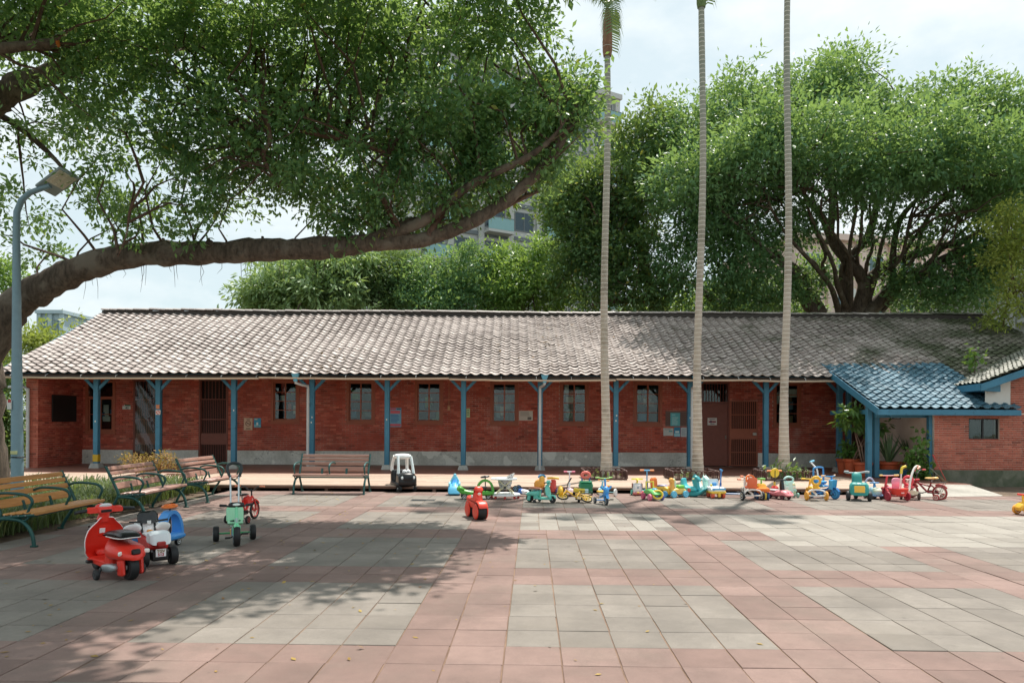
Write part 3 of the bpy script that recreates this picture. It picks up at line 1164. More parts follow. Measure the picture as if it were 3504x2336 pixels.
# gutter in sagging lengths, brackets, hoppers and downpipes
rs = random.Random(5)
segs = [(-15.5, -7.6), (-7.58, -1.9), (-1.88, 3.1), (3.12, 7.2), (7.22, 9.75)]
for q, (a, b) in enumerate(segs):
    g = MB()
    n, m = 14, 9
    z0 = 2.925 + (-.012, .010, -.015, .012, -.005)[q]
    V = []
    for i in range(n + 1):
        x = a + (b - a) * i / n
        z = z0 - .022 * math.sin(PI * i / n) + rs.gauss(0, .003)
        for j in range(m + 1):
            t = PI + PI * j / m
            V.append((x, 21.46 + .062 * math.cos(t), z + .055 * math.sin(t)))
    o_ = n * 0
    F = [(i * (m + 1) + j, i * (m + 1) + j + 1, (i + 1) * (m + 1) + j + 1, (i + 1) * (m + 1) + j) for i in range(n) for j in range(m)]
    F += [tuple(range(m + 1)), tuple(n * (m + 1) + j for j in range(m + 1))]
    g.add(V, F)
    go = g.build('gutter', M_GUTTER, house, 50)
    x = a + .5
    while x < b:
        MB().tube([(x, 21.39, z0 - .02), (x, 21.385, z0 + .03), (x, 21.5, z0 + .075)], .008, 5).build('bracket', M_PIPE, go)
        x += 1.05
def downpipe(px, hopper=True, Y=22.0, dx=0.0):
    x = at(px, 1440, Y).x
    p = MB()
    p.tube([(x + dx, 21.47, 2.90), (x + dx, 21.47, 2.76), (x + dx * .5, 21.6, 2.71), (x, Y - .16, 2.69), (x, Y - .14, 2.6), (x, Y - .14, 1.4), (x, Y - .14, ZD + .02)], .043, 10)
    po = p.build('downpipe', M_PIPE, house)
    if hopper:
        hp = MB()
        rings = [[(x + dx + sx * q, 21.46 + sy * q * .8, z) for sx, sy in ((-1, -1), (1, -1), (1, 1), (-1, 1))] for z, q in ((2.80, .05), (2.90, .062), (3.0, .10), (3.03, .105))]
        hp.loft(rings)
        hp.build('hopper', plastic('#5ea3bd', .5), po, 20)
    for z in (2.2, 1.2, .5):
        MB().ring((x, Y - .14, z), .047, .009, n=12, m=5).build('pipe_clip', M_PIPE, po)
downpipe(1058, True, 22.0, -.26)
downpipe(1847, True, 21.95, 0.12)
downpipe(2364, True, 21.95, .02)
p = MB().tube([(-15.6, 22.2, 2.62), (-14.98, 21.93, 2.62), (-14.82, 21.92, 2.56), (-14.82, 21.92, 1.4), (-14.82, 21.92, .05)], .045, 10)
p.build('downpipe', M_PIPE, house)
# conduit and switch
x = wx(1536)
MB().tube([(x, YW - .012, 3.1), (x, YW - .012, wz(1391))], .008, 6).build('conduit', plastic('#c79a72', .6), house)
MB().rb((x, YW - .02, wz(1397)), (.085, .035, .14), .008).build('switch_box', plastic('#c79a72', .6), house)

# ------------------------------------------------------------------ porch
porch = thing('porch', 'low blue tiled porch roof on blue posts beside the brick annex', 'porch')
PBX0, PBX1 = 9.62, 13.38
PA, PB_ = Vector((PBX0, 18.85, 2.04)), Vector((PBX0, 22.45, 3.50))
pl = (PB_ - PA).length
rf = MB()
rf.add([(PBX0 + .02, 18.87, 1.985), (PBX1, 18.87, 1.985), (PBX1, 22.5, 3.47), (PBX0 + .02, 22.5, 3.47), (PBX0 + .02, 18.87, 1.93), (PBX1, 18.87, 1.93), (PBX1, 22.5, 3.41), (PBX0 + .02, 22.5, 3.41)],
       [(0, 1, 2, 3), (7, 6, 5, 4), (0, 4, 5, 1), (0, 3, 7, 4), (1, 5, 6, 2)])
pr = rf.build('roof', plastic('#3d4a50', .8), porch, 0)
nu, nv = 14, 15
tile_patch(pr, PA + Vector((0, -.02, .0)), (1, 0, 0), PB_ - PA, nu, nv, (PBX1 - PBX0) / nu, pl / nv, M_TILEB, 300, seed=15)
MB().rb(((PBX0 + PBX1) / 2, 18.83, 1.935), (PBX1 - PBX0 + .02, .035, .15), .006).build('fascia', M_BLUE, porch)
ang = math.atan2(PB_.z - PA.z, PB_.y - PA.y)
MB().rb((PBX0 - .012, (PA.y + 21.7) / 2, (PA.z + 3.2) / 2 - .075), (.035, pl * .82, .19), .006, (ang, 0, 0)).build('rake_board', M_BLUE, porch)
def ppost(px, y, top, z0=ZD):
    x = at(px, 1440, y).x
    MB().rb((x, y, (z0 + top) / 2), (.135, .135, top - z0), .008).build('post', M_BLUE, porch)
    return x
xa = ppost(2973, 19.55, 2.10)
xb = ppost(2998, 19.50 + .35, 2.12)
xc = ppost(3183, 19.25, 2.02)
ppost(2903, 22.1, 3.2)
MB().rb(((xb + xc) / 2, 19.4, 1.86), (xc - xb + .5, .10, .13), .006).build('beam', M_BLUE, porch)
for x in (xb + .12, xc + .10):
    MB().rb((x, 19.28, 1.86), (.13, .22, .10), .006).build('beam_end', M_BLUE, porch)
MB().rb((xb + .52, 19.80, ZD + .14), (.98, .06, .15), .006).build('low_rail', M_BLUE, porch)
MB().rb((xa + .05, 20.8, 1.95), (.10, 2.3, .12), .006).build('side_beam', M_BLUE, porch)
# tiled wall and dark doorway inside the porch
iw = MB().box(10.75, 14.4, 23.0, 23.1, 0.1, 3.2)
iw.build('inner_wall', plastic('#b9b2a8', .7, 0, .15), porch, 0)
for r in range(7):
    for c in range(4):
        MB().rb((12.15 + c * .30, 22.99, .35 + r * .30), (.292, .02, .292), .004).build('wall_tile', plastic('#cfc8bd', .3, 0, .08), porch)
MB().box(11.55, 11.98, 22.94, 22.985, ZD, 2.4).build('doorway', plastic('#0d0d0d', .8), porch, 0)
MB().rb((11.15, 22.95, 1.4), (.5, .04, 2.3), .01).build('inner_door', plastic('#4a2a20', .6), porch)

# ------------------------------------------------------------------ brick annex
annex = thing('brick_annex', 'brick annex with small dark window and mossy plinth at the right edge', 'annex')
AY = 19.1
AX0, AX1 = at(3197, 1440, AY).x, 17.5
hz0, hz1 = at(3370, 1503, AY).z, at(3370, 1431, AY).z
AW = (at(3316, 1440, AY).x, at(3420, 1440, AY).x, hz0, hz1)
mb = MB()
for a, b, z0, z1 in wall_rects(AX0, AX1, -.1, 1.9, [AW]):
    mb.box(a, b, AY + .012, AY + .2, z0, z1)
mb.add([(12.62, AY + .012, 1.9), (17.3, AY + .012, 1.9), (17.3, AY + .012, 2.66 + 4.95 * .36), (12.62, AY + .012, 2.66 + .27 * .36)], [(0, 1, 2, 3)])
mb.box(AX0, AX0 + .15, AY + .2, 22.9, 0.1, 2.2)
mb.build('wall', M_MORTAR2, annex, 0)
APT = at(3350, 1608, AY).z
b1 = brick_courses([AW], AX0, 13.62, APT, 1.93, .232, .0595, .011)
b2 = [b for b in brick_courses([], 13.3, 15.2, 1.93, 3.7, .232, .0595, .011) if b[3] < 2.60 + (b[0] - 12.35) * .36]
lay_bricks(b1 + b2, lambda b: M_BRICK3, annex, lambda u, d, z: (u, AY + d, z), 300, lambda b: abs(b[0] - 12.2) + abs(b[2] - 1.1), seed=12)
b3 = brick_courses([], 13.62, 15.2, APT, 1.93, .232, .0595, .011)
lay_bricks(b3, lambda b: M_BRICK3, annex, lambda u, d, z: (u, AY + d, z), 0, lambda b: 0, seed=13)
MB().box(AX0, AX1, AY - .05, AY - .002, -.16, APT).build('plinth', M_MOSSY, annex, 0)
MB().prism([(12.62, 1.94), (13.29, 1.94), (13.29, 2.60 + .94 * .36), (12.62, 2.60 + .27 * .36)], AY, AY + .011).build('white_render', plastic('#d5d3cc', .8, 0, .1), annex, 0)
wf = MB()
x0, x1, z0, z1 = AW
t = .035
for a, b, c, d in ((x0, x0 + t, z0, z1), (x1 - t, x1, z0, z1), (x0 + t, x1 - t, z1 - t, z1), (x0 + t, x1 - t, z0, z0 + t), ((x0 + x1) / 2 - .02, (x0 + x1) / 2 + .02, z0 + t, z1 - t)):
    wf.box(a, b, AY + .05, AY + .10, c, d)
wo = wf.build('window', plastic('#1e1f20', .5), annex, 0)
for a, b in ((x0 + t, (x0 + x1) / 2 - .02), ((x0 + x1) / 2 + .02, x1 - t)):
    MB().box(a, b, AY + .07, AY + .076, z0 + t, z1 - t).build('pane', M_GLASS, wo, 0)
MB().box(x0 - .1, x1 + .1, AY + .45, AY + .5, z0 - .1, z1 + .1).build('blind', plastic('#3f4744', .8), wo, 0)
# wing roof
A0 = Vector((12.35, 18.85, 2.72))
Uw = Vector((0.20, 0.98, 0.0)).normalized()
Vw = Vector((0.98, -0.20, 0.38)).normalized()
rl = MB()
nrm = Uw.cross(Vw)
c0 = [A0, A0 + Uw * 2.6, A0 + Uw * 8.0 + Vw * 5.6, A0 + Vw * 5.6]
F6 = [(0, 1, 2, 3), (7, 6, 5, 4), (0, 4, 5, 1), (1, 5, 6, 2), (2, 6, 7, 3), (3, 7, 4, 0)]
sg = 1 if nrm.z > 0 else -1
rl.add([p - nrm * sg * .03 for p in c0] + [p - nrm * sg * .09 for p in c0], F6)
ro = rl.build('roof', plastic('#3a4238', .8), annex, 0)
tile_patch(ro, A0 + Uw * 8.0, -Uw, Vw, 30, 24, 8.0 / 30, 5.6 / 24, M_TILEG, 0, keep=lambda c, r: (30 - c) * 8.0 / 30 < 2.5 + r * .225, seed=33)
V_ = Vw * 2.9
b = MB()
b.loft([[A0 + Vector((-.03, -.04, -.03)), A0 + Vector((-.03, -.04, -.22)), A0 + Vector((0, .0, -.22)), A0 + Vector((0, .0, -.03))],
        [A0 + V_ + Vector((-.03, -.04, -.03)), A0 + V_ + Vector((-.03, -.04, -.22)), A0 + V_ + Vector((0, .0, -.22)), A0 + V_ + Vector((0, .0, -.03))]])
b.build('verge_board', M_BLUE, annex, 30)
b = MB()
b.loft([[A0 + Vector((-.05, -.03, -.02)), A0 + Vector((-.05, -.03, -.2)), A0 + Vector((.55, .06, -.23)), A0 + Vector((.55, .06, -.05))],
        [A0 + Uw * 2.4 + Vector((-.05, 0, -.02)), A0 + Uw * 2.4 + Vector((-.05, 0, -.2)), A0 + Uw * 2.4 + Vector((.55, 0.06, -.23)), A0 + Uw * 2.4 + Vector((.55, .06, -.05))]])
b.build('eave_box', M_BLUE, annex, 30)
# ------------------------------------------------------------------ vegetation
def leaf_mat(name, c1, c2, c3, trans=0.38, rough=0.42, yellow=0.03):
    k = N(name)
    r = k.n('ShaderNodeNewGeometry').outputs['Random Per Island']
    col = k.ramp(r, [(0.0, c1), (0.5, c2), (1 - yellow - .02, c3), (1 - yellow, (0.32, 0.26, 0.05)) if yellow else (1.0, c3)])
    patch = k.noise(0.55, 3, 0.5)
    col = k.mix(k.ramp(patch, [(0.35, (0.0,) * 3), (0.65, (0.45,) * 3)]), col, mul(c3, 1.15))
    k.base(col)
    k.rough(rough)
    tl = k.n('ShaderNodeBsdfTranslucent')
    mm = k.mix(0.6, col, (0.36, 0.46, 0.06))
    k.b.inputs['Specular IOR Level'].default_value = 0.5
    k.l(mm, tl.inputs['Color'])
    ms = k.n('ShaderNodeMixShader')
    ms.inputs['Fac'].default_value = trans
    k.l(k.b.outputs[0], ms.inputs[1])
    k.l(tl.outputs[0], ms.inputs[2])
    k.l(ms.outputs[0], k.o.inputs['Surface'])
    return k.m

def bark_mat(name, c1, c2, c3=None, scale=(9, 9, 2.5)):
    k = N(name)
    m = k.n('ShaderNodeMapping')
    m.inputs['Scale'].default_value = scale
    k.l(k.pos(), m.inputs['Vector'])
    g = k.noise(1.6, 8, 0.68, m.outputs['Vector'])
    col = k.mix(k.ramp(g, [(0.35, (0, 0, 0)), (0.65, (1, 1, 1))]), c1, c2)
    if c3:
        col = k.mix(k.ramp(k.noise(1.7, 6, 0.6), [(0.52, (0, 0, 0)), (0.62, (0.8,) * 3)]), col, c3)
    k.base(col)
    k.rough(0.9)
    k.bump(g, 0.7, 0.03)
    return k.m

M_FICUS = leaf_mat('ficus_leaves', (0.052, 0.155, 0.085), (0.095, 0.250, 0.120), (0.185, 0.365, 0.145), 0.50, 0.38, 0.012)
M_BANYAN = leaf_mat('banyan_leaves', (0.060, 0.165, 0.090), (0.100, 0.245, 0.120), (0.175, 0.335, 0.150), 0.45, 0.42, 0.0)
M_MANGO = leaf_mat('pale_drooping_leaves', (0.16, 0.27, 0.12), (0.23, 0.36, 0.165), (0.33, 0.45, 0.22), 0.42, 0.40, 0.0)
M_FRESH = leaf_mat('fresh_green_leaves', (0.085, 0.20, 0.055), (0.14, 0.29, 0.075), (0.22, 0.38, 0.10), 0.46, 0.42, 0.0)
M_PINE = leaf_mat('feathery_leaves', (0.07, 0.145, 0.065), (0.10, 0.19, 0.08), (0.14, 0.24, 0.10), 0.35, 0.5, 0.0)
M_DARKL = leaf_mat('dark_leaves', (0.045, 0.11, 0.052), (0.075, 0.17, 0.070), (0.14, 0.25, 0.09), 0.4, 0.4, 0.02)
M_YELL = leaf_mat('yellow_green_leaves', (0.17, 0.24, 0.045), (0.27, 0.33, 0.07), (0.38, 0.41, 0.10), 0.45, 0.42, 0.0)
M_GRASS = leaf_mat('grass_blades', (0.060, 0.110, 0.040), (0.105, 0.165, 0.065), (0.20, 0.24, 0.12), 0.3, 0.5, 0.03)
M_POTL = leaf_mat('glossy_pot_leaves', (0.045, 0.125, 0.030), (0.075, 0.180, 0.040), (0.13, 0.25, 0.06), 0.35, 0.28, 0.0)
M_BARK = bark_mat('banyan_bark', (0.050, 0.036, 0.026), (0.155, 0.115, 0.085), (0.20, 0.165, 0.13))
M_BARKR = bark_mat('reddish_bark', (0.085, 0.045, 0.032), (0.19, 0.105, 0.075), (0.22, 0.16, 0.12))
M_TWIG = bark_mat('twig_bark', (0.060, 0.038, 0.026), (0.15, 0.095, 0.065))

def leaf_cloud(name, C, L, Wd, mat, parent, seed=0, droop=0.25, out=None, jitter=0.25):
    """C: leaf bases (n,3). every leaf is a folded four-point blade"""
    rg = np.random.default_rng(seed)
    n = len(C)
    d = rg.normal(0, 1, (n, 3))
    if out is not None:
        d += out * 1.1
    d[:, 2] -= droop * 1.3
    d /= np.linalg.norm(d, axis=1, keepdims=True)
    nn = rg.normal(0, 0.55, (n, 3)) + np.array([0, 0, 1.0])
    s = np.cross(d, nn)
    s /= np.maximum(np.linalg.norm(s, axis=1, keepdims=True), 1e-6)
    u = np.cross(s, d)
    l = (L * (1 + rg.normal(0, jitter, (n, 1)))).clip(L * .45, L * 1.7)
    wv = l * (Wd / L)
    V = np.empty((n, 4, 3))
    V[:, 0] = C
    V[:, 1] = C + d * l * .48 + s * wv * .5 + u * wv * .12
    V[:, 2] = C + d * l
    V[:, 3] = C + d * l * .48 - s * wv * .5 + u * wv * .12
    F = np.arange(n * 4).reshape(n, 4)
    return arrays(name, V.reshape(-1, 3), F, mat, parent)

def ell_points(rg, n, c, r, shell=0.35):
    d = rg.normal(0, 1, (n, 3))
    d /= np.linalg.norm(d, axis=1, keepdims=True)
    q = (shell ** 3 + (1 - shell ** 3) * rg.random((n, 1))) ** (1 / 3)
    return np.array(c) + d * q * np.array(r), d

def crown_points(blobs, per_m2, rc, nleaf, seed, shell=0.45, lump=0.45, loose=0.4):
    """blobs: (centre, radii, density). returns leaf bases, outward dirs, cluster centres"""
    rg = np.random.default_rng(seed)
    P, O, CC = [], [], []
    for c, r, dens in blobs:
        area = 4 * PI * ((r[0] * r[1]) ** 1.6 / 3 + (r[0] * r[2]) ** 1.6 / 3 + (r[1] * r[2]) ** 1.6 / 3) ** (1 / 1.6)
        n = max(3, int(area * per_m2 * dens))
        # boughs: the crown is made of smaller lumps with gaps between them
        m = max(4, int(area * lump))
        lc, ld = ell_points(rg, m, c, [q * .78 for q in r], .35)
        lr = (np.array(r).min() * .5 + .25 * np.array(r)) * .62
        li = rg.integers(0, m, n)
        ls = rg.uniform(.6, 1.25, (m, 1))
        u = rg.normal(0, 1, (n, 3))
        u /= np.linalg.norm(u, axis=1, keepdims=True)
        cc = lc[li] + u * (shell ** 3 + (1 - shell ** 3) * rg.random((n, 1))) ** (1 / 3) * lr * ls[li]
        dd = u * .7 + ld[li] * .6
        # loose sprays that fray the outline and fill between the boughs
        lo = rg.random(n) < loose
        nl_ = int(lo.sum())
        if nl_:
            u2 = rg.normal(0, 1, (nl_, 3))
            u2 /= np.linalg.norm(u2, axis=1, keepdims=True)
            cc[lo] = np.array(c) + u2 * (rg.random((nl_, 1)) ** .42) * np.array(r) * rg.uniform(.9, 1.16, (nl_, 1))
            dd[lo] = u2 + np.array([0, 0, .5])
        CC.append(cc)
        k = rg.poisson(nleaf, n) + 2
        idx = np.repeat(np.arange(n), k)
        size = (rc * rg.uniform(.6, 1.35, (n, 1)))[idx]
        off = rg.normal(0, 1, (len(idx), 3)) * size * np.array([1, 1, .75])
        P.append(cc[idx] + off)
        O.append(dd[idx] * .6 + off / (np.linalg.norm(off, axis=1, keepdims=True) + 1e-6))
    return np.concatenate(P), np.concatenate(O), np.concatenate(CC)

def dblob(x, y, rx, ry, Y, rY, dens=1.0):
    c = D(x, y, Y)
    s = Y / FPX * 1.4898
    return (tuple(c), (rx * s, rY, ry * s), dens)

def wobble(pts, rr, sub=5, amp=0.06, seed=0):
    """Catmull-Rom resample with slight knobbly deviation"""
    rs = random.Random(seed)
    P = [Vector(p) for p in pts]
    o, r = [], []
    for i in range(len(P) - 1):
        p0, p1, p2, p3 = P[max(i - 1, 0)], P[i], P[i + 1], P[min(i + 2, len(P) - 1)]
        for k in range(sub):
            t = k / sub
            q = 0.5 * ((2 * p1) + (p2 - p0) * t + (2 * p0 - 5 * p1 + 4 * p2 - p3) * t * t + (3 * p1 - p0 - 3 * p2 + p3) * t ** 3)
            ra = rr[i] + (rr[i + 1] - rr[i]) * t
            o.append(q + Vector((rs.gauss(0, 1), rs.gauss(0, 1), rs.gauss(0, 1))) * ra * amp)
            kn = .07 * math.sin(len(r) * .83 + seed) * math.sin(len(r) * .29 + 2 * seed)
            r.append(ra * (1 + (rs.gauss(0, .045) + kn) * (1 if amp else 0)))
    o.append(P[-1])
    r.append(rr[-1])
    return o, r

def limb(name, dpts, dr, Y, mat, parent, n=10, seed=0, dY=None):
    """dpts in photograph coordinates at depth Y (or per point), dr radii in the same units"""
    Ys = Y if isinstance(Y, (list, tuple)) else [Y] * len(dpts)
    if isinstance(Y, tuple) and len(Y) == 2:
        Ys = [Y[0] + (Y[1] - Y[0]) * i / (len(dpts) - 1) for i in range(len(dpts))]
    P = [D(x, y, yy) for (x, y), yy in zip(dpts, Ys)]
    rr = [q * yy / FPX * 1.4898 for q, yy in zip(dr, Ys)]
    o, r = wobble(P, rr, 6, .03, seed)
    mb = MB().tube(o, r, n)
    mb.build(name, mat, parent, 80)
    return o

def twigs(targets, anchors, r0, r1, parent, mat, seed, name='twigs', n=4):
    """thin curved branches from the nearest limb point to leaf clusters, joined"""
    rs = random.Random(seed)
    A = np.array([tuple(a) for a in anchors])
    mb = MB()
    for t in targets:
        d = np.linalg.norm(A - t, axis=1)
        a = Vector(A[int(rs.choice(np.argsort(d)[:34]))])
        b = Vector(t)
        L = (b - a).length
        m = a.lerp(b, .5) + Vector((rs.gauss(0, .12), rs.gauss(0, .12), rs.gauss(.05, .10))) * L
        q1 = a.lerp(m, .5) + Vector((rs.gauss(0, .04), rs.gauss(0, .04), rs.gauss(0, .04))) * L
        q2 = m.lerp(b, .5) + Vector((rs.gauss(0, .04), rs.gauss(0, .04), rs.gauss(0, .04))) * L
        rr = min(r0, .010 + .012 * L)
        mb.tube([a, q1, m, q2, b], [rr, rr * .8, rr * .6, rr * .42, r1], n, cap=False)
    o = mb.build(name, mat, parent, 80)
    o['kind'] = 'stuff'
    return o

# ---- the big tree whose limb reaches over the plaza from the left
big = thing('banyan_tree', 'large leafy tree with a thick bent limb stretching over the plaza', 'tree', (-10.2, 13.4, 0))
big_in = bpy.data.objects.new  # (parent transform is undone below so parts can be given in place)
def child_at_world(root):
    root.location = (0, 0, 0)
child_at_world(big)
tr_pts, tr_r = wobble([(-10.15, 13.3, -.1), (-10.1, 13.3, .8), (-10.0, 13.2, 1.9), (-10.05, 13.15, 3.0), (-10.5, 12.9, 4.6), (-10.9, 12.4, 6.4), (-10.7, 11.9, 8.2)], [.75, .58, .52, .50, .42, .36, .25], 5, .05, 1)
MB().tube(tr_pts, tr_r, 16).build('trunk', M_BARK, big, 80)
an = []
an += limb('limb', [(-70, 850), (-20, 770), (30, 706), (90, 664), (165, 625), (250, 597), (330, 583), (420, 582), (520, 580), (600, 573), (690, 572), (780, 566), (870, 556), (960, 553), (1030, 532), (1100, 500), (1165, 460), (1225, 405), (1275, 345), (1300, 300), (1324, 238)],
           [50, 46, 38, 34, 31, 29, 28, 27.5, 26, 27, 24, 25, 20, 17, 16, 15, 13, 12, 11, 9, 6], (13.2, 12.4), M_BARK, big, 14, 3)
an += limb('branch', [(800, 566), (870, 545), (935, 525), (1000, 490), (1060, 440), (1130, 400), (1200, 368), (1255, 330), (1290, 290)], [15, 17, 14, 12, 11, 9, 8, 6, 3], (12.8, 12.0), M_BARK, big, 10, 4)
an += limb('branch', [(880, 548), (900, 525), (940, 510), (985, 500)], [15, 12, 10, 5], 12.9, M_BARK, big, 9, 5)
an += limb('branch', [(985, 545), (1010, 500), (1060, 440), (1085, 400), (1095, 360)], [10, 9, 8, 6, 3], (12.6, 12.9), M_BARKR, big, 9, 6)
an += limb('branch', [(1080, 512), (1150, 480), (1200, 455), (1235, 440)], [7, 6, 5, 4], (12.6, 13.2), M_BARKR, big, 8, 7)
an += limb('limb', [(-160, 330), (-40, 245), (20, 210), (90, 180), (180, 150), (290, 120), (420, 105), (560, 100)], [40, 37, 31, 25, 20, 15, 11, 5], (12.6, 13.6), M_BARK, big, 12, 8)
an += limb('limb', [(-120, 110), (0, 92), (50, 60), (110, 25), (190, -30), (300, -120)], [20, 17, 14, 11, 9, 5], (12.6, 13.2), M_BARK, big, 10, 9)
an += limb('cut_limb', [(-100, 120), (0, 112), (60, 105), (132, 99)], [13, 12, 11, 10], 11.0, M_BARK, big, 10, 10)
c0 = D(133, 99, 11.0)
MB().ell(c0, (.02, .065, .065), (1, 1), (0, 0, .1), 12, 8).build('cut_face', plastic('#d97a36', .8), big)
an += limb('limb', [(560, 190), (640, 230), (720, 290), (800, 330), (930, 345), (1010, 360)], [8, 9, 8, 7, 6, 3], (13.2, 13.4), M_BARKR, big, 8, 11)
an += limb('limb', [(290, 120), (420, 170), (540, 270), (600, 330), (640, 400)], [10, 7, 6, 5, 3], (13.3, 13.2), M_BARKR, big, 8, 12)
an += limb('branch', [(600, 230), (620, 320), (605, 360), (640, 430)], [7, 6, 5, 2], 12.0, M_BARKR, big, 7, 13)
an += limb('branch', [(690, 300), (880, 350), (870, 430), (900, 500), (920, 530)], [6, 6, 5, 4, 2], (12.2, 12.6), M_BARKR, big, 7, 14)
an += limb('branch', [(330, 420), (300, 480), (290, 540), (270, 590)], [3, 3, 2, 1.5], 12.1, M_BARKR, big, 6, 15)
an += limb('limb', [(-40, 245), (40, 290), (130, 370), (180, 440)], [9, 7, 5, 2], (13.2, 13.6), M_BARK, big, 8, 16)
an += limb('limb', [(420, 105), (600, 60), (800, 45), (1000, 60), (1150, 40)], [11, 10, 9, 7, 3], (13.4, 13.6), M_BARK, big, 9, 17)
rk = random.Random(12)
for q in range(9):
    x_ = 200 + q * 72 + rk.uniform(-20, 20)
    j = min(range(len(an)), key=lambda i: abs((an[i].x / an[i].y * FPX + CX) / 1.4898 - x_) + (0 if i < 125 else 999))
    p_ = an[j] + Vector((0, -.16, rk.uniform(-.10, .12)))
    MB().ell(p_, (rk.uniform(.05, .11), .07, rk.uniform(.04, .08)), (1, 1), (0, rk.uniform(-1, 1), 0), 10, 7).build('knot', M_BARK, big, 80)
    for e in range(3):
        b_ = an[j] + Vector((rk.uniform(-.2, .2), rk.uniform(-.1, .1), -.2))
        l_ = rk.uniform(.12, .5)
        MB().tube([b_, b_ + Vector((rk.gauss(0, .02), 0, -l_ * .5)), b_ + Vector((rk.gauss(0, .04), 0, -l_))], [.005, .004, .002], 4).build('aerial_root', M_TWIG, big, 80)
for x, y in ((378, 556), (606, 552), (482, 556)):
    limb('stub', [(x, y + 14), (x - 2, y + 2), (x - 3, y - 9)], [7, 5, 3], 13.0, M_BARK, big, 7, x)
BL = []
for b in [(70, 70, 200, 120, 11.6, 1.3, .75), (260, 110, 230, 150, 12.0, 1.6, .85), (480, 90, 230, 160, 12.4, 1.7, 1), (700, 110, 230, 180, 12.8, 1.7, 1), (920, 90, 220, 170, 13.0, 1.6, 1),
          (1120, 40, 150, 110, 13.0, 1.4, .9), (1190, 90, 80, 80, 13.0, 1.0, .7), (130, 300, 180, 110, 13.6, 1.2, .5), (340, 320, 210, 130, 12.6, 1.5, .75), (580, 330, 200, 130, 12.6, 1.6, .85),
          (800, 330, 220, 150, 12.8, 1.7, 1), (1010, 280, 200, 150, 12.9, 1.7, 1), (1150, 310, 120, 110, 12.9, 1.3, .85), (1315, 200, 65, 75, 12.6, .8, 1.1), (1250, 250, 95, 95, 12.6, 1.0, 1.1), (1320, 300, 45, 60, 12.6, .6, .9), (1270, 350, 60, 60, 12.7, .8, .8),
          (60, 470, 110, 60, 13.8, 1.0, .45), (90, 560, 70, 40, 13.8, .8, .35), (260, 470, 140, 60, 13.2, 1.1, .55), (330, 520, 70, 40, 12.8, .8, .4), (470, 430, 120, 60, 12.6, 1.2, .55), (480, 500, 70, 38, 12.4, .7, .5), (420, 540, 40, 20, 12.4, .5, .35),
          (720, 450, 140, 70, 12.7, 1.3, .65), (850, 480, 130, 55, 12.8, 1.2, .7), (980, 440, 130, 70, 12.9, 1.3, .8), (1080, 420, 110, 70, 13.0, 1.2, .8), (1150, 440, 70, 60, 13.1, 1.0, .6), (1230, 420, 60, 70, 12.9, .9, .7), (800, 548, 38, 26, 12.7, .4, .6), (960, 520, 90, 30, 12.9, .8, .45)]:
    BL.append(dblob(*b))
P, O, CC = crown_points(BL, 3.7, .15, 66, 101, .3, .9, .4)
keep = np.random.default_rng(1).random(len(P)) < 0.95
leaf_cloud('crown', P[keep], .112, .050, M_FICUS, big, 5, .28, O[keep])
tg = CC[np.random.default_rng(4).permutation(len(CC))[:330]]
tw = twigs(tg, an, .035, .004, big, M_TWIG, 6)
# the canopy that rises above and in front of the picture and shades the plaza
HI = [((-1.85, 7.7, 8.7), (1.1, .9, .5), 2.4), ((-2.9, 8.4, 8.7), (1.8, 1.7, .7), 2.6), ((-2.1, 10.4, 9.1), (1.7, 1.2, .7), 2.2), ((-4.4, 7.0, 8.5), (2.0, 1.4, .7), 2.2), ((-5.4, 8.2, 8.8), (2.2, 1.8, .8), 2.0), ((-8.6, 8.0, 9.0), (2.2, 2.2, 1.0), 1), ((-4.6, 6.0, 8.6), (1.7, 1.3, .8), 1.4), ((-7.0, 5.6, 8.8), (2.0, 1.8, .9), 1),
      ((-4.8, 10.2, 9.6), (2.0, 1.5, .9), .7), ((.0, 11.3, 9.5), (1.1, 1.0, .7), 1.3), ((-8.2, 10.8, 10.2), (2.4, 2.2, 1.1), .8), ((.2, 12.4, 10.3), (1.0, .9, .6), 1.0), ((-9.6, 14.4, 10.2), (2.6, 2.2, 1.2), .7), ((-5.0, 16.4, 9.4), (2.6, 1.4, .9), .22)]
P2, O2, CC2 = crown_points(HI, 4.6, .28, 40, 202)
leaf_cloud('upper_crown', P2, .17, .08, M_FICUS, big, 9, .25, O2)

# ---- trees behind the house
rb_ = random.Random(77)
FAN = []
for q in range(20):
    x1_ = 1640 + q * 36 + rb_.uniform(-15, 15)
    y1_ = 330 + 150 * abs(q - 9.5) / 9.5 + rb_.uniform(-40, 50)
    x0_ = 1900 + q * 6.5 + rb_.uniform(-12, 12)
    xm_ = x0_ + (x1_ - x0_) * .45 + rb_.uniform(-25, 25)
    ym_ = 690 - (690 - y1_) * (.40 + rb_.uniform(-.06, .06))
    xn_ = x0_ + (x1_ - x0_) * .75 + rb_.uniform(-18, 18)
    yn_ = 690 - (690 - y1_) * (.72 + rb_.uniform(-.05, .05))
    if q % 3:
        x0_ += (x1_ - x0_) * .28
    FAN.append(([(x0_, 715 if q % 3 == 0 else rb_.uniform(620, 660)), (x0_ + (xm_ - x0_) * .4 + rb_.uniform(-12, 12), (640 + ym_) / 2 if q % 3 else (715 + ym_) / 2), (xm_, ym_), (xn_ + rb_.uniform(-14, 14), yn_), (x1_, y1_)], [7, 6, 4.5, 3.4, 2] if q % 3 == 0 else [4.5, 4.2, 3.6, 2.8, 1.6], (33.4, rb_.uniform(28.5, 31))))
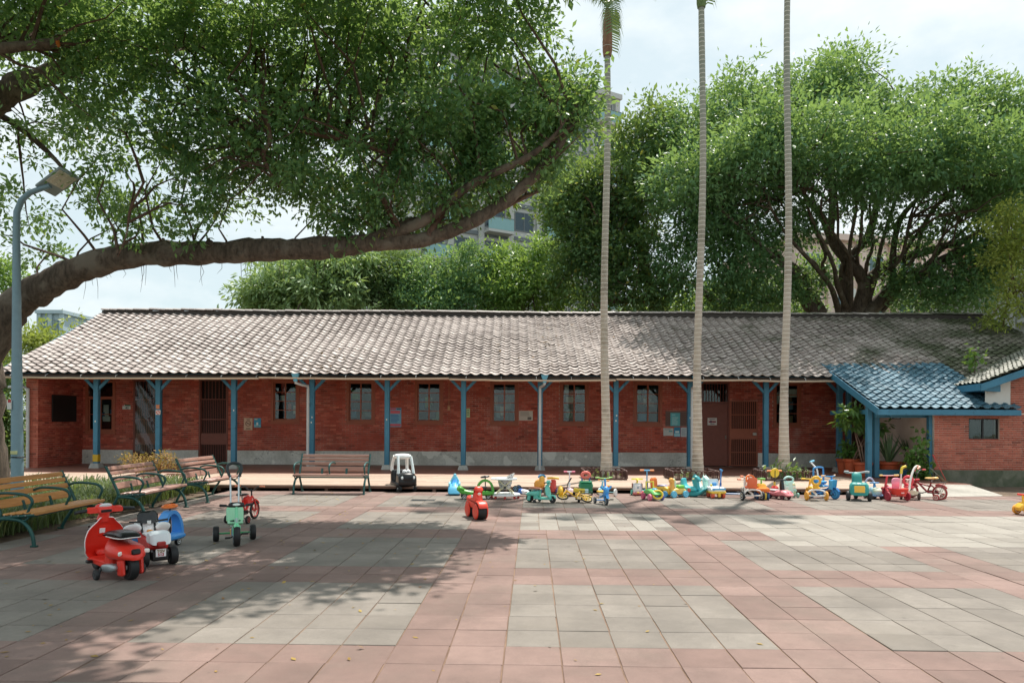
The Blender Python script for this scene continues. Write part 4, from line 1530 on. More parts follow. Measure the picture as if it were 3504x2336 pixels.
def back_tree(name, label, Ytrunk, trunk_d, blobs, mat, bark, L, Wd, per, rc, nl, seed, limbs=(), cat='tree', ntw=60, droop=.25, group='trees behind the brick house', shell=.4):
    t = thing(name, label, cat, (0, 0, 0), 0, group)
    anc = []
    for i, (pts, rr, Y) in enumerate(([trunk_d] if trunk_d else []) + list(limbs)):
        anc += limb('trunk' if i == 0 else 'limb', pts, rr, Y, bark, t, 9, seed + i)
    P, O, CC = crown_points([dblob(*b) for b in blobs], per, rc, nl, seed, shell, 1.3, .5)
    leaf_cloud('crown', P, L, Wd, mat, t, seed, droop, O)
    if anc and ntw:
        pick = CC[np.random.default_rng(seed).permutation(len(CC))[:ntw]]
        twigs(pick, anc, .07, .008, t, bark, seed + 1, 'branches')
    return t

YB = 33.5
back_tree('banyan_tree', 'wide spreading banyan with dark bare forked branches behind the right roof', YB,
          ([(1945, 900), (1950, 800), (1960, 745), (1985, 690)], [26, 24, 22, 20], YB),
          [(1600, 330, 110, 100, 32, 3, .9), (1700, 250, 100, 70, 32.5, 3, .9), (1880, 230, 120, 90, 32, 3.2, 1), (1930, 170, 60, 45, 32, 1.8, 1), (2050, 330, 140, 100, 31, 3.2, 1), (2170, 270, 130, 80, 31.5, 3, 1), (2290, 300, 100, 90, 31, 3, 1),
           (1590, 420, 100, 70, 28.5, 3.2, .9), (1720, 370, 125, 75, 27.5, 3.4, .9), (1880, 340, 140, 75, 27.3, 3.4, .9), (2060, 390, 130, 60, 27.0, 3.2, .8), (2220, 380, 140, 75, 27, 3.2, .9), (2320, 400, 80, 95, 27, 2.8, .9), (1760, 300, 90, 60, 26.5, 2.4, .6), (2120, 310, 100, 55, 26, 2.4, .6), (2000, 270, 90, 60, 30, 2.4, .9), (1990, 480, 150, 40, 31, 2, .3), (2220, 500, 110, 50, 30.5, 2, .5), (1800, 470, 110, 45, 30.5, 2, .4), (2400, 400, 90, 140, 31, 3, .9),
           (1650, 540, 110, 60, 31, 2.5, .6), (1800, 520, 100, 50, 31, 2.5, .5), (2300, 560, 80, 50, 30.5, 2, .5), (1690, 690, 110, 40, 32, 2, .7), (2170, 690, 110, 35, 31, 1.6, .5), (2060, 560, 100, 40, 32, 2, .35), (1560, 620, 70, 80, 31.5, 2, .7), (1700, 620, 100, 60, 31, 2, .8), (1800, 660, 90, 45, 32.5, 1.6, .8), (2130, 650, 110, 45, 31.5, 1.4, .8), (2240, 640, 90, 60, 31, 1.5, .9), (1880, 620, 70, 50, 34.5, 1.4, .5), (2050, 690, 80, 30, 34.5, 1.2, .7), (2290, 590, 70, 50, 30.5, 1.6, .8), (1640, 500, 90, 70, 30, 2.2, .8)],
          M_BANYAN, M_BARK, .20, .09, 3.3, .27, 38, 301,
          limbs=[([(1975, 735), (2040, 672), (2090, 640), (2150, 605), (2250, 560), (2340, 545)], [19, 17, 15, 12, 8, 5], (33.5, 31.0)),
                 ([(1960, 745), (1985, 660), (1955, 605), (1915, 560), (1890, 500), (1840, 440)], [18, 15, 13, 11, 8, 4], (33.5, 31.5)),
                 ([(1985, 650), (2050, 600), (2120, 580), (2220, 548), (2300, 500)], [12, 11, 9, 6, 3], (33.3, 31)),
                 ([(1905, 740), (1858, 700), (1842, 660), (1850, 640), (1790, 595), (1720, 555), (1650, 520), (1610, 470)], [16, 15, 14, 12, 10, 8, 6, 3], (33.5, 31.5)),
                 ([(1930, 745), (1945, 690), (1940, 610), (1995, 540), (2025, 430), (2075, 330)], [14, 12, 11, 9, 6, 3], (33.6, 32)),
                 ([(1905, 560), (1912, 470), (1905, 400), (1895, 300)], [9, 8, 6, 3], (32.5, 32)),
                 ([(1840, 640), (1760, 690), (1690, 640), (1640, 600)], [10, 9, 7, 3], (33.2, 31.8)),
                 ([(2050, 665), (2050, 600), (2070, 500), (2150, 420)], [9, 8, 6, 3], (32.8, 31)),
                 ([(1700, 745), (1640, 690), (1590, 650)], [13, 9, 5], 33)] + FAN, ntw=260)
back_tree('fig_tree', 'tall dark green tree behind the leftmost palm trunk', 34,
          ([(1530, 900), (1530, 760), (1500, 690), (1480, 600), (1450, 500), (1430, 400)], [18, 16, 13, 11, 8, 4], (34, 33)),
          [(1330, 420, 65, 55, 33, 1.8, 1), (1280, 470, 55, 60, 33, 1.8, 1), (1350, 560, 70, 65, 33, 1.8, 1), (1300, 625, 55, 50, 33.5, 1.6, .8), (1430, 330, 50, 45, 33.5, 2, .9), (1500, 290, 60, 60, 33.5, 2, .8), (1400, 430, 90, 70, 33, 2.6, .9), (1460, 470, 80, 80, 33, 2.6, .9), (1420, 580, 90, 80, 33, 2.6, 1), (1310, 500, 60, 60, 33, 2, .6), (1370, 680, 80, 45, 33.5, 2, .6), (1480, 680, 80, 60, 33, 2, 1), (1490, 380, 70, 60, 33, 2, .9)],
          M_DARKL, M_BARKR, .22, .10, 3.0, .30, 34, 402,
          limbs=[([(1500, 690), (1420, 690), (1360, 700)], [9, 7, 4], 33), ([(1480, 600), (1420, 600), (1370, 560)], [8, 6, 3], 33), ([(1460, 490), (1420, 480), (1380, 500)], [8, 6, 3], 33)], ntw=70)
back_tree('mango_tree', 'pale green tree with drooping leaves above the left half of the roof', 36,
          ([(700, 900), (700, 760), (705, 680)], [12, 11, 8], 36),
          [(600, 680, 60, 40, 35.5, 1.8, 1), (660, 640, 80, 55, 35.5, 2.2, 1), (740, 620, 90, 45, 35.5, 2.2, 1), (770, 670, 90, 60, 35, 2.2, 1), (830, 610, 50, 30, 35.5, 1.6, .9), (690, 690, 90, 40, 35, 2, 1)],
          M_MANGO, M_BARK, .34, .11, 3.4, .24, 30, 503, ntw=20, droop=.9)
back_tree('feathery_tree', 'darker feathery crowned tree between the pale tree and the rounder ones', 37,
          ([(900, 900), (895, 760), (895, 640)], [9, 8, 5], 37),
          [(900, 610, 70, 38, 37, 1.8, 1), (860, 660, 50, 40, 36.5, 1.6, 1), (930, 650, 60, 50, 36.5, 1.8, .9), (880, 700, 60, 40, 36.5, 1.5, .8)],
          M_PINE, M_BARK, .24, .05, 4.0, .28, 80, 604, ntw=20)
back_tree('camphor_tree', 'rounded mid green tree rising behind the middle of the roof', 36,
          ([(1010, 900), (1010, 760), (1012, 660)], [10, 9, 6], 36),
          [(1010, 650, 85, 60, 36, 2.2, 1), (1080, 610, 55, 45, 36, 1.8, 1), (970, 680, 60, 45, 35.5, 1.8, 1), (1070, 680, 70, 50, 35.5, 1.8, 1), (1000, 710, 80, 30, 35, 1.5, 1)],
          M_BANYAN, M_BARK, .19, .085, 3.8, .24, 36, 705, ntw=20)
back_tree('camphor_tree', 'bright fresh green tree in front of the grey apartment tower', 36,
          ([(1200, 900), (1200, 760), (1200, 660)], [10, 9, 6], 36),
          [(1200, 650, 90, 60, 35.5, 2.0, 1), (1255, 590, 50, 50, 36, 1.6, .9), (1160, 610, 50, 40, 36, 1.6, .9), (1270, 680, 60, 40, 35.5, 1.6, 1), (1150, 690, 60, 35, 35.5, 1.6, 1), (1180, 570, 16, 26, 36, .5, .8)],
          M_FRESH, M_BARK, .20, .09, 3.8, .24, 36, 806, ntw=20)
back_tree('yellow_leaved_tree', 'small yellow green tree beside the left end of the roof', 30,
          ([(110, 1000), (110, 850), (112, 780)], [6, 5, 3], 30),
          [(90, 775, 50, 30, 30, 1.2, .9), (130, 790, 45, 28, 30, 1.2, .8), (70, 830, 60, 40, 30, 1.3, .9), (165, 745, 20, 24, 30.5, .6, .4)],
          M_YELL, M_BARK, .20, .08, 3.4, .24, 36, 907, ntw=14, group='trees beyond the left end of the house')
back_tree('shade_tree', 'dark leafy mass beside the brick pier at the left edge', 27,
          ([(10, 1100), (12, 980), (8, 860)], [9, 8, 5], 27),
          [(0, 920, 60, 60, 26.5, 1.5, 1), (10, 1000, 50, 70, 26.5, 1.4, 1), (-70, 950, 80, 110, 27, 2, 1), (40, 860, 30, 30, 27, 1, .8)],
          M_DARKL, M_BARK, .18, .08, 3.4, .26, 40, 1008, ntw=10, group='trees beyond the left end of the house')
back_tree('shade_tree', 'bright green tree seen past the lamp post at the left edge', 32,
          ([(10, 1000), (10, 800), (12, 700)], [9, 8, 5], 32),
          [(10, 640, 55, 40, 32, 1.4, .9), (-40, 690, 60, 50, 32, 1.6, .9)],
          M_FRESH, M_BARK, .19, .085, 3.2, .26, 44, 1109, ntw=10, group='trees beyond the left end of the house')
back_tree('pomelo_tree', 'yellow green fruit tree at the right edge above the annex', 25,
          ([(2530, 1050), (2500, 850), (2440, 690), (2390, 600)], [11, 10, 7, 4], 25),
          [(2325, 500, 50, 40, 25, 1.0, .9), (2350, 560, 60, 50, 25, 1.1, 1), (2295, 590, 45, 25, 25, .8, .7), (2335, 650, 50, 40, 25, 1.0, .9), (2330, 715, 50, 35, 25, .9, .8), (2265, 525, 28, 12, 25, .5, .6), (2290, 735, 30, 18, 25, .5, .5)],
          M_YELL, M_BARKR, .15, .06, 4.2, .20, 36, 1210, ntw=26)
back_tree('evergreen_tree', 'dense low bright green tree filling the gap under the banyan branches', 40,
          ([(1600, 950), (1600, 800), (1600, 700)], [8, 8, 5], 40),
          [(1500, 720, 90, 40, 39, 1.6, 1), (1640, 700, 90, 50, 39, 1.6, 1), (1760, 690, 70, 50, 39, 1.6, .9), (1850, 715, 50, 30, 39, 1.2, .6)],
          M_FRESH, M_BARK, .22, .095, 3.4, .28, 34, 1311, ntw=10)

# ---- palms on the deck
k = N('ringed_palm_trunk')
sp = k.n('ShaderNodeSeparateXYZ')
k.l(k.pos(), sp.inputs[0])
fr_ = k.math('FRACT', k.math('MULTIPLY', k.math('ADD', sp.outputs[2], k.math('MULTIPLY', k.noise(3, 2), .03)), 1 / .118))
band = k.ramp(fr_, [(0.0, (1, 1, 1)), (0.10, (1, 1, 1)), (0.16, (0, 0, 0)), (0.95, (0, 0, 0)), (1.0, (1, 1, 1))])
hgt = k.math('MULTIPLY', k.math('SUBTRACT', sp.outputs[2], 4.5), .16)
young = k.mix(k.noise(8, 6), (0.19, 0.205, 0.165), (0.33, 0.335, 0.275))
old = k.mix(k.noise(5, 6), (0.36, 0.30, 0.245), (0.56, 0.49, 0.41))
young = k.mix(k.ramp(k.noise(1.4, 5, .6), [(.45, (0, 0, 0)), (.62, (.7,) * 3)]), young, (0.30, 0.285, 0.235))
old = k.mix(k.ramp(k.noise(2.1, 6, .6), [(.5, (0, 0, 0)), (.66, (.65,) * 3)]), old, (0.20, 0.165, 0.125))
basec = k.mix(k.ramp(hgt, [(0.0, (0, 0, 0)), (0.9, (1, 1, 1))]), old, young)
k.base(k.mix(band, basec, (0.66, 0.62, 0.55)))
k.rough(0.85)
k.bump(band, 0.5, 0.012)
M_PALM = k.m
M_FROND = leaf_mat('palm_fronds', (0.045, 0.095, 0.035), (0.07, 0.13, 0.045), (0.11, 0.17, 0.06), 0.25, 0.4, 0.0)
M_SHAFT = bark_mat('palm_sheath', (0.16, 0.075, 0.045), (0.30, 0.16, 0.10))
M_SHAFTG = bark_mat('green_crownshaft', (0.10, 0.16, 0.06), (0.18, 0.24, 0.10))

def palm(label, x, base_s, top_s, zc, Y, seed, shaft):
    t = thing('palm_tree', label, 'palm tree', (0, 0, 0), 0, 'tall palms standing on the deck')
    rs = random.Random(seed)
    a = at(base_s[0], base_s[1], Y)
    b = at(top_s[0], top_s[1], Y)
    dirv = (b - a) / (b.z - a.z)
    z0 = ZD
    pts, rr = [], []
    n = 260
    for i in range(n + 1):
        z = z0 + (zc - z0) * i / n
        p = a + dirv * (z - a.z)
        p.z = z
        p.x += .05 * math.sin(z * .55 + seed) * min(1, z / 3)
        q = z - z0
        r_ = .098 + .055 * math.exp(-q / 1.7) + .022 * math.exp(-q / .35) - .022 * q / 13
        ph = (z / .118) % 1.0
        r_ *= 1 + (.035 if ph < .14 else 0.0) - .012 * ph + .03 * math.sin(z * 1.9 + seed * 2.1) * math.sin(z * .7)
        pts.append(p)
        rr.append(r_)
    MB().tube(pts, rr, 18).build('trunk', M_PALM, t, 60)
    top = pts[-1]
    sh = MB()
    prof = [(.105, 0), (.125, .12), (.13, .35), (.115, .7), (.085, 1.05), (.06, 1.25)]
    sh.lathe(prof, Matrix.Translation(top), 16)
    so = sh.build('crownshaft', shaft, t, 60)
    for q in range(3):
        MB().ring(top + Vector((0, 0, .25 + .3 * q)), .128 - .018 * q, .006, n=16, m=4).build('string', plastic('#cfd2cc', .6), so)
    c = top + Vector((0, 0, 1.28))
    for q in range(9):
        az = 2 * PI * q / 9 + rs.uniform(-.2, .2) + .4
        hang = q in (1, 6)
        L = rs.uniform(1.35, 1.75)
        lift = rs.uniform(1.5, 2.2)
        d = Vector((math.cos(az), math.sin(az), 0))
        rach = []
        for i in range(15):
            s_ = i / 14
            if hang:
                rach.append(c + d * (L * .42 * (1 - (1 - s_) ** 2)) + Vector((0, 0, L * (.45 * s_ - 1.05 * s_ * s_))))
            else:
                rach.append(c + d * (L * s_ * (1 - .12 * s_ * s_)) + Vector((0, 0, L * (lift * s_ - (.35 + .42 * lift) * s_ * s_))))
        fo = MB().tube(rach, [.022 - .018 * i / 14 for i in range(15)], 5).build('frond', M_SHAFTG, t, 80)
        P, F = [], []
        for i in range(1, 15):
            for e in (0, .5):
                if i == 14 and e: continue
                p = rach[i].lerp(rach[min(i + 1, 14)], e)
                tng = (rach[min(i + 1, 14)] - rach[i - 1]).normalized()
                for s_ in (-1, 1):
                    side = d.cross(Vector((0, 0, 1))) * s_
                    ll = (.55 - .30 * abs(i / 14 - .45)) * rs.uniform(.85, 1.1)
                    e1 = p + (side * .75 + tng * .55 + Vector((0, 0, .12))).normalized() * ll * .5
                    e2 = p + (side * .75 + tng * .6 + Vector((0, 0, -.45))).normalized() * ll
                    o = len(P)
                    wv = tng * .02
                    P += [tuple(p - wv), tuple(p + wv), tuple(e1 + wv), tuple(e1 - wv), tuple(e2)]
                    F += [(o, o + 1, o + 2, o + 3), (o + 3, o + 2, o + 4, o + 4)]
        mb = MB()
        mb.v = P
        mb.f = [f if f[2] != f[3] else f[:3] for f in F]
        mb.build('leaflets', M_FROND, fo, 0)
    return t

PALMS = [((2074, 1600), (2073, 190), 11.3, 18.95, M_SHAFT), ((2388, 1600), (2404, 90), 12.6, 18.95, M_SHAFTG), ((2684, 1595), (2700, 0), 13.6, 18.95, M_SHAFTG)]
plab = ['palm with a brown sheathed top and fronds showing, leftmost of three', 'middle palm of three with a green crownshaft at the top edge', 'rightmost palm of three, trunk running out of the picture']
for i, (b_, t_, zc, Y, sh) in enumerate(PALMS):
    palm(plab[i], 0, b_, t_, zc, Y, 40 + i, sh)

M_IRON = plastic('#4a2a22', .55, 0, .2)
def arch_border(label, x0, x1, yf, yb, z, n1, n2):
    t = thing('arched_border', label, 'border fence', ((x0 + x1) / 2, (yf + yb) / 2, z), 0, 'arched iron borders around the palms')
    w, d = x1 - x0, yb - yf
    fr = MB()
    for s_ in (-1, 1):
        fr.rb((0, s_ * d / 2, .03), (w, .025, .05), .005)
        fr.rb((s_ * w / 2, 0, .03), (.025, d - .03, .05), .005)
    fr.build('base_rail', M_IRON, t)
    def arch(pw):
        pts = [(-pw * .62, 0, .03), (-pw * .62, 0, .16)] + [(pw * .62 * math.cos(PI - PI * i / 8), 0, .16 + .085 * math.sin(PI * i / 8)) for i in range(1, 8)] + [(pw * .62, 0, .16), (pw * .62, 0, .03)]
        me = MB().tube(pts, .0135, 6).mesh('arch', 60)
        me.materials.append(M_IRON)
        return me
    p1, p2 = w / n1, d / n2
    m1, m2 = arch(p1), arch(p2)
    for s_ in (-1, 1):
        for i in range(n1):
            put('arch', m1, None, t, (-w / 2 + (i + .5) * p1, s_ * d / 2 + .006 * (i % 2), 0), 0)
        for i in range(n2):
            put('arch', m2, None, t, (s_ * w / 2 + .006 * (i % 2), -d / 2 + (i + .5) * p2, 0), PI / 2)
    return t
blab = ['brown arched border around the leftmost palm', 'brown arched border around the middle palm', 'brown arched border around the rightmost palm, dark plant inside']
bx = [(2001, 2145), (2303, 2460), (2622, 2790)]
for i, (a, b) in enumerate(bx):
    xa_, xb_ = at(a, 1640, 18.45).x, at(b, 1640, 18.45).x
    arch_border(blab[i], xa_, xb_, 18.45, 19.5, ZD, 8, 7)
    so = MB().box(xa_ + .05, xb_ - .05, 18.5, 19.45, ZD - .002, ZD + .05).build('soil_patch', M_SOIL, None, 0)
    so['kind'] = 'structure'
    rg = np.random.default_rng(60 + i)
    pl = thing('groundcover_plant', ['mottled foliage at the foot of the leftmost palm', 'mottled foliage at the foot of the middle palm', 'dark glossy plant sprawling at the foot of the rightmost palm'][i], 'plant', (0, 0, 0), 0, 'plants at the feet of the palms')
    npt = (70, 70, 420)[i]
    cx_ = (xa_ + xb_) / 2
    P = np.stack([rg.normal(cx_ + (0, 0, .05)[i], (.16, .16, .24)[i], npt), rg.uniform(18.55, 19.3, npt), ZD + .05 + np.abs(rg.normal(0, (.05, .05, .17)[i], npt))], 1)
    leaf_cloud('foliage', P, .15, .05, M_DARKL if i == 2 else M_GRASS, pl, 70 + i, .1)

# ---- grass bed on the left
rg = np.random.default_rng(77)
nt_ = 1700
tx = -6.95 - np.abs(rg.gamma(1.5, 1.1, nt_))
ty = rg.uniform(8.0, 16.3, nt_)
ok = tx > -15.5
tx, ty = tx[ok], ty[ok]
nb = 16
n = len(tx) * nb
cx_ = np.repeat(tx, nb) + rg.normal(0, .06, n)
cy_ = np.repeat(ty, nb) + rg.normal(0, .06, n)
hgt = np.repeat(rg.uniform(.20, .40, len(tx)), nb) * rg.uniform(.6, 1.15, n)
az = rg.uniform(0, 2 * PI, n)
lean = rg.uniform(.15, .95, n) * hgt
wd = rg.uniform(.006, .011, n)
dx, dy = np.cos(az), np.sin(az)
V = np.empty((n, 8, 3))
for q, (s_, hh, ww) in enumerate(((0, 0, 1), (.22, .55, 1), (.62, .90, .8), (1.05, .88, .12))):
    for e, sg_ in enumerate((-1, 1)):
        V[:, q * 2 + e, 0] = cx_ + dx * lean * s_ - dy * wd * ww * sg_
        V[:, q * 2 + e, 1] = cy_ + dy * lean * s_ + dx * wd * ww * sg_
        V[:, q * 2 + e, 2] = .03 + hgt * hh
base = np.arange(n)[:, None, None] * 8
F = (base + np.array([[0, 1, 3, 2], [2, 3, 5, 4], [4, 5, 7, 6]])[None]).reshape(-1, 4)
go = arrays('grass', V.reshape(-1, 3), F, M_GRASS)
tag(go, 'long arching grass growing in the bed behind the benches', 'grass', None, 'stuff')
# grass fringe right of the ramp
n = 5000
u_ = rg.random(n)
px = 12.9 + rg.random(n) * 4.0
py = 14.0 + rg.random(n) * 3.2
okk = (py > 15.9 - (px - 13.6) * 1.0 + .35) & (py < 17.0 + rg.normal(0, .2, n))
P = np.stack([px, py, np.full(n, -.03)], 1)[okk]
lo = leaf_cloud('verge_grass', P, .11, .012, M_FRESH, None, 88, -1.2)
tag(lo, 'short bright grass by the concrete ramp on the right', 'grass', None, 'stuff')

# fallen leaves on the paving and litter on the roof
M_LITTER = leaf_mat('fallen_leaves', (0.30, 0.20, 0.04), (0.42, 0.30, 0.06), (0.26, 0.12, 0.05), 0.1, 0.6, 0.0)
n = 430
xs_ = rg.normal(-3.3, 2.6, n)
ys_ = rg.uniform(4.6, 16.3, n)
ok = (xs_ > -6.9) & (xs_ < 6)
P = np.stack([xs_[ok], ys_[ok], np.full(ok.sum(), .004)], 1)
def flat_leaves(name, P, L, W, seed, tilt=.25):
    rg = np.random.default_rng(seed)
    n = len(P)
    a = rg.uniform(0, 2 * PI, n)
    l = L * rg.uniform(.5, 1.4, (n, 1))
    d = np.stack([np.cos(a), np.sin(a), rg.normal(0, tilt, n) * .6], 1)
    s = np.stack([-np.sin(a), np.cos(a), rg.normal(0, tilt, n)], 1)
    V = np.empty((n, 4, 3))
    V[:, 0] = P
    V[:, 1] = P + d * l * .5 + s * l * W / L * .5
    V[:, 2] = P + d * l
    V[:, 3] = P + d * l * .5 - s * l * W / L * .5
    V[:, :, 2] = np.maximum(V[:, :, 2], P[:, None, 2])
    return V.reshape(-1, 3), np.arange(n * 4).reshape(n, 4)
V, F = flat_leaves('x', P, .048, .024, 5)
tag(arrays('fallen_leaves', V, F, M_LITTER), 'small yellow fallen leaves scattered on the paving', 'fallen leaves', None, 'stuff')
n = 620
rx = np.concatenate([rg.normal(-6.3, .9, 120), rg.uniform(-7, 12, 300), rg.normal(1.0, .5, 80), rg.normal(13.0, .3, 120)])
rv = np.concatenate([np.abs(rg.normal(.10, .09, 120)), rg.beta(1.3, 2.0, 300), rg.beta(1.5, 2, 80), rg.uniform(0.0, .25, 120)])
Py = EY + (RY - EY) * rv
P = np.stack([rx, Py, EZ + (RZ - EZ) * rv + .055], 1)
V, F = flat_leaves('x', P, .13, .045, 6, .3)
tag(arrays('roof_litter', V, F, leaf_mat('dry_litter', (0.16, 0.085, 0.045), (0.24, 0.14, 0.075), (0.30, 0.20, 0.11), .05, .8, 0)), 'dry brown leaf litter caught on the roof tiles', 'leaf litter', None, 'stuff')

# sapling rooted in the roof valley
sp_ = thing('roof_sapling', 'bright green sapling growing out of the roof valley', 'plant', (0, 0, 0))
c = at(3335, 1225, 21.6)
MB().tube([c + Vector((0, 0, -.45)), c + Vector((.02, 0, -.1)), c + Vector((.0, 0, .1))], .012, 5).build('stem', M_TWIG, sp_)
P = np.random.default_rng(9).normal(0, 1, (70, 3)) * np.array([.15, .12, .19]) + np.array(c)
leaf_cloud('foliage', P, .17, .10, M_FRESH, sp_, 91, .5)

# reddish shrub with wire hoops by the left bench
sh = thing('withered_shrub', 'withered orange brown shrub behind the left benches', 'shrub', (0, 0, 0))
c = at(515, 1600, 17.6)
c.z = .1
M_SHRUB = leaf_mat('withered_leaves', (0.20, 0.075, 0.03), (0.34, 0.17, 0.05), (0.42, 0.27, 0.08), 0.25, 0.6, 0.0)
tips = []
stems = MB()
rs = random.Random(4)
for q in range(70):
    a, l = rs.uniform(0, 2 * PI), rs.uniform(.35, .78)
    e = c + Vector((math.cos(a) * l * .9, math.sin(a) * l * .6, .30 + rs.random() * .42))
    m = c.lerp(e, .5) + Vector((rs.gauss(0, .05), rs.gauss(0, .05), .12))
    stems.tube([c + Vector((rs.gauss(0, .08), rs.gauss(0, .08), 0)), m, e], [.010, .007, .003], 4)
    tips += [tuple(e + Vector((rs.gauss(0, .07), rs.gauss(0, .07), rs.gauss(0, .05)))) for _ in range(16)]
    tips += [tuple(m + Vector((rs.gauss(0, .08), rs.gauss(0, .08), rs.gauss(0, .06)))) for _ in range(4)]
stems.build('stems', bark_mat('shrub_stems', (.12, .04, .02), (.28, .12, .06)), sh)
leaf_cloud('foliage', np.array(tips), .06, .028, M_SHRUB, sh, 93, .2)
hp = thing('wire_hoops', 'row of rusty wire hoops edging the bed beside the withered shrub', 'edging', (0, 0, 0))
for q in range(9):
    p = at(575 + q * 8, 1620, 17.2)
    p.z = .1
    MB().ring(p + Vector((0, 0, .13)), .11, .010, (R(90), 0, .5), 14, 5).build('hoop', plastic('#7a3d2c', .6), hp)
# ------------------------------------------------------------------ buildings behind
M_TOWER = plastic('#b9bab8', .8, 0, .06)
M_TOWERD = plastic('#6d7478', .7, 0, .1)
M_TGLASS = plastic('#3a4b54', .12, 0.2, .2)
M_BALC = plastic('#7fa6a8', .15, 0.1, .1)

def facade(root, P0, P1, z0, z1, floors, bays, wallm, framem, glassm, winw=.62, winh=.6, balc=(), balm=None, band=None):
    """wall slab with windows (each > pane) set in it; u along the wall, outward = towards the camera"""
    P0, P1 = Vector((*P0, 0)), Vector((*P1, 0))
    u = (P1 - P0)
    L = u.length
    u.normalize()
    nrm = Vector((u.y, -u.x, 0))
    if nrm.dot(-P0) < 0: nrm = -nrm
    def pt(a, d, z): return P0 + u * a + nrm * d + Vector((0, 0, z))
    def slab(mb, a0, a1, d0, d1, za, zb):
        V = [pt(a0, d0, za), pt(a1, d0, za), pt(a1, d1, za), pt(a0, d1, za), pt(a0, d0, zb), pt(a1, d0, zb), pt(a1, d1, zb), pt(a0, d1, zb)]
        mb.add(V, [(3, 2, 1, 0), (4, 5, 6, 7), (0, 1, 5, 4), (1, 2, 6, 5), (2, 3, 7, 6), (3, 0, 4, 7)])
        return mb
    slab(MB(), 0, L, -12, 0, z0, z1).build('wall', wallm, root, 0)
    fh, bw = (z1 - z0) / floors, L / bays
    pil = MB()
    for b in range(bays + 1):
        slab(pil, b * bw - .28, b * bw + .28, .002, .35, z0, z1 + .002)
    pil.build('pilasters', wallm, root, 0)
    if band:
        for f in range(floors):
            slab(MB(), .3, L - .3, .003, .16, z0 + f * fh - .18, z0 + f * fh + .18).build('floor_band', band, root, 0)
    for f in range(floors):
        for b in range(bays):
            a0, a1 = b * bw + bw * (1 - winw) / 2, b * bw + bw * (1 + winw) / 2
            za, zb = z0 + f * fh + fh * .24, z0 + f * fh + fh * (.24 + winh)
            fr = MB()
            slab(fr, a0, a1, .004, .06, za, za + .10)
            slab(fr, a0, a1, .004, .06, zb - .10, zb)
            for s_ in range(3):
                aa = a0 + (a1 - a0 - .10) * s_ / 2
                slab(fr, aa, aa + .10, .004, .058, za + .1, zb - .1)
            wo = fr.build('window', framem, root, 0)
            for s_ in range(2):
                aa = a0 + .10 + (a1 - a0 - .10) * s_ / 2
                slab(MB(), aa, aa + (a1 - a0 - .10) / 2 - .10, .003, .03, za + .1, zb - .1).build('pane', glassm, wo, 0)
            if b in balc:
                bo = slab(MB(), a0 - .3, a1 + .3, .06, 1.3, za - .75, za - .5).build('balcony', wallm, root, 0)
                slab(MB(), a0 - .3, a1 + .3, 1.24, 1.30, za - .49, za + .6).build('glass_rail', balm, bo, 0)
                slab(MB(), a0 - .3, a1 + .3, 1.22, 1.32, za + .6, za + .68).build('hand_rail', framem, bo, 0)
    slab(MB(), -.4, L + .4, -12, .6, z1, z1 + .5).build('parapet', wallm, root, 0)
    return pt

tower = thing('apartment_tower', 'tall pale grey apartment tower with glass balconies behind the trees', 'building')
facade(tower, (-8.6, 64), (10.7, 75), 0, 35.2, 11, 7, M_TOWER, M_TOWERD, M_TGLASS, .66, .58, (0, 2, 4, 6), M_BALC, M_TOWERD)
pinkb = thing('apartment_block', 'faded pink tiled apartment block behind the banyan branches', 'building')
facade(pinkb, (23, 58), (43, 62), 0, 16.5, 5, 7, plastic('#dcc4b8', .8, 0, .08), plastic('#d8d6cf', .6), plastic('#56707a', .15), .5, .45, (), None, None)
for q, (a, z) in enumerate(((30.0, 9.0), (33.0, 12.3), (36.0, 5.7), (27.5, 12.2))):
    MB().rb((a, 58.6, z), (1.0, .5, .7), .03).build('air_conditioner', plastic('#d9d8d2', .6), pinkb)
MB().rb((39.0, 59.6, 15.0), (3.0, 1.2, 1.4), .05).build('awning', plastic('#a85a54', .7), pinkb)
greyb = thing('apartment_block', 'grey rendered building at the right edge beyond the fruit tree', 'building')
facade(greyb, (32.5, 47), (44, 46), 0, 11.0, 4, 4, plastic('#a5a8a6', .85, 0, .12), plastic('#8c8f90', .6), plastic('#3e474b', .2), .55, .45, (0, 1, 2, 3), plastic('#9a9d9b', .8), None)
farb = thing('distant_building', 'small bluish white building far off beyond the left end of the roof', 'building')
facade(farb, (-69.3, 105), (-66.0, 105), 0, 17.0, 5, 2, plastic('#a9bcc6', .8), plastic('#8899a2', .6), plastic('#5f7c8c', .2), .5, .5)
lowb = thing('distant_building', 'pale low building glimpsed under the banyan crown', 'building')
facade(lowb, (12, 70), (24, 68), 0, 8.5, 3, 5, plastic('#b7aaa0', .8), plastic('#8899a2', .6), plastic('#5f7c8c', .2), .5, .5)
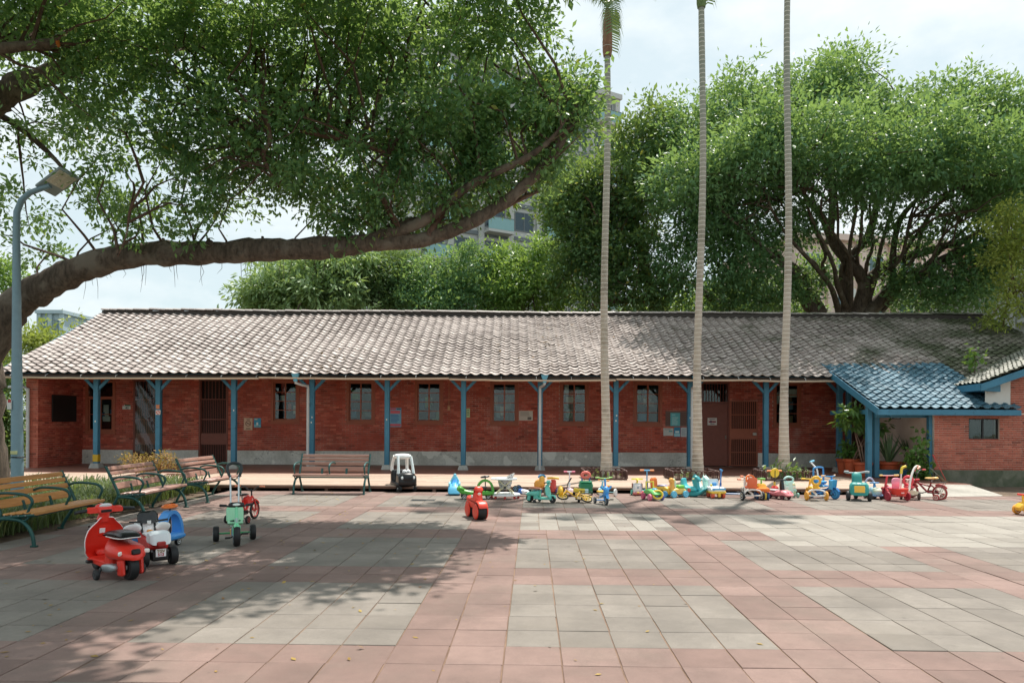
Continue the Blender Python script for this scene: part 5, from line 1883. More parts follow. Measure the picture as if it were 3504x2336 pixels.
# ------------------------------------------------------------------ benches
def bench(label, loc, rz, wood1, wood2, iron='#1f4f4a', group='slatted benches around the plaza'):
    t = thing('bench', label, 'bench', loc, rz, group)
    mi = plastic(iron, .42, 0.15, .25)
    wm = wood_mat('bench_wood_' + label.split()[0], wood1, wood2, .38, 0 if abs(rz) < .3 else 1)
    L = .80
    seat_y = [(-.285, .425, .055, .045), (-.205, .437, .075, .028), (-.115, .430, .075, .028), (-.025, .422, .075, .028), (.065, .415, .075, .028)]
    for y, z, w_, h_ in seat_y:
        MB().rb((0, y, z), (2 * L, w_, h_), .010, (-.06, 0, 0)).build('seat_slat', wm, t)
    back = [(.205, .535, .115), (.245, .655, .075), (.285, .745, .062), (.325, .825, .070)]
    for y, z, h_ in back:
        MB().rb((0, y, z), (2 * L, .026, h_), .009, (-.40, 0, 0)).build('back_slat', wm, t)
    for s_ in (-1, 1):
        x = s_ * (L - .015)
        fr = MB()
        def flat(pts, w_=.022, h_=.045):
            pts, rr = wobble(pts, [w_] * len(pts), 4, 0, 1)
            # flat iron: an oval tube, thick across the bench
            for i in range(1):
                fr.tube(pts, w_, 7)
        flat([(x, .33, .03), (x, .26, .16), (x, .17, .30), (x, .135, .41), (x, .19, .55), (x, .265, .70), (x, .345, .87)], .023)
        flat([(x, -.30, .0), (x, -.285, .12), (x, -.235, .24), (x, -.13, .335), (x, .02, .36), (x, .135, .36)], .024)
        flat([(x, -.31, .415), (x, -.18, .40), (x, 0, .385), (x, .15, .37)], .021)
        flat([(x, -.13, .335), (x, -.20, .35), (x, -.235, .395), (x, -.20, .41)], .012)
        fo = fr.build('end_frame', mi, t, 70)
        fr = MB()
        fr.rb((x, .345, .012), (.05, .085, .024), .006)
        fr.rb((x, -.30, .012), (.05, .085, .024), .006)
        fr.build('foot', mi, fo)
        for q in range(4):
            MB().ell((x - s_ * 0 + s_ * .022, -.2 + q * .09, .405), (.006, .009, .009), n=8, m=6).build('bolt', metal('#a9aca8'), fo)
    for x in (-(L - .015), 0, L - .015):
        ar = MB()
        pts, rr = wobble([(x, .235, .655), (x, .12, .690), (x, -.08, .685), (x, -.22, .655), (x, -.275, .585), (x, -.24, .50), (x, -.215, .44)], [.018, .018, .019, .020, .020, .017, .016], 4, 0, 1)
        ar.tube(pts, rr, 7)
        ar.build('armrest', mi, t, 70)
    MB().rb((0, -.10, .365), (2 * L - .06, .05, .03), .006).build('under_rail', mi, t)
    for s_ in (-.28, .28):
        MB().rb((s_, .17, .47), (.05, .02, .16), .005, (-.3, 0, 0)).build('back_strap', mi, t)
    return t
OW1, OW2 = (0.56, 0.235, 0.065), (0.78, 0.38, 0.13)
PW1, PW2 = (0.36, 0.19, 0.145), (0.52, 0.31, 0.25)
bench('orange brown slatted bench nearest the camera beside the red scooter', (-6.43, 9.98, 0), R(90), OW1, OW2)
bench('faded pinkish slatted bench in the middle of the left row', (-6.38, 12.62, 0), R(91), PW1, PW2)
bench('weathered slatted bench farthest back in the left row', (-6.28, 14.95, 0), R(88), PW1, PW2, '#27564f')
bench('front facing slatted bench by the deck edge next to the toy car', (-4.06, 16.20, 0), R(-1), PW1, PW2, '#2d5a58')

# ------------------------------------------------------------------ lamp post
lp = thing('street_lamp', 'pale blue grey street lamp with a flat head on a bent arm', 'street lamp')
LY = 12.6
a = at(60, 1700, LY); a.z = 0
b = at(56, 800, LY)
M_POLE = plastic('#7f9aa6', .5, .1, .18)
pts = [a, a.lerp(b, .25), a.lerp(b, .5), a.lerp(b, .75), b, at(58, 725, LY), at(74, 685, LY), at(102, 660, LY), at(140, 646, LY), at(172, 636, LY)]
MB().tube(pts, [.105, .095, .083, .070, .058, .055, .052, .048, .045, .045], 14).build('pole', M_POLE, lp, 60)
h0 = at(196, 622, LY)
hd = thing
rot = (R(-16), R(-20), R(-24))
MB().rb(h0, (.70, .36, .055), .015, rot).build('lamp_head', plastic('#9aa9ac', .5), lp)
Mr = Matrix.Translation(h0) @ eul(rot)
MB(Mr).rb((.12, 0, -.032), (.40, .30, .014), .004).build('lens_panel', plastic('#d8d2c2', .35), lp)
for i in range(6):
    for j in range(3):
        MB(Mr).ell((-.03 + i * .06, -.09 + j * .09, -.042), (.018, .018, .008), n=8, m=5).build('led', plastic('#e8e2cc', .2), lp)
MB(Mr).rb((-.18, 0, .05), (.2, .18, .06), .02).build('driver_box', plastic('#8d9a9c', .5), lp)
st = at(48, 1385, LY)
MB().rb(st + Vector((-.01, -.105, 0)), (.08, .006, .16), .002).build('sticker', plastic('#dcd8d2', .6), lp)
MB().rb(at(50, 1372, LY) + Vector((-.015, -.11, 0)), (.05, .006, .05), .002).build('sticker_mark', plastic('#b8333a', .6), lp)
MB().rb(at(62, 1547, LY) + Vector((0, -.108, 0)), (.12, .006, .06), .002).build('sticker', plastic('#c9c78f', .6), lp)
MB().ring(at(62, 1563, LY), .10, .012, n=18, m=5).build('strap', plastic('#1c2022', .6), lp)

# ------------------------------------------------------------------ notices on the wall
def notice(label, x0, x1, y0, y1, col, prints=(), cat='notice', Y=YW - .006, name='notice'):
    xm = (x0 + x1) / 2
    a, b = at(x0, (y0 + y1) / 2, Y).x, at(x1, (y0 + y1) / 2, Y).x
    zb, zt = at(xm, y1, Y).z, at(xm, y0, Y).z
    t = thing(name, label, cat, ((a + b) / 2, Y - .004, (zb + zt) / 2))
    W_, H_ = b - a, zt - zb
    MB().box(-W_ / 2, W_ / 2, -.002, .002, -H_ / 2, H_ / 2).build('sheet', plastic(col, .6, 0, .05), t, 0)
    for q, (u0, u1, v0, v1, c) in enumerate(prints):
        MB().box(-W_ / 2 + u0 * W_, -W_ / 2 + u1 * W_, -.0035 - .0004 * (q % 3), -.0022, -H_ / 2 + v0 * H_, -H_ / 2 + v1 * H_).build('print', plastic(c, .6, 0, .03), t, 0)
    return t, W_, H_
def lines(u0, u1, v0, v1, n, c, seed=1):
    rs = random.Random(seed)
    return [(u0, u0 + (u1 - u0) * rs.uniform(.7, 1), v1 - (v1 - v0) * (i + .7) / n, v1 - (v1 - v0) * (i + .3) / n, c) for i in range(n)]
notice('blue and pink printed poster half behind a blue post', 1334, 1373, 1395, 1460, '#7fb6cf',
       [(.02, .55, .90, .985, '#cf5a6a'), (.58, .96, .91, .97, '#3a4f66'), (.05, .9, .70, .86, '#dd6f7c'), (.1, .85, .76, .80, '#f0e3e0'), (.03, .97, .04, .16, '#d9606e')] + lines(.08, .92, .2, .66, 7, '#2f62a8', 3), 'poster', name='poster')
notice('pale green handwritten notice beside a post', 1596, 1608, 1397, 1428, '#b9cf9a', lines(.2, .9, .2, .9, 4, '#4d5a46', 4))
notice('white printed sheet between two windows', 1776, 1823, 1405, 1438, '#cfc3b4', lines(.1, .8, .45, .9, 4, '#8d847a', 5) + [(.62, .9, .08, .36, '#6b625a')])
notice('brown plastic covered notice board', 2277, 2357, 1406, 1458, '#6d5147', [(.0, .98, .02, .06, '#8d7468'), (.02, .98, .95, .985, '#8d7468')], 'notice board', name='notice_board')
notice('turquoise list pinned on the brown notice board', 2294, 2327, 1412, 1457, '#5fb7bd', lines(.15, .85, .08, .7, 11, '#bfe3e2', 6) + [(.15, .5, .78, .9, '#8fd0d2')], Y=YW - .014)
notice('white framed card with a printed block', 2270, 2304, 1464, 1490, '#c9ccc6', [(.55, .9, .5, .66, '#4fa3a8')] + lines(.1, .9, .75, .92, 2, '#8a8d88', 7))
notice('blue wave poster between two white sheets', 2306, 2328, 1461, 1494, '#3f97b8', [(.05, .95, .05, .35, '#9fd3dc'), (.2, .8, .4, .62, '#d9eef0'), (.1, .9, .8, .9, '#1f6c93')], 'poster', name='poster')
notice('white typed sheet right of the blue poster', 2330, 2351, 1462, 1494, '#c4cdd0', lines(.12, .88, .12, .9, 9, '#8f9ba0', 8))
notice('white sign with red lettering on the brown door', 2421, 2453, 1429, 1454, '#d3cdc6', [(.12, .88, .36, .58, '#a23a4c'), (.30, .42, .30, .66, '#2f3a52'), (.55, .9, .4, .52, '#8c2f44'), (.2, .8, .78, .86, '#5b5b60'), (.3, .75, .14, .24, '#5b5b60')], 'sign', Y=YW - .004, name='door_sign')
t, W_, H_ = notice('cream no smoking sign beside the blue seaside poster', 835, 864, 1430, 1471, '#d8b79a', [(.25, .75, .12, .17, '#7a5a48'), (.2, .8, .05, .08, '#7a5a48'), (.3, .7, .85, .92, '#8b5a4a')], 'sign', name='no_smoking_sign')
MB().ring((0, -.006, .02), .085, .009, (R(90), 0, 0), 24, 5).build('prohibition_ring', plastic('#8a4c42', .6), t)
MB().rb((0, -.006, .02), (.17, .004, .016), .001, (0, R(35), 0)).build('prohibition_bar', plastic('#8a4c42', .6), t)
MB().rb((0, -.005, .02), (.11, .004, .02), .001).build('cigarette', plastic('#2a2a2a', .6), t)
notice('blue seaside poster right of the no smoking sign', 869, 893, 1430, 1462, '#3f9cc0', [(.05, .95, .04, .3, '#8cc7d3'), (.35, .6, .25, .55, '#e6efe9'), (.1, .5, .82, .92, '#e0d9a0'), (.4, .8, .12, .2, '#1f6f95')], 'poster', name='poster')
t, W_, H_ = notice('white house number plate reading 42 with green top', 419, 447, 1384, 1400, '#d2d5cd', [(.30, 1.0, .72, 1.0, '#1f6b4d'), (.0, .22, .70, .98, '#c96a6a')], 'number plate', name='number_plate')
me = text_mesh('42', .115, .001, .002)
me.materials.append(plastic('#1f4f44', .6))
o = put('lettering', me, None, t, (.02, -.006, -.03), (R(90), 0, 0))
t, W_, H_ = notice('small no smoking sticker on a blue post', 533, 549, 1403, 1418, '#e4dad4', [], 'sticker', Y=YP - .088, name='no_smoking_sticker')
MB().ring((0, -.005, 0), .05, .009, (R(90), 0, 0), 20, 5).build('prohibition_ring', plastic('#c23a36', .6), t)
MB().rb((0, -.005, 0), (.095, .004, .012), .001, (0, R(-35), 0)).build('prohibition_bar', plastic('#c23a36', .6), t)
notice('faded orange sticker on a blue post above the no smoking sticker', 534, 546, 1384, 1398, '#c07a55', [], 'sticker', Y=YP - .088, name='orange_sticker')
t, W_, H_ = notice('dark hanging sign reading Toilet under the porch', 3048, 3082, 1423, 1433, '#1f2426', [(.03, .12, .3, .7, '#d9d9d6')], 'sign', Y=19.9, name='toilet_sign')
me = text_mesh('Toilet', .075, .001, .001)
me.materials.append(plastic('#d9d9d6', .6))
put('lettering', me, None, t, (.02, -.008, 0), (R(90), 0, 0))

# ------------------------------------------------------------------ pots and plants by the porch
M_TERRA = plastic('#b4532f', .55, 0, .12)
def pot(label, px, y, r, h):
    x = at(px, 1440, y).x
    t = thing('plant_pot', label, 'plant pot', (x, y, ZD), 0, 'terracotta pots by the porch')
    MB().lathe([(r * .70, 0), (r * .72, .02), (r * .93, h * .80), (r * 1.0, h * .83), (r * 1.06, h * .87), (r * 1.06, h), (r * .96, h), (r * .94, h * .9)], None, 26).build('body', M_TERRA, t, 35)
    MB().lathe([(r * .93, h * .86), (r * .93, h * .88)], None, 20).build('soil', M_SOIL, t)
    MB().ring((0, 0, h * .985), r * 1.04, .012, n=26, m=6).build('rim', M_TERRA, t)
    return Vector((x, y, ZD + h * .88))
p1 = pot('orange pot farthest left by the porch post', 2889, 21.2, .21, .44)
p2 = pot('orange pot in the middle of the left trio', 2915, 20.6, .21, .46)
p3 = pot('orange pot nearest the camera in the left trio', 2955, 20.05, .25, .40)
p4 = pot('wide orange bowl of spiky leaves inside the porch', 3042, 20.1, .31, .42)
p5 = pot('orange pot half hidden behind the leafy vine', 3118, 20.6, .25, .40)
def potted_tree(label, base, top, cen, r, n, seed):
    t = thing('potted_tree', label, 'plant', (0, 0, 0), 0, 'potted plants by the porch')
    for q, off in enumerate(((0, 0), (.06, .02))):
        MB().tube([base + Vector((off[0], off[1], -.05)), base.lerp(top, .4) + Vector((off[0] * 1.5, 0, 0)), base.lerp(top, .75) + Vector((off[0] * .3, 0, 0)), top], [.022, .018, .015, .008], 7).build('stem', M_BARKR, t)
    rg = np.random.default_rng(seed)
    k = 46
    d = rg.normal(0, 1, (k, 3)); d /= np.linalg.norm(d, axis=1, keepdims=True)
    tips = np.array(cen) + d * rg.uniform(.35, 1, (k, 1)) * np.array(r)
    tw = MB()
    for p in tips:
        tw.tube([top, top.lerp(Vector(p), .6) + Vector((0, 0, .05)), Vector(p)], [.006, .005, .003], 4, cap=False)
    tw.build('twigs', M_TWIG, t)
    P = np.repeat(tips, n, 0) + rg.normal(0, .055, (k * n, 3))
    O = np.repeat(d, n, 0)
    leaf_cloud('foliage', P, .19, .075, M_POTL, t, seed, .75, O)
c = at(2908, 1428, 20.2)
potted_tree('broad leaved potted tree with a full crown under the porch eave', p3 + Vector((-.02, 0, 0)), c + Vector((.05, 0, -.05)), c, (.42, .32, .40), 9, 11)
c = at(2990, 1460, 20.5)
potted_tree('thin potted tree with leaves around the porch post', p2, c + Vector((-.1, 0, 0)), c, (.38, .25, .24), 5, 12)
c = at(2903, 1540, 21.0)
potted_tree('small potted shrub at the back of the left trio', p1, c, c, (.20, .2, .24), 5, 13)
def spiky(label, base, h, n, seed):
    t = thing('spiky_plant', label, 'plant', (0, 0, 0), 0, 'potted plants by the porch')
    rs = random.Random(seed)
    mb = MB()
    for q in range(n):
        a, l = rs.uniform(0, 2 * PI), h * rs.uniform(.7, 1.05)
        tilt = rs.uniform(.08, .55)
        d = Vector((math.cos(a), math.sin(a), 0))
        s_ = Vector((-d.y, d.x, 0))
        V = []
        for f, w_ in ((0, .028), (.35, .036), (.7, .026), (1, .002)):
            p = base + d * (.03 + l * tilt * f * (1 + .4 * f)) + Vector((0, 0, l * f * (1 - .12 * f * tilt)))
            V += [p - s_ * w_, p + d * -.012 * (1 - f), p + s_ * w_]
        F = []
        for k_ in range(3):
            o = k_ * 3
            F += [(o, o + 1, o + 4, o + 3), (o + 1, o + 2, o + 5, o + 4)]
        mb.add(V, F)
    mb.build('blades', leaf_mat('spiky_leaf', (.05, .11, .05), (.08, .15, .07), (.13, .20, .10), .15, .35, 0), t, 0)
spiky('spiky leaved plant in the wide bowl under the porch', p4, .85, 26, 5)
spiky('darker spiky plant behind the leafy vine', p5, .95, 20, 6)
vn = thing('leafy_vine', 'bushy light green vine climbing the right porch post', 'plant', (0, 0, 0), 0, 'potted plants by the porch')
rg = np.random.default_rng(31)
tp = []
rs = random.Random(31)
st_ = MB()
for q in range(16):
    b0 = at(3120 + q * 3.5, 1628, 19.15); b0.z = ZD
    e = b0 + Vector((rs.uniform(-.3, .25), rs.uniform(-.2, .1), rs.uniform(.35, 1.15) if q % 3 else rs.uniform(.9, 1.35)))
    if e.z > 1: e.x = at(3150, 1440, 19.15).x + rs.gauss(0, .08)
    st_.tube([b0, b0.lerp(e, .5) + Vector((rs.gauss(0, .06), 0, 0)), e], [.010, .008, .004], 5)
    for f in np.linspace(.2, 1, 7):
        tp += [tuple(b0.lerp(e, f) + Vector((rs.gauss(0, .07), rs.gauss(0, .06), rs.gauss(0, .05)))) for _ in range(5)]
st_.build('stems', M_TWIG, vn)
leaf_cloud('foliage', np.array(tp), .13, .10, M_POTL, vn, 32, .55)
# brooms leaning on the annex
bx0 = thing('broom', 'red handled broom leaning on the annex wall', 'broom', (0, 0, 0))
e0, e1 = at(3192, 1555, 18.95), at(3236, 1634, 18.6)
e1.z = ZD + .03
MB().tube([e0, e0.lerp(e1, .5), e1], .014, 7).build('handle', plastic('#b5493a', .5), bx0)
MB().tube([e0, e0.lerp(e1, .18)], .017, 7).build('grip', plastic('#c23a36', .5), bx0)
b1_ = thing('broom', 'old straw broom lying against the mossy plinth', 'broom', (0, 0, 0))
e0, e1 = at(3184, 1600, 18.9), at(3228, 1634, 18.4)
e1.z = ZD + .03
MB().tube([e0, e1], .012, 7).build('handle', plastic('#8d8778', .7), b1_)
d = (e1 - e0).normalized()
MB().tube([e1 - d * .25, e1, e1 + d * .22], [.02, .045, .07], 8).build('bristles', plastic('#7a5f45', .9, 0, .3, .6), b1_)
# ------------------------------------------------------------------ toys
BLK = '#17191b'
def faded(h):  # brightens toy colours to make up for the shade on them, no real fading
    v = [int(h[i:i + 2], 16) for i in (1, 3, 5)]
    if max(v) < 90:
        return h
    return '#%02x%02x%02x' % tuple(min(245, int(q * 1.10 + 8)) for q in v)
class Toy:
    """local frame: x forward, y left, z up; one mesh per part"""
    def __init__(s, name, label, cat, px, py, rz, group=None, sc_=1.0, loc=None):
        p = loc if loc is not None else G(px, py)
        s.o = thing(name, label, cat, p, rz, group)
        s.o.scale = (sc_,) * 3
    def b(s, name, mb, col, parent=None, rough=.36, metal_=0.0, smooth=38):
        return mb.build(name, plastic(faded(col), rough, metal_), parent or s.o, smooth)
    def ell(s, name, col, c, r, e=(1, 1), rot=(0, 0, 0), parent=None, n=18, m=12, **k):
        return s.b(name, MB().ell(c, r, e, rot, n, m), col, parent, **k)
    def rb(s, name, col, c, size, r=.012, rot=(0, 0, 0), parent=None, **k):
        return s.b(name, MB().rb(c, size, r, rot), col, parent, **k)
    def tube(s, name, col, pts, r, n=8, parent=None, sm=True, **k):
        if sm and len(pts) > 2:
            rr = r if isinstance(r, (list, tuple)) else [r] * len(pts)
            pts, r = wobble(pts, rr, 5, 0, 1)
            r = [abs(q) for q in r]
            rr2 = rr
            r = [rr2[0]] * len(pts) if len(set(rr2)) == 1 else r
        return s.b(name, MB().tube(pts, r, n), col, parent, smooth=70, **k)
    def prism(s, name, col, poly, y0, y1, b=.012, parent=None, sub=0, **k):
        if sub:
            q = []
            n = len(poly)
            for i in range(n):
                p0, p1, p2, p3 = [Vector(poly[(i + d) % n]) for d in (-1, 0, 1, 2)]
                for j in range(sub):
                    t = j / sub
                    v = 0.5 * ((2 * p1) + (p2 - p0) * t + (2 * p0 - 5 * p1 + 4 * p2 - p3) * t * t + (3 * p1 - p0 - 3 * p2 + p3) * t ** 3)
                    q.append((v.x, v.y))
            poly = q
        return s.b(name, MB().prism(poly, y0, y1, b), col, parent, **k)
    def wheel(s, x, y, r, w, tyre=BLK, rim='#c9c9c4', z=None, hub=None, name='wheel', tilt=0):
        z = r if z is None else z
        M = Matrix.Translation((x, y, z)) @ Matrix.Rotation(tilt, 4, 'Z') @ Matrix.Rotation(R(90), 4, 'X')
        h = w / 2
        prof = [(r * .62, -h * .9), (r * .80, -h), (r * .93, -h * .85), (r * .985, -h * .45), (r, 0), (r * .985, h * .45), (r * .93, h * .85), (r * .80, h), (r * .62, h * .9)]
        wo = s.b(name, MB().lathe(prof, M, 24), tyre, None, rough=.6)
        rp = [(r * .16, -h * .80), (r * .60, -h * .93), (r * .64, -h * .95), (r * .64, h * .95), (r * .60, h * .93), (r * .16, h * .80)]
        s.b('rim', MB().lathe(rp, M, 20), rim, wo)
        s.b('hub', MB().lathe([(r * .15, -h * 1.08), (r * .19, -h * .98), (r * .19, h * .98), (r * .15, h * 1.08)], M, 10), hub or rim, wo)
        return wo
    def grips(s, col, y0, y1, x, z, r=.016, name='grip'):
        for q in (-1, 1):
            s.tube(name, col, [(x, q * y0, z), (x - .01, q * y1, z)], r, 9)
    def steer(s, col, c, r, tube=.013, rot=(0, -.5, 0), spokes=3):
        mb = MB()
        mb.ring(c, r, tube, rot, 20, 7)
        M = Matrix.Translation(c) @ eul(rot)
        for i in range(spokes):
            a = 2 * PI * i / spokes + .5
            mb.tube([M @ Vector((0, 0, 0)), M @ Vector((r * math.cos(a), r * math.sin(a), 0))], tube * .8, 6)
        mb.ell(c, (tube * 1.8,) * 3, n=10, m=6)
        return s.b('steering_wheel', mb, col)

TG = 'ride on toys parked along the deck edge'

def motor_scooter(t, body, seat, grip, dark=BLK, trim='#e9e2d8', big=True):
    # leg shield: a curved panel lofted across its height
    rings = []
    for i in range(12):
        f = i / 11
        z = .13 + .42 * f
        xm = .335 - .09 * f + .04 * (1 - f) * (f < .2)
        w_ = (.085 + .10 * math.sin(PI * min(1, f * 1.05 + .02)) ** .55) * (1 - .25 * max(0, f - .75) / .25)
        ring = []
        for k_ in range(13):
            u = -1 + 2 * k_ / 12
            ring.append((xm - .055 * u * u + .018, u * w_, z))
        for k_ in range(13):
            u = 1 - 2 * k_ / 12
            ring.append((xm - .055 * u * u - .012, u * w_ * .985, z))
        rings.append(ring)
    sh = t.b('leg_shield', MB().loft(rings), body, None, smooth=60)
    edge = [Vector(r_[0]).lerp(Vector(r_[-1]), .5) for r_ in rings] + [Vector(rings[-1][k_]) + Vector((-.015, 0, .003)) for k_ in range(1, 12)] + [Vector(r_[12]).lerp(Vector(r_[13]), .5) for r_ in rings[::-1]]
    t.b('edge_trim', MB().tube(edge, .0065, 6), trim, sh, smooth=80)
    t.rb('glove_box', body, (.262, 0, .42), (.02, .18, .12), .008, (0, -.2, 0), sh)
    t.rb('sticker', '#e6e2dc', (.249, .02, .42), (.006, .055, .05), .002, (0, -.2, 0), sh)
    for q in range(4):
        t.rb('vent', dark, (.275 + .008 * q, .135, .47 - .03 * q), (.012, .02, .018), .003, (0, -.2, .4), sh)
    t.prism('floorboard', body, [(.36, .10), (.36, .16), (.24, .165), (-.05, .165), (-.12, .30), (-.20, .30), (-.20, .11), (.0, .085)], -.125, .125, .018)
    # bulging rear cowl
    rings = []
    for i in range(11):
        f = i / 10
        x = -.02 - .47 * f
        w_ = .165 * (math.sin(PI * (f * .82 + .12)) ** .6)
        zt = .375 - .06 * f - .06 * max(0, f - .7) / .3
        zb = .175 + .03 * f
        ring = []
        for k_ in range(20):
            a = 2 * PI * k_ / 20
            ca, sa = math.cos(a), math.sin(a)
            yy = math.copysign(abs(ca) ** .65, ca) * w_
            zz = (zt + zb) / 2 + math.copysign(abs(sa) ** .75, sa) * (zt - zb) / 2
            ring.append((x, yy, zz))
        rings.append(ring)
    cw = t.b('rear_cowl', MB().loft(rings), body, None, smooth=60)
    t.rb('tail_opening', dark, (-.478, 0, .285), (.03, .085, .055), .012, (0, .1, 0), cw)
    for q in (-1, 1):
        t.rb('tail_light', '#e4ddd0', (-.425, q * .125, .275), (.05, .02, .04), .008, (0, 0, q * -.9), cw)
        t.rb('fork_arm', body, (-.36, q * .085, .13), (.11, .045, .16), .015, (0, .15, 0))
    t.ell('exhaust', '#8f9699', (-.20, .125, .115), (.14, .045, .04), (.6, .6), (0, .12, 0), metal_=.6)
    # saddle
    t.prism('saddle', seat, [(.06, .385), (.04, .43), (-.06, .455), (-.22, .465), (-.36, .45), (-.38, .415), (-.30, .385)], -.10, .10, .028, sub=2, rough=.28)
    t.tube('seat_trim', '#cfcfca', [(-.05, -.103, .40), (-.34, -.103, .405), (-.385, 0, .41), (-.34, .103, .405), (-.05, .103, .40)], .006, 6, metal_=.6)
    # steering
    t.tube('steering_column', body, [(.275, 0, .53), (.258, 0, .58), (.25, 0, .62)], [.062, .05, .055], 12)
    hs = t.prism('headset', body, [(.20, .60), (.20, .65), (.235, .695), (.29, .69), (.325, .65), (.31, .605), (.26, .59)], -.085, .085, .03)
    for q in (-1, 1):
        t.prism('headset_arm', body, [(.21, .605), (.21, .65), (.25, .665), (.275, .64), (.265, .605)], min(q * .06, q * .17), max(q * .06, q * .17), .012, hs)
        t.tube('grip', grip, [(.24, q * .165, .635), (.225, q * .285, .625)], .017, 9)
    t.ell('speedometer', '#c8cdd0', (.222, 0, .672), (.014, .062, .03), (1, 1), (0, -.5, 0), hs, rough=.15)
    t.rb('switch_panel', dark, (.198, 0, .622), (.012, .10, .028), .004, (0, -.1, 0), hs)
    t.ell('headlamp', '#dfe6e8', (.325, 0, .65), (.02, .045, .04), parent=hs, rough=.1)
    # wheels
    t.prism('front_fender', body, [(.50, .14), (.49, .20), (.44, .245), (.36, .25), (.29, .20), (.30, .16), (.37, .205), (.43, .205), (.465, .16)], -.055, .055, .014, sub=2)
    t.wheel(.395, 0, .105, .075, dark, '#2b2d2f', hub='#b9bcbc')
    t.wheel(-.36, 0, .125, .085, dark, '#34373a', hub='#b9bcbc')
    for q in (-1, 1):
        t.tube('stabiliser_arm', '#2a2c2e', [(-.10, q * .08, .11), (-.10, q * .16, .105), (-.12, q * .19, .06)], .014, 7)
        t.wheel(-.12, q * .215, .052, .04, '#2a2c2e', '#3a3d40')
    t.rb('pedal', dark, (.20, .16, .13), (.06, .05, .03), .006)

t = Toy('toy_scooter', 'bright red toy motor scooter with black saddle seen from behind', 'toy scooter', 392, 1965, R(141), None, 1.06)
motor_scooter(t, '#c8281a', BLK, '#1b2226')
t = Toy('toy_scooter', 'mint green toy motor scooter with brown saddle', 'toy scooter', 1850, 1718, R(-24), TG, .66)
motor_scooter(t, '#5fb3a4', '#7a4630', '#23282a', trim='#7cc4b6')

# white and black ride-on motorcycle
t = Toy('toy_motorcycle', 'white and red ride on motorcycle with black screen and number plate', 'toy motorcycle', 522, 1922, R(130), None, .86)
t.prism('body', '#b3231f', [(-.30, .20), (-.30, .30), (-.10, .36), (.10, .34), (.30, .40), (.34, .30), (.20, .18), (-.1, .15)], -.12, .12, .03, sub=2)
t.prism('seat', '#dfe2de', [(-.12, .345), (-.10, .40), (.02, .415), (.16, .395), (.18, .35)], -.10, .10, .025, sub=2)
t.prism('rear_box', '#c9d0d2', [(-.44, .29), (-.42, .43), (-.34, .46), (-.20, .45), (-.16, .34), (-.22, .28)], -.125, .125, .03)
for q in (-1, 1):
    t.ell('side_wing', '#d5dcdc', (.26, q * .19, .43), (.03, .115, .075), (.8, .8), (q * -.25, -.5, q * -.35))
    t.tube('screen_stay', BLK, [(.20, q * .075, .36), (.24, q * .085, .46), (.27, q * .075, .53)], .014, 7)
    t.tube('grip', BLK, [(.22, q * .09, .52), (.20, q * .24, .535)], .014, 8)
    t.wheel(-.30, q * .175, .125, .10, BLK, '#232527', hub='#8d9090')
t.prism('windscreen', '#17191b', [(.20, .50), (.26, .63), (.29, .66), (.31, .60), (.30, .50)], -.13, .13, .03, rough=.15)
t.ell('nose_fairing', '#d8dede', (.34, 0, .43), (.10, .16, .12), (.7, .7), (0, .3, 0))
t.rb('tail_light', '#8e1c1c', (-.442, 0, .30), (.03, .11, .07), .015)
t.rb('chassis', BLK, (-.28, 0, .15), (.26, .22, .14), .02)
pl_ = t.rb('number_plate', '#e6e4dc', (-.418, 0, .185), (.006, .125, .10), .002)
for txt, z, c_ in (('TGV', .205, '#8a6a1c'), ('513', .162, '#b3263a')):
    me = text_mesh(txt, .05, .0008, .002)
    me.materials.append(plastic(c_, .6))
    put('lettering', me, None, pl_, (-.4225, 0, z), (R(90), 0, R(-90)))
t.rb('badge', '#c9ccca', (.195, 0, .515), (.006, .05, .045), .004)
t.ell('fuel_cap', '#e0872a', (.02, .03, .418), (.06, .04, .02))
t.wheel(.36, 0, .12, .08, BLK, '#34373a', hub='#9a9d9d')

def wiggle_car(t, body, wheel_c, rim, steer_c, insert, h=.40, seat=None):
    # low hull with an arch that carries the wheel
    t.prism('hull', body, [(-.40, .20), (-.36, .135), (-.20, .085), (.10, .075), (.33, .08), (.37, .12), (.33, .16), (.12, .165), (-.06, .175), (-.20, .20), (-.33, .225)], -.13, .13, .03, sub=2)
    arch = []
    for i in range(13):
        a = PI * i / 12
        arch.append((.19 + .17 * math.cos(a), 0, .13 + (h - .13) * math.sin(a) ** .8))
    rings = []
    for i, p in enumerate(arch):
        w_ = .075 - .02 * math.sin(PI * i / 12)
        th = .024
        n_ = Vector((math.cos(PI * i / 12), 0, math.sin(PI * i / 12)))
        c = Vector(p)
        rings.append([c + n_ * th * 1 + Vector((0, -w_, 0)), c + n_ * th + Vector((0, w_, 0)), c - n_ * th + Vector((0, w_, 0)), c - n_ * th + Vector((0, -w_, 0))])
    t.b('arch', MB().loft(rings), body, None, smooth=40)
    t.prism('seat_back', body, [(-.42, .19), (-.40, .265), (-.34, .28), (-.28, .235), (-.26, .19)], -.135, .135, .03, sub=2)
    if seat:
        t.ell('seat_pad', seat, (-.18, 0, .196), (.15, .09, .014))
    t.tube('steering_column', BLK, [(.20, 0, .10), (.19, 0, h + .06)], .012, 8)
    st = t.steer(steer_c, (.185, 0, h + .075), .085, .016, (0, -.12, 0))
    for q in (-1, 1):
        t.wheel(-.27, q * .155, .062, .05, wheel_c, rim, hub=rim)
        t.wheel(.25, q * .075, .05, .045, wheel_c, rim, hub=rim)
        if insert:
            t.ell('side_insert', insert, (-.34, q * .134, .20), (.045, .012, .04))

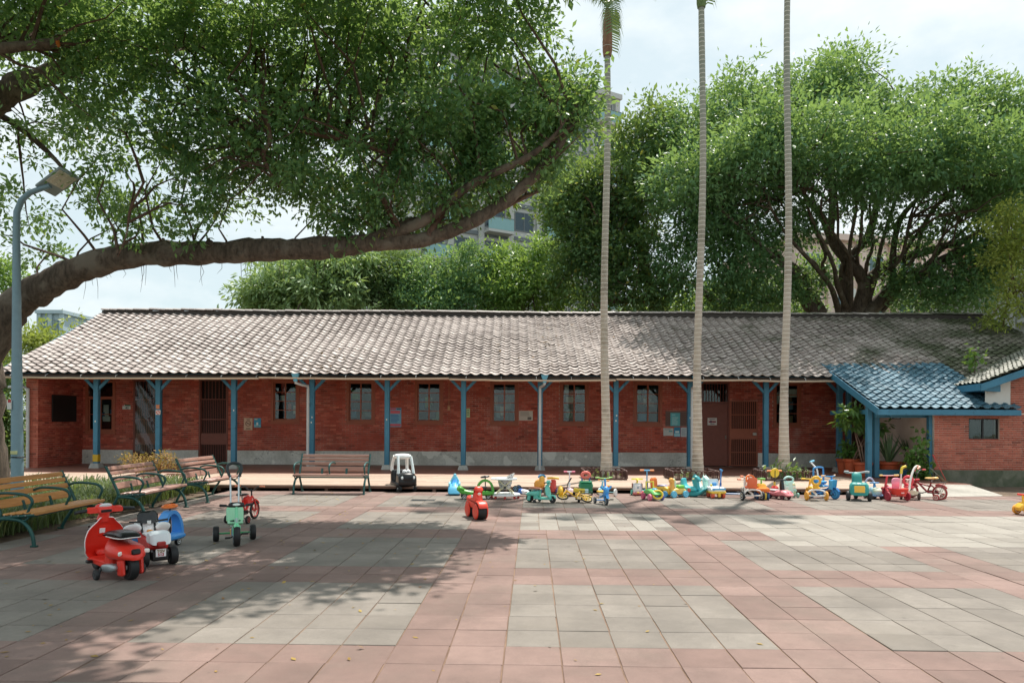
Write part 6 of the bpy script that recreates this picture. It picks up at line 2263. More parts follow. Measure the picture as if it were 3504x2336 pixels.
t = Toy('wiggle_car', 'blue wiggle car with orange wheel behind the motorcycle', 'wiggle car', 548, 1874, R(80), None, 1.0)
wiggle_car(t, '#3f86c8', BLK, '#d9d9d4', '#e06a22', '#e0703a', .44, '#e0872a')
t = Toy('wiggle_car', 'green wiggle car with black steering wheel', 'wiggle car', 1630, 1706, R(8), TG, .98)
wiggle_car(t, '#4f9a37', BLK, '#d9d9d4', '#1b1d20', None, .40, BLK)

def trike(t, frame, seat, tyre, rim, grip, pushbar=None, back=True, bar_col=None, r1=.12, r2=.095, track=.20, wb=.44, pedal=BLK, hb_h=.50, basket=None, fork=None, bar_w=.17, push_h=.95, ww=.05):
    t.wheel(wb / 2, 0, r1, ww, tyre, rim)
    for q in (-1, 1):
        t.wheel(-wb / 2, q * track, r2, ww * .9, tyre, rim)
    t.tube('rear_axle', frame, [(-wb / 2, -track, r2), (-wb / 2, track, r2)], .013, 8)
    t.tube('main_tube', frame, [(wb / 2 - .10, 0, .30), (.02, 0, .20), (-wb / 2, 0, .13)], .022, 9)
    fk = fork or frame
    for q in (-1, 1):
        t.tube('fork_blade', fk, [(wb / 2, q * .038, r1), (wb / 2 - .035, q * .04, r1 + .12)], .012, 7)
        t.tube('crank', pedal, [(wb / 2, q * .04, r1), (wb / 2 + .05 * q, q * .07, r1 + .03 * q)], .009, 6)
        t.rb('pedal', pedal, (wb / 2 + .05 * q, q * .105, r1 + .03 * q), (.05, .07, .022), .005)
    t.prism('mudguard', fk, [(wb / 2 + .11, r1 + .06), (wb / 2 + .05, r1 + .135), (wb / 2 - .05, r1 + .145), (wb / 2 - .12, r1 + .06), (wb / 2 - .05, r1 + .125), (wb / 2 + .04, r1 + .118)], -.035, .035, .008)
    t.tube('steering_stem', fk, [(wb / 2 - .035, 0, r1 + .13), (wb / 2 - .10, 0, hb_h)], [.026, .02], 10)
    bc = bar_col or '#c9ccc9'
    t.tube('handlebar', bc, [(wb / 2 - .15, -bar_w, hb_h + .02), (wb / 2 - .10, -bar_w * .5, hb_h + .01), (wb / 2 - .10, bar_w * .5, hb_h + .01), (wb / 2 - .15, bar_w, hb_h + .02)], .012, 8)
    for q in (-1, 1):
        t.tube('grip', grip, [(wb / 2 - .14, q * bar_w * .8, hb_h + .018), (wb / 2 - .175, q * (bar_w + .05), hb_h + .022)], .018, 8)
    t.prism('seat', seat, [(-.02, .245), (.02, .275), (-.06, .29), (-.17, .285), (-.20, .25), (-.10, .235)], -.10, .10, .02, sub=2)
    if back:
        t.prism('seat_back', seat, [(-.17, .27), (-.185, .44), (-.215, .475), (-.235, .44), (-.21, .26)], -.11, .11, .022)
    if pushbar:
        for q in (-1, 1):
            t.tube('push_pole', '#b9bfc2', [(-.20, q * .045, .20), (-.26, q * .05, .5), (-.34, q * .055, push_h - .13)], .012, 8, metal_=.5)
        t.tube('push_handle', pushbar, [(-.335, -.055, push_h - .16), (-.37, -.09, push_h - .07), (-.40, -.08, push_h), (-.41, 0, push_h + .03), (-.40, .08, push_h), (-.37, .09, push_h - .07), (-.335, .055, push_h - .16)], .020, 9)
    if basket:
        t.prism('rear_tray', basket, [(-.20, .14), (-.22, .24), (-.40, .24), (-.37, .13)], -.14, .14, .02)

t = Toy('tricycle', 'light green tricycle with a tall push handle', 'tricycle', 806, 1858, R(-66))
trike(t, '#3f9a63', '#8fc9a2', BLK, '#7f8f98', BLK, '#20282b', True, BLK, r1=.14, r2=.105, track=.235, wb=.50, hb_h=.50, fork='#6fc093', bar_w=.15, push_h=1.02, ww=.085)
t.ell('dashboard', BLK, (.14, 0, .53), (.03, .10, .035), (.7, .7), (0, -.4, 0))
t.ell('dashboard_ring', '#cfd6d0', (.165, 0, .535), (.014, .05, .018), (1, 1), (0, -.4, 0))
t.ell('seat_cushion', '#1f3a34', (-.08, 0, .29), (.07, .075, .014))
t.rb('shock_spring', '#9aa3a6', (.20, 0, .33), (.05, .05, .10), .02, (0, -.3, 0))
t.prism('footboard', '#3f6f9c', [(-.02, .10), (-.02, .19), (-.12, .19), (-.14, .10)], -.05, .05, .01)
t.prism('side_panel', '#d9a64a', [(-.09, .10), (-.09, .18), (-.16, .18), (-.17, .11)], -.062, .062, .01)

def bike(t, frame, tyre, rim, saddle, grip, stab=True, basket=False, guard=None, chain=BLK, r=.15, wb=.56, hb=.56, spokes=True):
    for x in (-wb / 2, wb / 2):
        wo = None
        mb = MB().ring((x, 0, r), r - .018, .019, (R(90), 0, 0), 26, 8)
        wo = t.b('wheel', mb, tyre, None, rough=.6, smooth=80)
        t.b('rim', MB().ring((x, 0, r), r - .040, .010, (R(90), 0, 0), 26, 6), rim, wo, smooth=80)
        sp = MB()
        for i in range(8):
            a = 2 * PI * i / 8
            sp.tube([(x, 0, r), (x + (r - .04) * math.cos(a), 0, r + (r - .04) * math.sin(a))], .004 if spokes else .012, 5)
        sp.ell((x, 0, r), (.02, .03, .02), n=8, m=6)
        t.b('spokes', sp, rim, wo)
    hx, hz = wb / 2 - .10, .40
    t.tube('fork', frame, [(wb / 2, .032, r), (hx + .03, .03, r + .17), (hx, 0, hz)], .012, 8)
    t.tube('fork', frame, [(wb / 2, -.032, r), (hx + .03, -.03, r + .17), (hx, 0, hz)], .012, 8)
    t.tube('down_tube', frame, [(hx, 0, hz - .02), (hx - .12, 0, .25), (-.04, 0, .15)], .020, 9)
    t.tube('top_tube', frame, [(hx, 0, hz - .06), (.0, 0, .29), (-.11, 0, .27)], .016, 8)
    t.tube('seat_tube', frame, [(-.04, 0, .15), (-.12, 0, .36)], .015, 8)
    for q in (-1, 1):
        t.tube('chain_stay', frame, [(-.04, q * .02, .15), (-wb / 2, q * .04, r)], .009, 7)
        t.tube('seat_stay', frame, [(-.11, q * .015, .30), (-wb / 2, q * .04, r)], .008, 7)
        t.tube('crank', chain, [(-.04, q * .04, .15), (-.04 + .07 * q, q * .06, .15 - .02 * q)], .009, 6)
        t.rb('pedal', chain, (-.04 + .07 * q, q * .10, .15 - .02 * q), (.055, .07, .02), .005)
    t.rb('chain_guard', chain, (-.14, -.045, .155), (.24, .012, .07), .02)
    t.tube('seat_post', '#9a9d9d', [(-.12, 0, .36), (-.135, 0, .41)], .011, 7, metal_=.6)
    t.prism('saddle', saddle, [(.0, .43), (-.02, .455), (-.12, .46), (-.22, .475), (-.25, .44), (-.16, .42)], -.055, .055, .02, sub=2)
    t.tube('stem', '#2a2c2e', [(hx, 0, hz), (hx - .015, 0, hb - .06)], .012, 7)
    t.tube('handlebar', '#2a2c2e', [(hx - .06, -.22, hb), (hx - .02, -.12, hb - .015), (hx - .01, -.04, hb - .075), (hx - .01, .04, hb - .075), (hx - .02, .12, hb - .015), (hx - .06, .22, hb)], .011, 8)
    for q in (-1, 1):
        t.tube('grip', grip, [(hx - .045, q * .17, hb), (hx - .075, q * .26, hb)], .016, 8)
    for x, s_ in ((wb / 2, 1), (-wb / 2, 1)):
        pts = [(x + (r + .018) * math.cos(a), 0, r + (r + .018) * math.sin(a)) for a in np.linspace(R(35) if x > 0 else R(60), R(145), 9)]
        t.tube('mudguard', guard or frame, pts, .016, 6, sm=False)
    if stab:
        for q in (-1, 1):
            t.tube('stabiliser_arm', '#2a2c2e', [(-wb / 2, q * .05, r), (-wb / 2, q * .12, .09), (-wb / 2, q * .16, .065)], .008, 6)
            t.wheel(-wb / 2, q * .18, .065, .035, tyre, rim)
    if basket:
        ra = MB()
        for q in (-1, 1):
            ra.tube([(-.12, q * .05, .36), (-.38, q * .05, .37), (-.30, q * .05, .16)], .006, 5)
        for x in (-.16, -.24, -.32, -.38):
            ra.tube([(x, -.05, .365), (x, .05, .365)], .005, 5)
        t.b('rear_rack', ra, '#2a2c2e', None, smooth=70)

t = Toy('child_bicycle', 'red child bicycle standing behind the green tricycle', 'child bicycle', 842, 1782, R(82), None, 1.0)
bike(t, '#c1271f', BLK, '#b5433c', BLK, '#e0805a')
t.rb('frame_panel', '#c9281f', (.02, 0, .33), (.16, .09, .16), .03, (0, -.3, 0))

# toy car with white roof pillars
t = Toy('toy_car', 'black and white foot powered toy car with roof pillars', 'toy car', 1380, 1678, R(-66), TG, 1.0)
t.prism('body', '#15181b', [(.40, .17), (.41, .30), (.36, .395), (.20, .44), (.12, .40), (.06, .22), (-.08, .17), (-.20, .20), (-.24, .34), (-.26, .47), (-.36, .47), (-.40, .36), (-.40, .20), (-.30, .12), (.25, .11)], -.215, .215, .05, sub=3)
t.ell('bonnet', '#15181b', (.28, 0, .33), (.16, .20, .12), (.75, .8))
t.ell('side_sill', '#1b1f22', (0, .2, .17), (.36, .045, .05), (.6, .6))
t.ell('side_sill', '#1b1f22', (0, -.2, .17), (.36, .045, .05), (.6, .6))
t.ell('roof', '#d5dde0', (-.09, 0, .805), (.215, .195, .062), (.7, .75))
for q in (-1, 1):
    t.tube('front_pillar', '#ccd6da', [(.22, q * .18, .41), (.18, q * .17, .58), (.09, q * .155, .81)], [.038, .030, .030], 10)
    t.tube('rear_pillar', '#d5dde0', [(-.34, q * .185, .45), (-.34, q * .18, .60), (-.24, q * .155, .81)], [.036, .034, .034], 10)
    t.ell('headlight', '#cfd8d8', (.405, q * .135, .335), (.018, .034, .034))
    t.ell('eye', '#e8eae6', (.26, q * .045, .455), (.05, .058, .062))
    t.ell('pupil', '#101214', (.305, q * .03, .445), (.012, .016, .022))
    t.wheel(.30, q * .185, .085, .075, '#15181b', '#1d2023', hub='#a9b3b5', tilt=q * -.1 + .25)
    t.wheel(-.30, q * .20, .09, .07, '#15181b', '#d6d9d6', hub='#2a2d2f')
t.rb('emblem', '#c5484c', (.418, 0, .375), (.014, .10, .035), .012)
t.rb('seat', '#101315', (-.14, 0, .24), (.2, .3, .05), .02)
t.steer('#1d2023', (.08, 0, .46), .06, .010, (0, -.7, 0))

# red balance bike
t = Toy('balance_bike', 'red plastic balance motorbike standing alone on the plaza', 'balance bike', 1630, 1771, R(-68), None, 1.0)
t.wheel(.20, 0, .135, .17, '#1a1b1c', '#c9331f', hub='#c9331f')
t.wheel(-.22, 0, .125, .15, '#1a1b1c', '#c9331f', hub='#c9331f')
for x, r_ in ((.20, .134), (-.22, .124)):
    for q in (-1, 1):
        t.b('wheel_cover', MB().lathe([(r_ * .98, -.006), (r_, .0), (r_ * .9, .014), (.03, .020)], Matrix.Translation((x, q * .086, r_)) @ Matrix.Rotation(R(-90) * q, 4, 'X'), 24), '#d2351f')
t.prism('body', '#d2351f', [(.20, .27), (.14, .33), (.10, .44), (.16, .47), (.12, .54), (.05, .53), (.03, .44), (-.02, .38), (-.14, .35), (-.30, .36), (-.36, .30), (-.30, .25), (-.10, .17), (.06, .17), (.12, .25)], -.075, .075, .03, sub=3)
t.prism('front_fender', '#d2351f', [(.36, .20), (.33, .27), (.22, .315), (.10, .27), (.06, .19), (.12, .24), (.22, .28), (.31, .24)], -.082, .082, .012, sub=2)
t.prism('rear_fender', '#d2351f', [(-.08, .17), (-.10, .25), (-.22, .29), (-.34, .25), (-.37, .17), (-.31, .22), (-.22, .255), (-.13, .22)], -.08, .08, .012, sub=2)
t.tube('handlebar', '#1a1b1c', [(.06, -.16, .52), (.09, 0, .525), (.06, .16, .52)], .017, 9)
t.ell('front_badge', '#e7c9bd', (.145, 0, .42), (.02, .03, .03), rot=(0, .4, 0))
t.ell('tank_decal', '#e6e2dc', (-.03, .068, .365), (.06, .012, .028))
t.ell('tank_decal', '#e6e2dc', (-.03, -.068, .365), (.06, .012, .028))
t.rb('tail_decal', '#1a1b1c', (-.27, .075, .30), (.10, .01, .02), .004, (0, -.3, 0))

# pale blue pointed-back slide toy
t = Toy('toy_rocker', 'pale blue moulded rocker with a pointed back by the deck', 'toy rocker', 1555, 1692, R(-88), TG)
t.prism('base', '#4f9cc0', [(.20, .02), (.20, .10), (.10, .20), (-.12, .24), (-.20, .10), (-.20, .02)], -.135, .135, .03, sub=2)
rings = []
for i in range(10):
    f = i / 9
    w_ = .125 * (1 - f ** 2.2 * .75)
    z = .16 + .26 * f
    rings.append([(-.16 - .03 * f + .035 * math.cos(a) * (1 - .5 * f), w_ * math.sin(a), z) for a in np.linspace(0, 2 * PI, 17)[:-1]])
t.b('back_shell', MB().loft(rings), '#6fb9cc', None, smooth=60)
t.ell('knob', '#7ac0d2', (-.19, 0, .43), (.03, .035, .03))
t.prism('seat', '#3f8fd0', [(.10, .2), (.02, .26), (-.08, .27), (-.13, .34), (-.145, .34), (-.13, .2)], -.05, .05, .015)
for q in (-1, 1):
    t.ell('arm', '#8fcbd6', (-.03, q * .11, .24), (.13, .025, .05), (.7, .7))

# baby walker
t = Toy('baby_walker', 'white baby walker with a spotted fabric seat', 'baby walker', 1728, 1704, R(180), TG, .98)
def oval(a0, b0, z, w0, h0, n=36):
    rr = []
    for i in range(n):
        a = 2 * PI * i / n
        ca, sa = math.cos(a), math.sin(a)
        rr.append([Vector(((a0 + dx) * ca, (b0 + dx) * sa, z + dz)) for dx, dz in ((-w0, -h0), (w0, -h0), (w0, h0 * .4), (w0 * .5, h0), (-w0 * .5, h0), (-w0, h0 * .4))])
    return rr
def oval_mesh(a0, b0, z, w0, h0):
    rr = oval(a0, b0, z, w0, h0)
    n, m = len(rr), 6
    V = [p for r_ in rr for p in r_]
    F = [(i * m + j, i * m + (j + 1) % m, ((i + 1) % n) * m + (j + 1) % m, ((i + 1) % n) * m + j) for i in range(n) for j in range(m)]
    return MB().add(V, F)
t.b('base_ring', oval_mesh(.29, .24, .09, .045, .022), '#d3dde0', None, smooth=50)
t.b('tray', oval_mesh(.20, .19, .43, .065, .018), '#d5e0e2', None, smooth=50)
t.rb('tray_table', '#dde5e6', (.22, 0, .43), (.18, .30, .03), .014)
for q in (-1, 1):
    t.tube('cross_leg', '#c9bf9a', [(.20, q * .22, .10), (-.14, q * .19, .41)], .011, 7, metal_=.5)
    t.tube('cross_leg', '#c9bf9a', [(-.20, q * .22, .10), (.14, q * .19, .41)], .011, 7, metal_=.5)
    t.ell('pivot', '#2a2d30', (0, q * .215, .255), (.028, .014, .028))
for a in np.linspace(0, 2 * PI, 9)[:-1]:
    t.wheel(.29 * math.cos(a), .24 * math.sin(a), .028, .035, '#b53a35', '#b53a35', name='castor')
k = N('spotted_fabric')
vo = k.n('ShaderNodeTexVoronoi')
vo.inputs['Scale'].default_value = 26
k.l(k.pos(), vo.inputs['Vector'])
k.base(k.mix(k.ramp(vo.outputs['Distance'], [(0.30, (0, 0, 0)), (0.36, (1, 1, 1))]), (.015, .015, .018), (.70, .68, .66)))
k.rough(.8)
MB().lathe([(.05, .18), (.11, .22), (.15, .33), (.16, .43), (.14, .43), (.09, .24)], None, 20).build('seat_sling', k.m, t.o, 60)
bk = MB()
rings = []
for i in range(9):
    a = R(100) + R(160) * i / 8
    c_, s_ = math.cos(a), math.sin(a)
    hh = .09 * math.sin(PI * i / 8) + .02
    rings.append([(.17 * c_, .16 * s_, .43), (.21 * c_, .19 * s_, .44 + hh), (.185 * c_, .17 * s_, .445 + hh), (.15 * c_, .14 * s_, .43)])
bk.loft(rings)
bk.build('seat_back', k.m, t.o, 60)

# small overturned blue and white cart
t = Toy('toy_pushcart', 'small overturned blue and white toy between the walker and the mint scooter', 'toy cart', 1790, 1697, R(160), TG)
t.prism('hull', '#d5d3d6', [(-.17, .05), (-.10, .14), (.06, .15), (.16, .09), (.14, .04)], -.07, .07, .03, sub=2)
t.prism('frame', '#2f5fa8', [(-.02, .06), (.04, .17), (.16, .14), (.20, .06)], -.085, .085, .02)
for q in (-1, 1):
    t.wheel(.14, q * .10, .07, .03, BLK, '#6f93b0', z=.17)

# orange ride-on behind the mint scooter
t = Toy('ride_on_toy', 'orange yellow ride on with ribbed blue handle behind the mint scooter', 'ride on toy', 1846, 1692, R(-60), TG)
t.ell('body', '#dd9435', (0, 0, .24), (.17, .09, .11), (.8, .8), (0, -.3, 0))
t.ell('neck', '#e3a03e', (.10, 0, .34), (.06, .06, .09), (.8, .8))
t.tube('handle', '#2f7fae', [(.10, -.09, .40), (.09, -.05, .44), (.09, .05, .44), (.10, .09, .40)], .020, 9)
for i in range(7):
    t.ell('handle_rib', '#9fd0dc', (.088, -.06 + .02 * i, .44), (.021, .004, .021), n=10, m=6)
for q in (-1, 1):
    for x in (-.12, .12):
        t.wheel(x, q * .09, .07, .04, '#3f7f9c', '#e3c23e')
t = Toy('ride_on_toy', 'small red toy with yellow handlebar behind the mint scooter', 'ride on toy', 1893, 1690, R(-100), TG)
t.prism('body', '#b83a2f', [(.12, .06), (.12, .22), (.05, .33), (-.03, .33), (-.12, .20), (-.12, .06)], -.06, .06, .02)
t.tube('handlebar', '#e0a52f', [(.02, -.13, .36), (.05, 0, .37), (.02, .13, .36)], .026, 9)
for q in (-1, 1):
    for x in (-.1, .1):
        t.wheel(x, q * .085, .065, .04, '#43345f', '#6f5a8c')

def kick_scooter(t, deckc, stem, grip, collar, h=.62, wheel_c='#3f4f8a', lean=.12, bar=.16):
    t.prism('deck', deckc, [(-.24, .07), (-.22, .105), (.16, .105), (.24, .13), (.25, .09), (.16, .065)], -.065, .065, .015)
    t.tube('stem', stem, [(.22, 0, .12), (.22 - lean, 0, h)], .015, 9)
    t.tube('collar', collar, [(.22 - lean * .10, 0, .20), (.22 - lean * .35, 0, .32)], .024, 9)
    t.tube('handlebar', stem, [(.22 - lean, -bar * .55, h), (.22 - lean, bar * .55, h)], .016, 9)
    for q in (-1, 1):
        t.tube('grip', grip, [(.22 - lean, q * bar * .5, h), (.22 - lean, q * (bar + .03), h)], .021, 9)
        t.wheel(.22, q * .09, .055, .035, wheel_c, '#c9c9c4')
    t.wheel(-.25, 0, .05, .05, wheel_c, '#c9c9c4')
    t.prism('rear_brake', deckc, [(-.32, .09), (-.28, .125), (-.20, .12), (-.20, .10)], -.03, .03, .008)

t = Toy('kick_scooter', 'pink and white T handled kick scooter', 'kick scooter', 1949, 1694, R(-96), TG, .96)
kick_scooter(t, '#d79aa4', '#d9ccd2', '#d06f84', '#e6e0e2', .56, '#c98a9a', .04, .10)
t.b('nose_shell', MB().lathe([(.13, 0), (.13, .03), (.10, .10), (.03, .13)], Matrix.Translation((.2, 0, .06)), 18), '#e3b9c0')
t = Toy('kick_scooter', 'light blue kick scooter with orange grips', 'kick scooter', 2213, 1692, R(-100), TG, .98)
kick_scooter(t, '#3f7fae', '#5aa3cb', '#d98a5a', '#2f63a8', .58, '#c9405a', -.04, .13)
t = Toy('kick_scooter', 'dark blue kick scooter with curved stem', 'kick scooter', 2500, 1702, R(170), TG, 1.0)
kick_scooter(t, '#2f4f74', '#2f6fae', '#4f8fc0', '#264f8a', .60, '#26365a', .02, .12)

# fallen yellow bike: laid on its side
t = Toy('child_bicycle', 'yellow child bicycle lying on its side', 'child bicycle', 1968, 1722, 0, TG, .95)
bike(t, '#d9a91f', '#2a2418', '#d2b02a', '#d8c24a', '#1d1d1b', False, True, '#dcb02a', BLK, .125, .52, .50)
t.ell('front_shell', '#e3a51f', (.30, 0, .30), (.06, .12, .13), (.8, .8))
t.o.rotation_euler = (R(64), R(-6), R(183))
t.o.location.z = .055

# green activity box
t = Toy('activity_walker', 'green box shaped push walker with a red ring on top', 'push toy', 2004, 1694, R(-92), TG)
t.prism('box', '#1f6f4c', [(.13, .05), (.15, .26), (.10, .30), (-.12, .30), (-.14, .05)], -.145, .145, .025)
t.rb('box_lid', '#2a8058', (.02, 0, .305), (.24, .27, .03), .012)
for q in (-1, 1):
    t.rb('upright', '#2f63a0', (0, q * .085, .37), (.03, .03, .15), .008)
t.b('ring', MB().ring((0, 0, .45), .085, .035, (R(90), 0, R(90)), 20, 8, 0, 2 * PI, .72), '#d0655a', None, smooth=70)
t.prism('spout', '#a9c9cf', [(.15, .06), (.20, .08), (.17, .16), (.14, .16)], -.05, .05, .01)
for q in (-1, 1):
    t.ell('latch', '#2f7a57', (.02, q * .15, .22), (.04, .015, .03))
    t.wheel(-.08, q * .15, .05, .03, '#24343a', '#c9b23a')

# blue scooter-trike with yellow saddle and green handlebar, white trike behind
t = Toy('tricycle', 'blue toddler tricycle with yellow saddle and lime handlebar', 'tricycle', 2064, 1724, R(-78), TG, .92)
trike(t, '#2f7fc0', '#e0a838', '#3a3f46', '#c9ced0', '#a6cf7a', None, False, '#a6cf7a', r1=.095, r2=.07, track=.12, wb=.40, hb_h=.56, fork='#3f8fd0', bar_w=.14)
t.tube('leg_guard', '#2f86c4', [(.16, -.12, .40), (.20, -.05, .34), (.20, .05, .34), (.16, .12, .40)], .022, 8)
t.prism('nose', '#3f8fd0', [(.22, .20), (.25, .32), (.19, .40), (.13, .38), (.14, .2)], -.05, .05, .02, sub=2)
t = Toy('tricycle', 'white wheeled orange tricycle behind the blue one', 'tricycle', 2068, 1698, R(-120), TG, .85)
trike(t, '#7fb3bd', '#e08a3a', '#cfd2d0', '#e4e6e2', '#e08a3a', None, False, '#9ac0c6', r1=.10, r2=.10, track=.22, wb=.42, hb_h=.40, bar_w=.10)

# grey activity box with yellow propeller handle
t = Toy('activity_walker', 'pale grey push walker with a yellow propeller shaped top', 'push toy', 2180, 1693, R(-90), TG)
t.prism('panel', '#c5c9cc', [(.08, .05), (.05, .27), (-.05, .27), (-.08, .05)], -.095, .095, .015)
t.rb('picture', '#e3e7e8', (.072, 0, .17), (.012, .13, .13), .004, (0, -.13, 0))
t.rb('doodle', '#7f9aa6', (.080, .01, .175), (.004, .05, .04), .002, (0, -.13, .3))
t.rb('base', '#b5635c', (.05, 0, .045), (.2, .22, .06), .015)
t.rb('key', '#d9b23a', (.15, 0, .07), (.03, .05, .03), .008)
for q in (-1, 1):
    t.rb('side_post', '#8a5f58', (0, q * .105, .22), (.05, .03, .10), .008)
    t.wheel(0, q * .125, .062, .035, '#3f9a86', '#cfd6c9')
t.tube('mast', '#e0c03a', [(0, 0, .27), (0, 0, .36)], .02, 9)
t.prism('propeller', '#e6c948', [(-.02, .345), (0, .38), (.02, .345)], -.13, .13, .006)
t.prism('propeller', '#e6c948', [(-.13, .35), (0, .385), (.13, .35), (0, .34)], -.02, .02, .006)

# green and yellow car
t = Toy('toy_car_walker', 'green toddler car with yellow loop bumper and coloured wheels', 'toy car', 2233, 1709, R(-72), TG)
t.prism('body', '#5fae5a', [(.22, .11), (.22, .17), (.12, .22), (-.05, .23), (-.20, .19), (-.22, .11)], -.115, .115, .03, sub=2)
t.ell('dome', '#3f8fb8', (.08, 0, .225), (.07, .06, .03))
for q in (-1, 1):
    t.wheel(.14, q * .145, .07, .055, '#c25a78' if q < 0 else '#4f4f9c', '#d79ab0' if q < 0 else '#8a86c2')
    t.wheel(-.14, q * .145, .07, .055, '#a83a5c' if q < 0 else '#3f6f9c', '#c9708a')
t.b('bumper', MB().ring((.22, 0, .13), .085, .022, (R(20), R(70), 0), 22, 8, 0, 2 * PI, 1.15), '#dcb93a', None, smooth=70)
t.tube('push_bar', '#e3c044', [(-.12, -.085, .20), (-.13, -.085, .37), (-.13, .085, .37), (-.12, .085, .20)], .018, 8, sm=False)

# orange backed yellow ride-on
t = Toy('ride_on_toy', 'yellow ride on with an orange seat back', 'ride on toy', 2262, 1698, R(-35), TG)
t.prism('body', '#d6a83a', [(.22, .06), (.22, .20), (.12, .24), (-.10, .22), (-.20, .22), (-.22, .10), (-.10, .10), (-.04, .15), (.06, .15), (.12, .06)], -.10, .10, .025)
t.prism('seat_back', '#dd6a22', [(-.20, .20), (-.22, .38), (-.19, .41), (-.15, .38), (-.13, .20)], -.145, .145, .025)
t.prism('seat', '#8f8fae', [(-.08, .225), (-.05, .26), (.10, .27), (.14, .235)], -.085, .085, .02)
for q in (-1, 1):
    t.wheel(.14, q * .12, .07, .05, '#3f86b5', '#5fa8c9')
    t.wheel(-.15, q * .12, .065, .05, '#4f5f8a', '#cf6f4a')

# giraffe ride-on
t = Toy('ride_on_toy', 'yellow animal necked ride on with light blue wheels', 'ride on toy', 2316, 1700, R(-160), TG)
t.prism('body', '#dfb05a', [(.18, .06), (.18, .18), (.06, .20), (-.14, .20), (-.20, .16), (-.20, .06)], -.09, .09, .025)
t.prism('neck', '#dd9a4a', [(.10, .18), (.08, .34), (.12, .42), (.17, .42), (.20, .36), (.17, .30), (.18, .18)], -.05, .05, .02, sub=2)
t.ell('mane', '#bcd2bd', (.06, 0, .30), (.03, .03, .12), (.8, .8), (0, .2, 0))
t.tube('handle', '#dcd08a', [(.12, -.11, .385), (.12, .11, .385)], .014, 8)
t.ell('saddle', '#62b03f', (-.08, 0, .23), (.10, .08, .04), (.7, .7))
for q in (-1, 1):
    for x in (-.15, .15):
        t.wheel(x, q * .12, .075, .05, '#4f9fc0', '#7fbfd4')

def rocking_horse(t, c1, c2, handle, pommel):
    t.prism('rocker', c1, [(-.30, .10), (-.20, .025), (0, .0), (.20, .03), (.36, .15), (.40, .22), (.33, .20), (.18, .13), (-.14, .13), (-.27, .17)], -.13, .13, .025, sub=2)
    t.prism('seat_shell', c2, [(-.22, .13), (-.27, .30), (-.25, .42), (-.20, .43), (-.17, .30), (-.10, .24), (.10, .24), (.14, .13)], -.13, .13, .03, sub=2)
    t.prism('horse_neck', c1, [(.06, .16), (.05, .34), (.02, .46), (.08, .52), (.15, .50), (.22, .43), (.22, .38), (.17, .37), (.19, .26), (.20, .16)], -.07, .07, .03, sub=3)
    for q in (-1, 1):
        t.prism('ear', c1, [(.05, .50), (.07, .55), (.10, .51)], q * .04 - .012, q * .04 + .012, .004)
        t.ell('eye', '#22282a', (.13, q * .068, .465), (.012, .006, .014))
        t.ell('side_disc', pommel, (-.02, q * .13, .16), (.05, .012, .05))
    t.tube('handle', handle, [(.08, -.15, .44), (.08, .15, .44)], .016, 8)
    t.prism('mane', c2, [(.02, .30), (-.005, .44), (.05, .53), (.06, .50), (.03, .42), (.05, .30)], -.025, .025, .008)
t = Toy('rocking_horse', 'dark teal plastic rocking horse', 'rocking horse', 2368, 1697, R(-38), TG, .90)
rocking_horse(t, '#2f8a92', '#3fa3ac', '#d9c08a', '#b5483f')
t = Toy('rocking_horse', 'pale mint rocking horse beside the teal one', 'rocking horse', 2404, 1693, R(-62), TG, .84)
rocking_horse(t, '#b3d2cb', '#c2dcd5', '#d9dfd5', '#d5d9cf')

# white, blue and yellow car
t = Toy('toy_car_walker', 'white and blue toddler car with clear back and red wheels', 'toy car', 2449, 1702, R(-84), TG)
t.prism('body', '#d6dadb', [(.18, .12), (.18, .20), (.10, .245), (-.16, .245), (-.18, .12)], -.155, .155, .025)
t.rb('skirt', '#e0b23f', (0, 0, .13), (.40, .33, .06), .02)
t.rb('stripe', '#4f9fc9', (.183, 0, .205), (.012, .30, .035), .004)
t.rb('badge', '#4f8fc0', (.187, -.115, .20), (.012, .05, .05), .004)
t.prism('seat_back', '#c5d2d6', [(-.10, .24), (-.13, .40), (-.16, .40), (-.16, .24)], -.115, .115, .02)
t.rb('knob', '#3f86c0', (.02, -.04, .30), (.06, .10, .08), .02)
t.rb('horn', '#d9c04a', (.02, -.11, .275), (.05, .05, .05), .015)
t.rb('tow_block', '#dcaa3a', (.20, 0, .08), (.05, .06, .10), .01)
for q in (-1, 1):
    for x in (-.12, .13):
        t.wheel(x, q * .12, .065, .055, '#c9503a', '#d97a5a')

# trike with white tube frame and orange seat
t = Toy('tricycle', 'white tube framed tricycle with orange steering wheel', 'tricycle', 2560, 1707, R(95), TG)
trike(t, '#c9c4bc', '#cf5a2f', '#22262a', '#d9d6cf', '#d98a6a', None, True, '#c9c4bc', r1=.10, r2=.095, track=.22, wb=.44, hb_h=.40, pedal='#3a3d40')
t.tube('rear_hoop', '#d5d0c8', [(-.25, -.20, .11), (-.25, -.15, .20), (-.25, 0, .225), (-.25, .15, .20), (-.25, .20, .11)], .015, 8)
t.tube('push_pole', '#d5d0c8', [(-.12, .13, .15), (-.12, .14, .42), (-.14, .14, .47), (-.18, .20, .50)], .016, 8)
t.tube('push_grip', '#d98a6a', [(-.175, .19, .50), (-.20, .26, .505)], .022, 8)
t.steer('#dd6a22', (-.05, -.03, .43), .095, .020, (0, -1.1, 0))
t.prism('seat_hood', '#d9d6cf', [(-.16, .26), (-.18, .38), (-.22, .38), (-.20, .26)], -.09, .09, .02)
